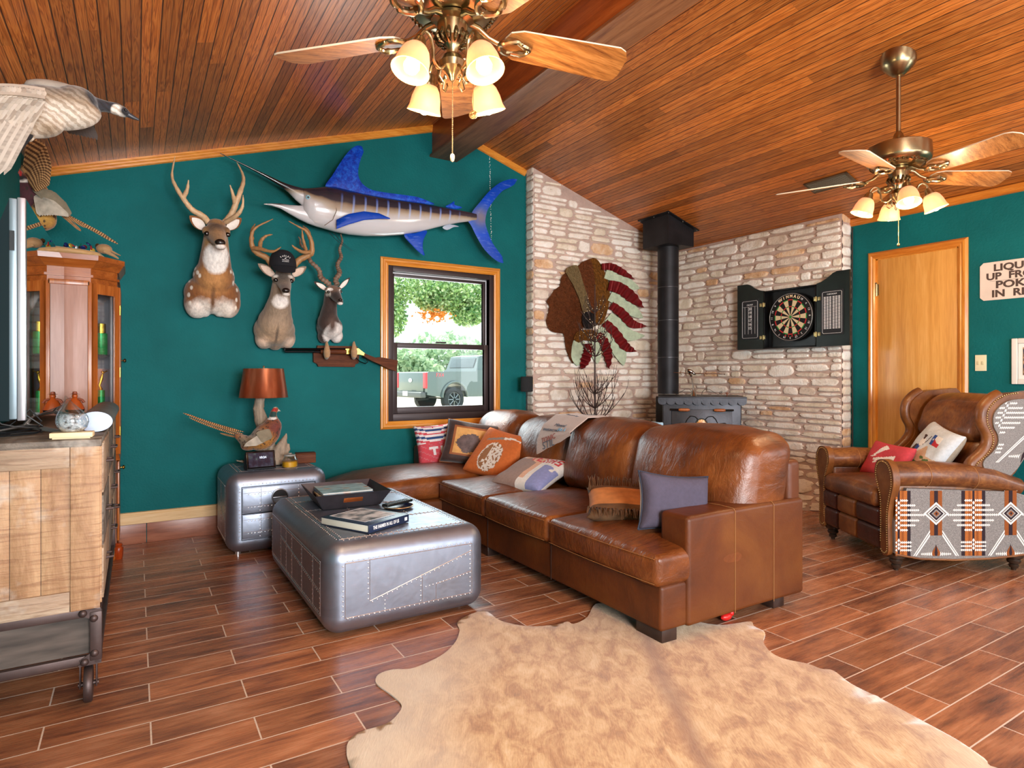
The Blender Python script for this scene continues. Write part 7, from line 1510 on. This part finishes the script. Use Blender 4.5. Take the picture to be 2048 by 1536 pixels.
for k in range(4):
    pts = [Vector((XT-.10-.02*k, 2.75+.1*k, 1.05+.05*k))]
    for j in range(8): pts.append(Vector((XT-.06+.18*sin(j*1.1+k)*.6, 2.74+.035*j+.06*k, ZT+.004+.05*max(0, 1-j*.4))))
    m = MB(); m.tube(smooth_closed(pts, 3)[:len(pts)*3-6], .0028, 6); o = m.build('power_cable', simple('black_cable', '#141416', .5), None); tag(o, ['black cable looping on the sideboard under the television, %s' % s_ for s_ in ('nearest the wall', 'second from the wall', 'third from the wall', 'nearest the room')][k], 'cable', 'cables under the television')
# things on the sideboard
so = thing('bar_speaker', 'long grey oval-section speaker lying along the front of the sideboard', 'speaker', (-.135, 3.45, ZT))
m = MB(); pr = lambda y, k: [Vector((.058*k*cos(a), y, .042+.040*k*sin(a))) for a in [2*pi*q/32 for q in range(32)]]
m.rings([pr(-.54, 1), pr(.52, 1)]); m.build('speaker_shell', simple('grey_grille', '#6c6a6c', .45, .4, var=.25, vs=10), so, ang=30); m = MB(); m.rings([pr(-.548, .985), pr(-.540, 1.0)]); m.build('end_cap', simple('silver_end_cap', '#9aa3b4', .4, .3, var=.12, vs=16), so, ang=30)
sg2 = thing('storm_glass', 'teardrop storm glass on a pale wooden base, on the sideboard corner', 'storm glass', (-.192, 2.685, ZT), R(-3))
m = MB(); m.box((0, 0, .013), (.125, .07, .018), .002, 1); m.box((0, 0, .002), (.11, .06, .004)); m.build('wooden_base', simple('blond_wood', '#ecd3a8', .5), sg2)
tw = NT('thin_glass'); tw.t.nodes.remove(tw.b); a_ = tw.N('BsdfTransparent', {0: (.93, .96, .97, 1)}); b_ = tw.N('BsdfGlossy', {0: (1, 1, 1, 1), 1: .03}); lw = tw.N('LayerWeight', {0: .25}); mx = tw.N('MixShader', {0: tw.math('ADD', tw.math('MULTIPLY', lw.outputs[1], .8), .05), 1: a_.outputs[0], 2: b_.outputs[0]}); tw.L(mx.outputs[0], tw.out.inputs[0]); M['thin'] = tw.m
TFg = Matrix.Translation((.0, 0, .02))
dr_ = [(.012, 0), (.03, .004), (.044, .018), (.05, .038), (.047, .058), (.036, .078), (.022, .094), (.012, .108), (.006, .120), (.004, .128), (.001, .131)]
m = MB(TFg); m.lathe(dr_, n=32); m.v = [Vector((p.x-.02*max(0, (p.z-.06)/.09)**1.5, p.y, p.z)) for p in m.v]; m.build('glass_drop', M['thin'], sg2)
t = NT('storm_liquid'); n_ = t.noise(t.obj, 55, 4, .7); se = t.N('SeparateXYZ', {0: t.obj}); tr_ = t.N('BsdfTransparent', {0: (.88, .92, .94, 1)}); df = t.N('BsdfDiffuse', {0: (.92, .95, .97, 1)}); mx = t.N('MixShader', {0: t.math('MULTIPLY', t.mr(n_, .4, .65), t.mr(se.outputs[2], .1, .02, .15, 1)), 1: tr_.outputs[0], 2: df.outputs[0]}); t.L(mx.outputs[0], t.out.inputs[0])
m = MB(TFg); m.lathe([(.01, .002), (.028, .006), (.042, .019), (.048, .038), (.0445, .057), (.041, .066), (.001, .066)], n=32); m.build('liquid', t.m, sg2)
fg_ = thing('carved_figurine', 'small carved orange figurine with a hat and dark base, beside the television end', 'figurine', (-.286, 4.14, ZT+.0)); M['orw'] = simple('orange_lacquer', '#b2501c', .3); 
m = MB(); m.lathe([(.02, .0), (.03, .008), (.04, .022), (.046, .036), (.04, .04)], n=24, sx=1, sy=.7); m.build('figure_base', simple('black_lacquer', '#15161b', .2), fg_)
m = MB(); m.lathe([(.046, .036), (.042, .05), (.03, .075), (.018, .095), (.012, .10)], n=24, sx=1, sy=.7); m.ell((0, 0, .11), (.014, .012, .015), 12); m.build('figure_body', M['orw'], fg_)
m = MB()
for sx in (-1, 1): m.tube([(sx*.015, -.008, .095), (sx*.034, -.012, .088), (sx*.042, -.014, .074)], [.007, .007, .008], 8)
m.lathe([(.024, .12), (.012, .123), (.010, .134), (.001, .136)], n=18); m.build('hat_and_arms', simple('terracotta', '#8f4a30', .5), fg_)

# ============================================================ corner curio cabinet
cab = thing('curio_cabinet', 'tall cherry wood curio cabinet with glass panels in the corner behind the television', 'cabinet', (-.28, 4.68, 0))
M['cherry'] = wood('cherry_wood', '#84400f', '#a85a1e', '#c27634', 'z', 1, .35, .08, .25); M['cherryx'] = wood('cherry_moulding', '#7c3c0e', '#a0541c', '#b86c30', 'x', 1, .35, .08, .25); M['cherryp'] = wood('pale_cherry_panel', '#9a6650', '#ad7b66', '#bd9080', 'z', .6, .45, .04, .1)
CX0, CX1, CY1 = -.545, -.095, 4.925; FY = 4.445; A_ = (-.225, FY); Bp = (CX1, 4.575)
plan = [(CX0, CY1), (CX0, FY), A_, Bp, (CX1, CY1)]
def ring_at(z, e=0.0): 
    cx, cy = -.33, 4.7; return [Vector((min(x+(e if x > cx else 0)*(1 if x > -.4 else 0), 5), y-(e if y < 4.6 else 0) if (x, y) != Bp else y-e*.4, z)) for x, y in plan]
def slab(name, z0, z1, e0, e1, mt, par=cab): m = MB(); m.rings([ring_at(z0, e0), ring_at(z1, e1)]); return m.build(name, mt, par, world=True, ang=20)
slab('plinth', .0, .09, .0, .0, M['cherryx']); slab('lower_body', .09, .62, -.008, -.008, M['cherryp']); slab('waist_moulding', .62, .66, .012, .004, M['cherryx'])
slab('top_panel', 1.70, 1.80, -.004, -.004, M['cherryx']); slab('crown_moulding', 1.79, 1.835, .004, .03, M['cherryx']); slab('crown_top', 1.835, 1.865, .034, .036, M['cherryx']); slab('frieze_bead', 1.735, 1.75, .008, .008, M['cherryx'])
slab('shelf', .665, .675, -.01, -.01, M['cherryp'])
def post(a, w_, name='post', mt=None): m = MB(); m.box((a[0], a[1], 1.18), (w_, w_, 1.05), .003, 1); m.build(name, mt or M['cherry'], cab, world=True)
for p in (A_, Bp, (CX1-.012, CY1-.02), (CX0+.012, FY+.012), (CX0+.012, CY1-.02)): post((p[0]-.008, p[1]+.01), .020)
m = MB(); m.box(((CX0-.225)/2-.0, FY+.008, 1.18), (.30, .012, 1.06)); fpn = m.build('front_panel', M['cherryp'], cab, world=True)
m = MB(); m.box((-.238, FY-.0, 1.18), (.012, .012, 1.06), .002, 1); m.box((-.525, FY-.0, 1.18), (.022, .012, 1.06), .002, 1); m.box((-.385, FY, 1.70), (.3, .012, .03), .002, 1); m.box((-.385, FY, .665), (.3, .012, .03), .002, 1); m.build('panel_frame', M['cherry'], fpn, world=True)
m = MB(); m.plate([(0, .66), (.184, .66), (.184, 1.70), (0, 1.70)], (A_[0], A_[1]+.004, 0), (.7071, .7071, 0), (0, 0, 1), -.004); m.build('glass_panel', M['thin'], cab, world=True)
m = MB(); dv = Vector((.7071, .7071, 0)); 
for (a, b_, c, d) in ((.03, .15, 1.64, 1.70), (.03, .15, .66, .70), (.0, .03, .66, 1.7), (.15, .184, .66, 1.7)): m.plate([(a, c), (b_, c), (b_, d), (a, d)], (A_[0], A_[1]-.0, 0), dv, (0, 0, 1), .012)
m.build('glass_frame', M['cherry'], cab, world=True, ang=20)
m = MB(); m.box((CX1+.004, 4.75, 1.18), (.018, .31, 1.05), .003, 1); do = m.build('door', M['cherry'], cab, world=True); 
for z in (1.56, 1.17, .80): m = MB(); m.cyl((CX1+.010, 4.595, z-.03), (CX1+.010, 4.595, z+.03), .006, n=10); m.box((CX1+.010, 4.605, z), (.004, .02, .05)); m.build('hinge', M['gunbrass'], do, world=True)
m = MB(); m.lathe([(.004, 0), (.005, .012), (.012, .016), (.013, .022), (.008, .028)], (CX1+.013, 4.86, 1.25), 14, rot=rotm('Y', 90)); m.build('knob', M['brass_dark'], do, world=True)
m = MB(); m.box((CX1+.001, 4.75, .36), (.012, .32, .5), .003, 1); d2 = m.build('door', M['cherry'], cab, world=True); m = MB(); m.lathe([(.004, 0), (.005, .012), (.013, .016), (.014, .022), (.008, .028)], (CX1+.007, 4.80, .545), 14, rot=rotm('Y', 90)); m.build('knob', M['gunbrass'], d2, world=True)
for p in ((Bp[0]+.004, Bp[1]-.004), (A_[0], A_[1]-.002)): m = MB(); m.lathe([(.020, 0), (.024, .03), (.026, .07), (.018, .08), (.022, .09), (.016, .10)], (p[0], p[1], 0), 8); m.build('bun_foot', simple('red_cherry_foot', '#9a3a12', .3), cab, world=True)
for z in (.90, 1.27): m = MB(); m.prism([(x*.97-.01, y) for x, y in ((-.52, 4.90), (-.52, 4.47), (-.235, 4.47), (-.12, 4.585), (-.12, 4.90))], lambda a, c: Vector((a, c, z)), lambda a, c: Vector((a, c, z+.008))); m.build('glass_shelf', M['thin'], cab, world=True, ang=20)
m = MB(); m.box((-.33, 4.90, 1.18), (.42, .01, 1.04)); m.build('back_panel', simple('cabinet_back', '#a59ba0', .6), cab, world=True)
M['grn'] = simple('green_foil', '#0f9a4a', .3, .3, var=.3, vs=60); M['gold'] = simple('gold_plastic', '#c9a63a', .25, .9)
def cabthing(nm, lab, cat, x, y, z): return thing(nm, lab, cat, (x, y, z))
jr = cabthing('lidded_jar', 'green jar with a gold lid on the top glass shelf of the cabinet', 'jar', -.185, 4.575, 1.279); m = MB(); m.lathe([(.034, 0), (.036, .005), (.036, .13), (.034, .132)], n=24); m.build('jar_body', M['grn'], jr); m = MB(); m.lathe([(.026, .132), (.027, .19), (.024, .192)], n=24); m.build('jar_lid', M['gold'], jr)
tp = cabthing('trophy', 'gold and green column trophy on the middle shelf of the cabinet', 'trophy', -.185, 4.575, .909); m = MB(); m.box((0, 0, .012), (.06, .05, .022)); m.build('trophy_base', simple('white_marble', '#cfd2d4', .3), tp); m = MB(); m.cyl((0, 0, .023), (0, 0, .15), .022, n=18); m.build('column', M['grn'], tp); m = MB(); m.tube([(0, 0, .15), (-.008, 0, .18), (.003, 0, .22), (.008, 0, .25)], [.014, .008, .011, .006], 10); m.ell((.009, 0, .262), .009, 10); m.tube([(.004, 0, .24), (.02, 0, .262), (.034, 0, .27)], .004, 6); m.build('gold_figure', M['gold'], tp)
an = cabthing('shed_antler', 'orange-tan antler shed on the lowest cabinet shelf', 'antler', -.19, 4.57, .677); m = MB(); m.tube([(-.03, 0, .0), (-.02, 0, .08), (-.04, 0, .16), (-.05, 0, .21)], [.018, .014, .011, .005], 10); m.tube([(-.02, 0, .07), (.02, 0, .12), (.045, 0, .2)], [.014, .012, .005], 10); m.tube([(.0, 0, .10), (.03, 0, .09), (.05, 0, .05)], [.013, .012, .006], 10); m.tube([(-.03, 0, .012), (.02, 0, .02), (.045, 0, .05)], [.015, .014, .008], 10); m.build('antler_beam', simple('orange_tan_bone', '#c98b4a', .5), an)
# driftwood platter of bottle caps and shells on the cabinet
dp = thing('driftwood_slab', 'pale driftwood slab lying on top of the corner cabinet', 'driftwood', (-.30, 4.56, 1.866)); m = MB(); m.tube([(-.22, -.06, .02), (-.1, -.07, .026), (.03, -.065, .022), (.10, -.04, .02), (.13, .02, .016)], [.03, .036, .034, .028, .012], 14, flat=.62); m.tube([(-.2, .05, .018), (-.05, .06, .02), (.1, .05, .018)], [.028, .03, .02], 12, flat=.6); m.v = [Vector((p.x, p.y, max(p.z, .001))) for p in m.v]; m.build('slab', masked('peeled_wood', '#c49a64', [], .6, .5, 10, (1, 6, 6), .3), dp, recalc=False, weld=False, mods=REM(.008, 2))
sk = thing('bird_skull', 'tan carved duck-head shape on the right end of the driftwood slab', 'carving', (-.165, 4.50, 1.895)); m = MB(); m.ell((0, 0, .028), (.042, .034, .03), 16); m.tube([(.03, 0, .022), (.06, 0, .006), (.085, 0, -.004)], [.016, .012, .005], 10, flat=.5); m.tube([(-.0, -.02, .012), (.05, -.015, -.01), (.075, -.01, -.026)], [.012, .009, .004], 8); m.build('head', masked('tan_carving', '#a98458', [], .7, .5, 30), sk)
cols = ['#7d2a2a', '#20336e', '#c9a23c', '#b92a2e', '#dfe6ea', '#6a4a2c', '#1e7a68', '#2a3f86']
r_ = random.Random(5)
cap0 = None
for k in range(18):
    x = -.36+.013*k+r_.uniform(-.01, .01); y = 4.53+r_.uniform(-.03, .03); z = 1.915+r_.uniform(0, .05)*(1-abs(k-10)/14)
    m = MB(); m.lathe([(.0135, 0), (.0145, .002), (.0125, .006), (.006, .0075), (.001, .0078)], n=14); b_ = m.build('bottle_cap', simple('cap_paint', cols[k % 8], .3, .4), None, ); b_.location = (x, y, z); b_.rotation_euler = (R(60+r_.uniform(-40, 40)), R(r_.uniform(-40, 40)), r_.uniform(0, 6))
    tag(b_, 'small coloured bottle cap in the heap on the driftwood slab', 'bottle cap', 'bottle caps heaped on the driftwood')

# ============================================================ outside the window
GZ = -.14
m = MB(); m.box((30, 55, GZ-.05), (160, 98, .1)); t = NT('dry_ground'); f_ = t.noise(t.obj, .6, 5, .65); t.set(Base_Color=t.ramp(f_, [(.4, S('#c9bfa6')), (.55, S('#dcd2ba')), (.68, S('#a3a680'))]), Roughness=.9); struct(m, 'ground', t.m)
TKc = Vector((10.9, 20.6, GZ)); hd = R(90-31.5-90+30)
# heading: 30 deg from screen right, away from the camera
truck = thing('pickup_truck', 'grey-green pickup truck parked outside the window', 'truck', (8.33, 20.4, GZ), R(10))
M['paint'] = simple('grey_green_paint', '#5d6a66', .3, .5, coat=.8); M['tglass'] = simple('tinted_glass', '#3f4c4c', .08, spec=1.0); M['tyre'] = simple('tyre_rubber', '#35383a', .9); M['rim'] = simple('alloy_rim', '#8e9496', .3, .9); M['trimk'] = simple('dark_trim', '#2a2d2e', .5)
# local: x forward, y left (away from the camera), z up. rear at x=0
m = MB(); W_ = 2.0
def extr(m, poly, y0, y1, mi=None): m.prism(poly, lambda a, c: Vector((a, y0, c)), lambda a, c: Vector((a, y1, c)), mi)
cab_ = [(.0, .62), (.0, 1.38), (.06, 1.42), (2.1, 1.45), (2.15, 1.5), (5.0, 1.42), (6.1, 1.32), (6.25, .9), (6.2, .55), (5.6, .55)]
def arch(cx, r_, n=9): return [(cx+r_*cos(pi*k/n), .52+r_*sin(pi*k/n)) for k in range(n+1)]
body = [(.0, .62), (.0, 1.38), (.06, 1.42), (2.1, 1.44), (2.12, 1.5), (4.6, 1.46), (5.9, 1.35), (6.2, 1.2), (6.25, .6)]+arch(5.0, .52)+[(4.4, .52), (1.9, .52)]+arch(1.15, .52)+[(.5, .55)]
extr(m, body, -1.0, 1.0); bd = m.build('body', M['paint'], truck, ang=25)
m = MB(); tp_ = [(2.15, 1.48), (2.35, 2.0), (2.7, 2.06), (3.9, 2.05), (4.8, 1.5)]; m.prism(tp_, lambda a, c: Vector((a, -.95+.12*(c-1.48), c)), lambda a, c: Vector((a, .95-.12*(c-1.48), c))); m.build('cab', M['paint'], truck, ang=25)
for q in ([(2.5, 1.52), (2.58, 1.93), (3.2, 1.96), (3.2, 1.52)], [(3.28, 1.52), (3.28, 1.96), (3.85, 1.95), (4.4, 1.52)]):
    m = MB(); m.prism(q, lambda a, c: Vector((a, -.96+.12*(c-1.48), c)), lambda a, c: Vector((a, -.93+.12*(c-1.48), c))); m.build('side_window', M['tglass'], truck)
m = MB(); m.box((2.24, 0, 1.76), (.03, 1.5, .38), .02, 2, rot=rotm('Y', 20)); m.build('rear_window', M['tglass'], truck)
m = MB(); m.box((-.02, 0, 1.05), (.05, 1.6, .68), .02, 2); tg = m.build('tailgate', M['paint'], truck); m = MB(); m.lathe([(.12, 0), (.12, .01), (.11, .014)], (-.05, 0, 1.12), 24, rot=rotm('Y', -90), sx=.6, sy=1); m.build('oval_badge', simple('badge_silver', '#c9d2d8', .3, .6), tg)
for sy in (-1, 1): m = MB(); m.box((-.01, sy*.9, 1.12), (.1, .2, .55), .03, 2); m.build('tail_light', simple('red_lens', '#d8444c', .3), truck)
m = MB(); m.box((-.12, 0, .62), (.22, 1.9, .2), .04, 2); m.build('rear_bumper', simple('grey_bumper', '#5c6060', .4, .4), truck); m = MB(); m.box((-.235, .05, .66), (.01, .32, .16)); m.build('license_plate', simple('plate_white', '#dfe3e6', .6), truck)
text('side_decal', 'FX4', (.52, -1.004, 1.30), (1, 0, 0), (0, 0, 1), .2, simple('decal_red', '#e0565e', .5), truck, world=False)
for cx in (1.15, 5.0):
    m = MB(); m.tube([(cx+.55*cos(pi*k/12), -1.02, .52+.55*sin(pi*k/12)) for k in range(13)], .05, 8); m.build('fender_flare', M['paint'], truck)
    for sy in (-1, 1):
        m = MB(); m.lathe([(.2, -.14), (.38, -.14), (.43, -.11), (.44, 0), (.43, .11), (.38, .14), (.28, .14), (.26, .08), (.001, .07)] if sy < 0 else [(.2, -.14), (.43, -.12), (.44, 0), (.43, .12), (.2, .14)], (cx, sy*.86, .44), 36, rot=rotm('X', 90)); wl = m.build('wheel', M['tyre'], truck, ang=50)
        m = MB(); y_ = sy*.86-.10
        if sy < 0:
            for k in range(8): a = 2*pi*k/8; m.tube([(cx+.05*cos(a), y_-.02, .44+.05*sin(a)), (cx+.25*cos(a), y_, .44+.25*sin(a))], .022, 6)
            m.tube([(cx+.26*cos(2*pi*k/24), y_, .44+.26*sin(2*pi*k/24)) for k in range(25)], .02, 6, cap=False); m.build('rim', M['rim'], wl)
m = MB(); m.cyl((1.0, -.5, .5), (1.0, .5, .5), .06, n=10); m.tube([(-.15, -.45, .45), (.4, -.45, .48)], .05, 10); m.build('axle_and_exhaust', M['trimk'], truck)
# trees outside: leaf crowns of many small leaves
def leafcrown(nm, lab, loc, blobs, nleaf, sz, cols_, seed, trunk=None, grp=None):
    o = thing(nm, lab, 'tree', loc, 0, grp); r_ = random.Random(seed); m = MB()
    for _ in range(nleaf):
        c, rr = blobs[r_.randrange(len(blobs))]; v = Vector((r_.gauss(0, 1), r_.gauss(0, 1), r_.gauss(0, 1))).normalized()*(r_.random()**.4); p = Vector((c[0]+v.x*rr[0], c[1]+v.y*rr[1], c[2]+v.z*rr[2])); a = Vector((r_.uniform(-1, 1), r_.uniform(-1, 1), r_.uniform(-1, 1))).normalized()*sz; b_ = a.cross(Vector((r_.uniform(-1, 1), r_.uniform(-1, 1), r_.uniform(-1, 1)))).normalized()*sz*.6
        m.add([p-a, p+b_, p+a, p-b_], [(0, 1, 2, 3)], r_.randrange(len(cols_)))
    m.build('foliage', cols_, o, weld=False, recalc=False, ang=180)
    if trunk: 
        m = MB()
        for pts, rad in trunk: m.tube(pts, rad, 10)
        m.build('trunk_and_branches', simple('tree_bark', '#8f857a', .9, var=.3, vs=6), o)
    return o
def leafm(n_, c): 
    t = NT(n_); t.set(Base_Color=S(c), Roughness=.6); tr_ = t.N('BsdfTranslucent', {0: S(c)}); mx = t.N('MixShader', {0: .4, 1: t.b.outputs[0], 2: tr_.outputs[0]}); t.L(mx.outputs[0], t.out.inputs[0]); return t.m
LG = [leafm('leaf_green', '#86ad66'), leafm('leaf_light', '#b4d08c'), leafm('leaf_pale', '#c8dcae'), leafm('leaf_deep', '#5f8a55')]
leafcrown('oak_tree', 'leafy oak with low hanging branches outside the upper sash', (5.8, 13.5, GZ), [((-.2, 0, 3.35), (1.3, .8, .36)), ((1.0, 0, 3.3), (1.0, .8, .42)), ((-.78, 0, 2.75), (.36, .5, .6)), ((1.2, 0, 2.85), (.45, .5, .36)), ((.4, 0, 3.05), (.6, .5, .25)), ((0, 0, 4.1), (2.4, 1.4, .6)), ((2.3, 0, 3.3), (.8, .8, .8)), ((-1.8, 0, 3.3), (.8, .8, .8))], 17000, .05, LG, 3, [([(3.4, .8, 0), (3.3, .8, 1.5), (2.6, .6, 3.1), (1.2, .3, 3.9), (-.8, .1, 4.2), (-2.2, 0, 4.0)], [.35, .3, .22, .16, .1, .05]), ([(2.6, .6, 3.1), (2.9, .2, 4.0), (3.4, 0, 4.8)], [.2, .14, .08])])
LP_ = [leafm('haze_leaf_%d' % i, c) for i, c in enumerate(('#a9c09c', '#bcd0ad', '#93b08c'))]  # distance haze painted into the leaves as paler greens
m = MB(); r_ = random.Random(8)
for k in range(500): p = at_y(0, 0, 1) if False else Vector((.15+r_.gauss(0, .17), -.3+r_.gauss(0, .15), 2.68+r_.gauss(0, .06))); a = Vector((r_.uniform(-1, 1), r_.uniform(-1, 1), r_.uniform(-1, 1))).normalized()*.035; b_ = a.cross(Vector((r_.random(), r_.random(), 1)))  .normalized()*.025; m.add([p-a, p+b_, p+a, p-b_], [(0, 1, 2, 3)])
o = m.build('autumn_leaves', leafm('leaf_orange', '#e08a2c'), bpy.data.objects['oak_tree'], weld=False, recalc=False, ang=180)
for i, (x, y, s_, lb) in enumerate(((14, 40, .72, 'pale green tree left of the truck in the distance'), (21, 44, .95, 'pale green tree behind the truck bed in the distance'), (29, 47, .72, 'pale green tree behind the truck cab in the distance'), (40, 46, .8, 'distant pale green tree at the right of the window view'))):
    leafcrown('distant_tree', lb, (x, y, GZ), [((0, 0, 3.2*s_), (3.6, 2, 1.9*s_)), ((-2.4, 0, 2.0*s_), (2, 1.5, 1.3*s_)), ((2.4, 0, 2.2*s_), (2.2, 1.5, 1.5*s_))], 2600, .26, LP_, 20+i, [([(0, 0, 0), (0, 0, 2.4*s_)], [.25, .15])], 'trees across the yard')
m = MB(); 
for k in range(16): m.box((6+2.6*k, 33, GZ+.68), (.07, .07, 1.36))
for z in (.9, 1.35): m.box((25.5, 33, GZ+z), (40, .05, .09))
o = m.build('rail_fence', simple('brown_rail', '#a08a7c', .8), None); tag(o, 'brown rail fence across the yard behind the truck', 'fence')
flush_text()
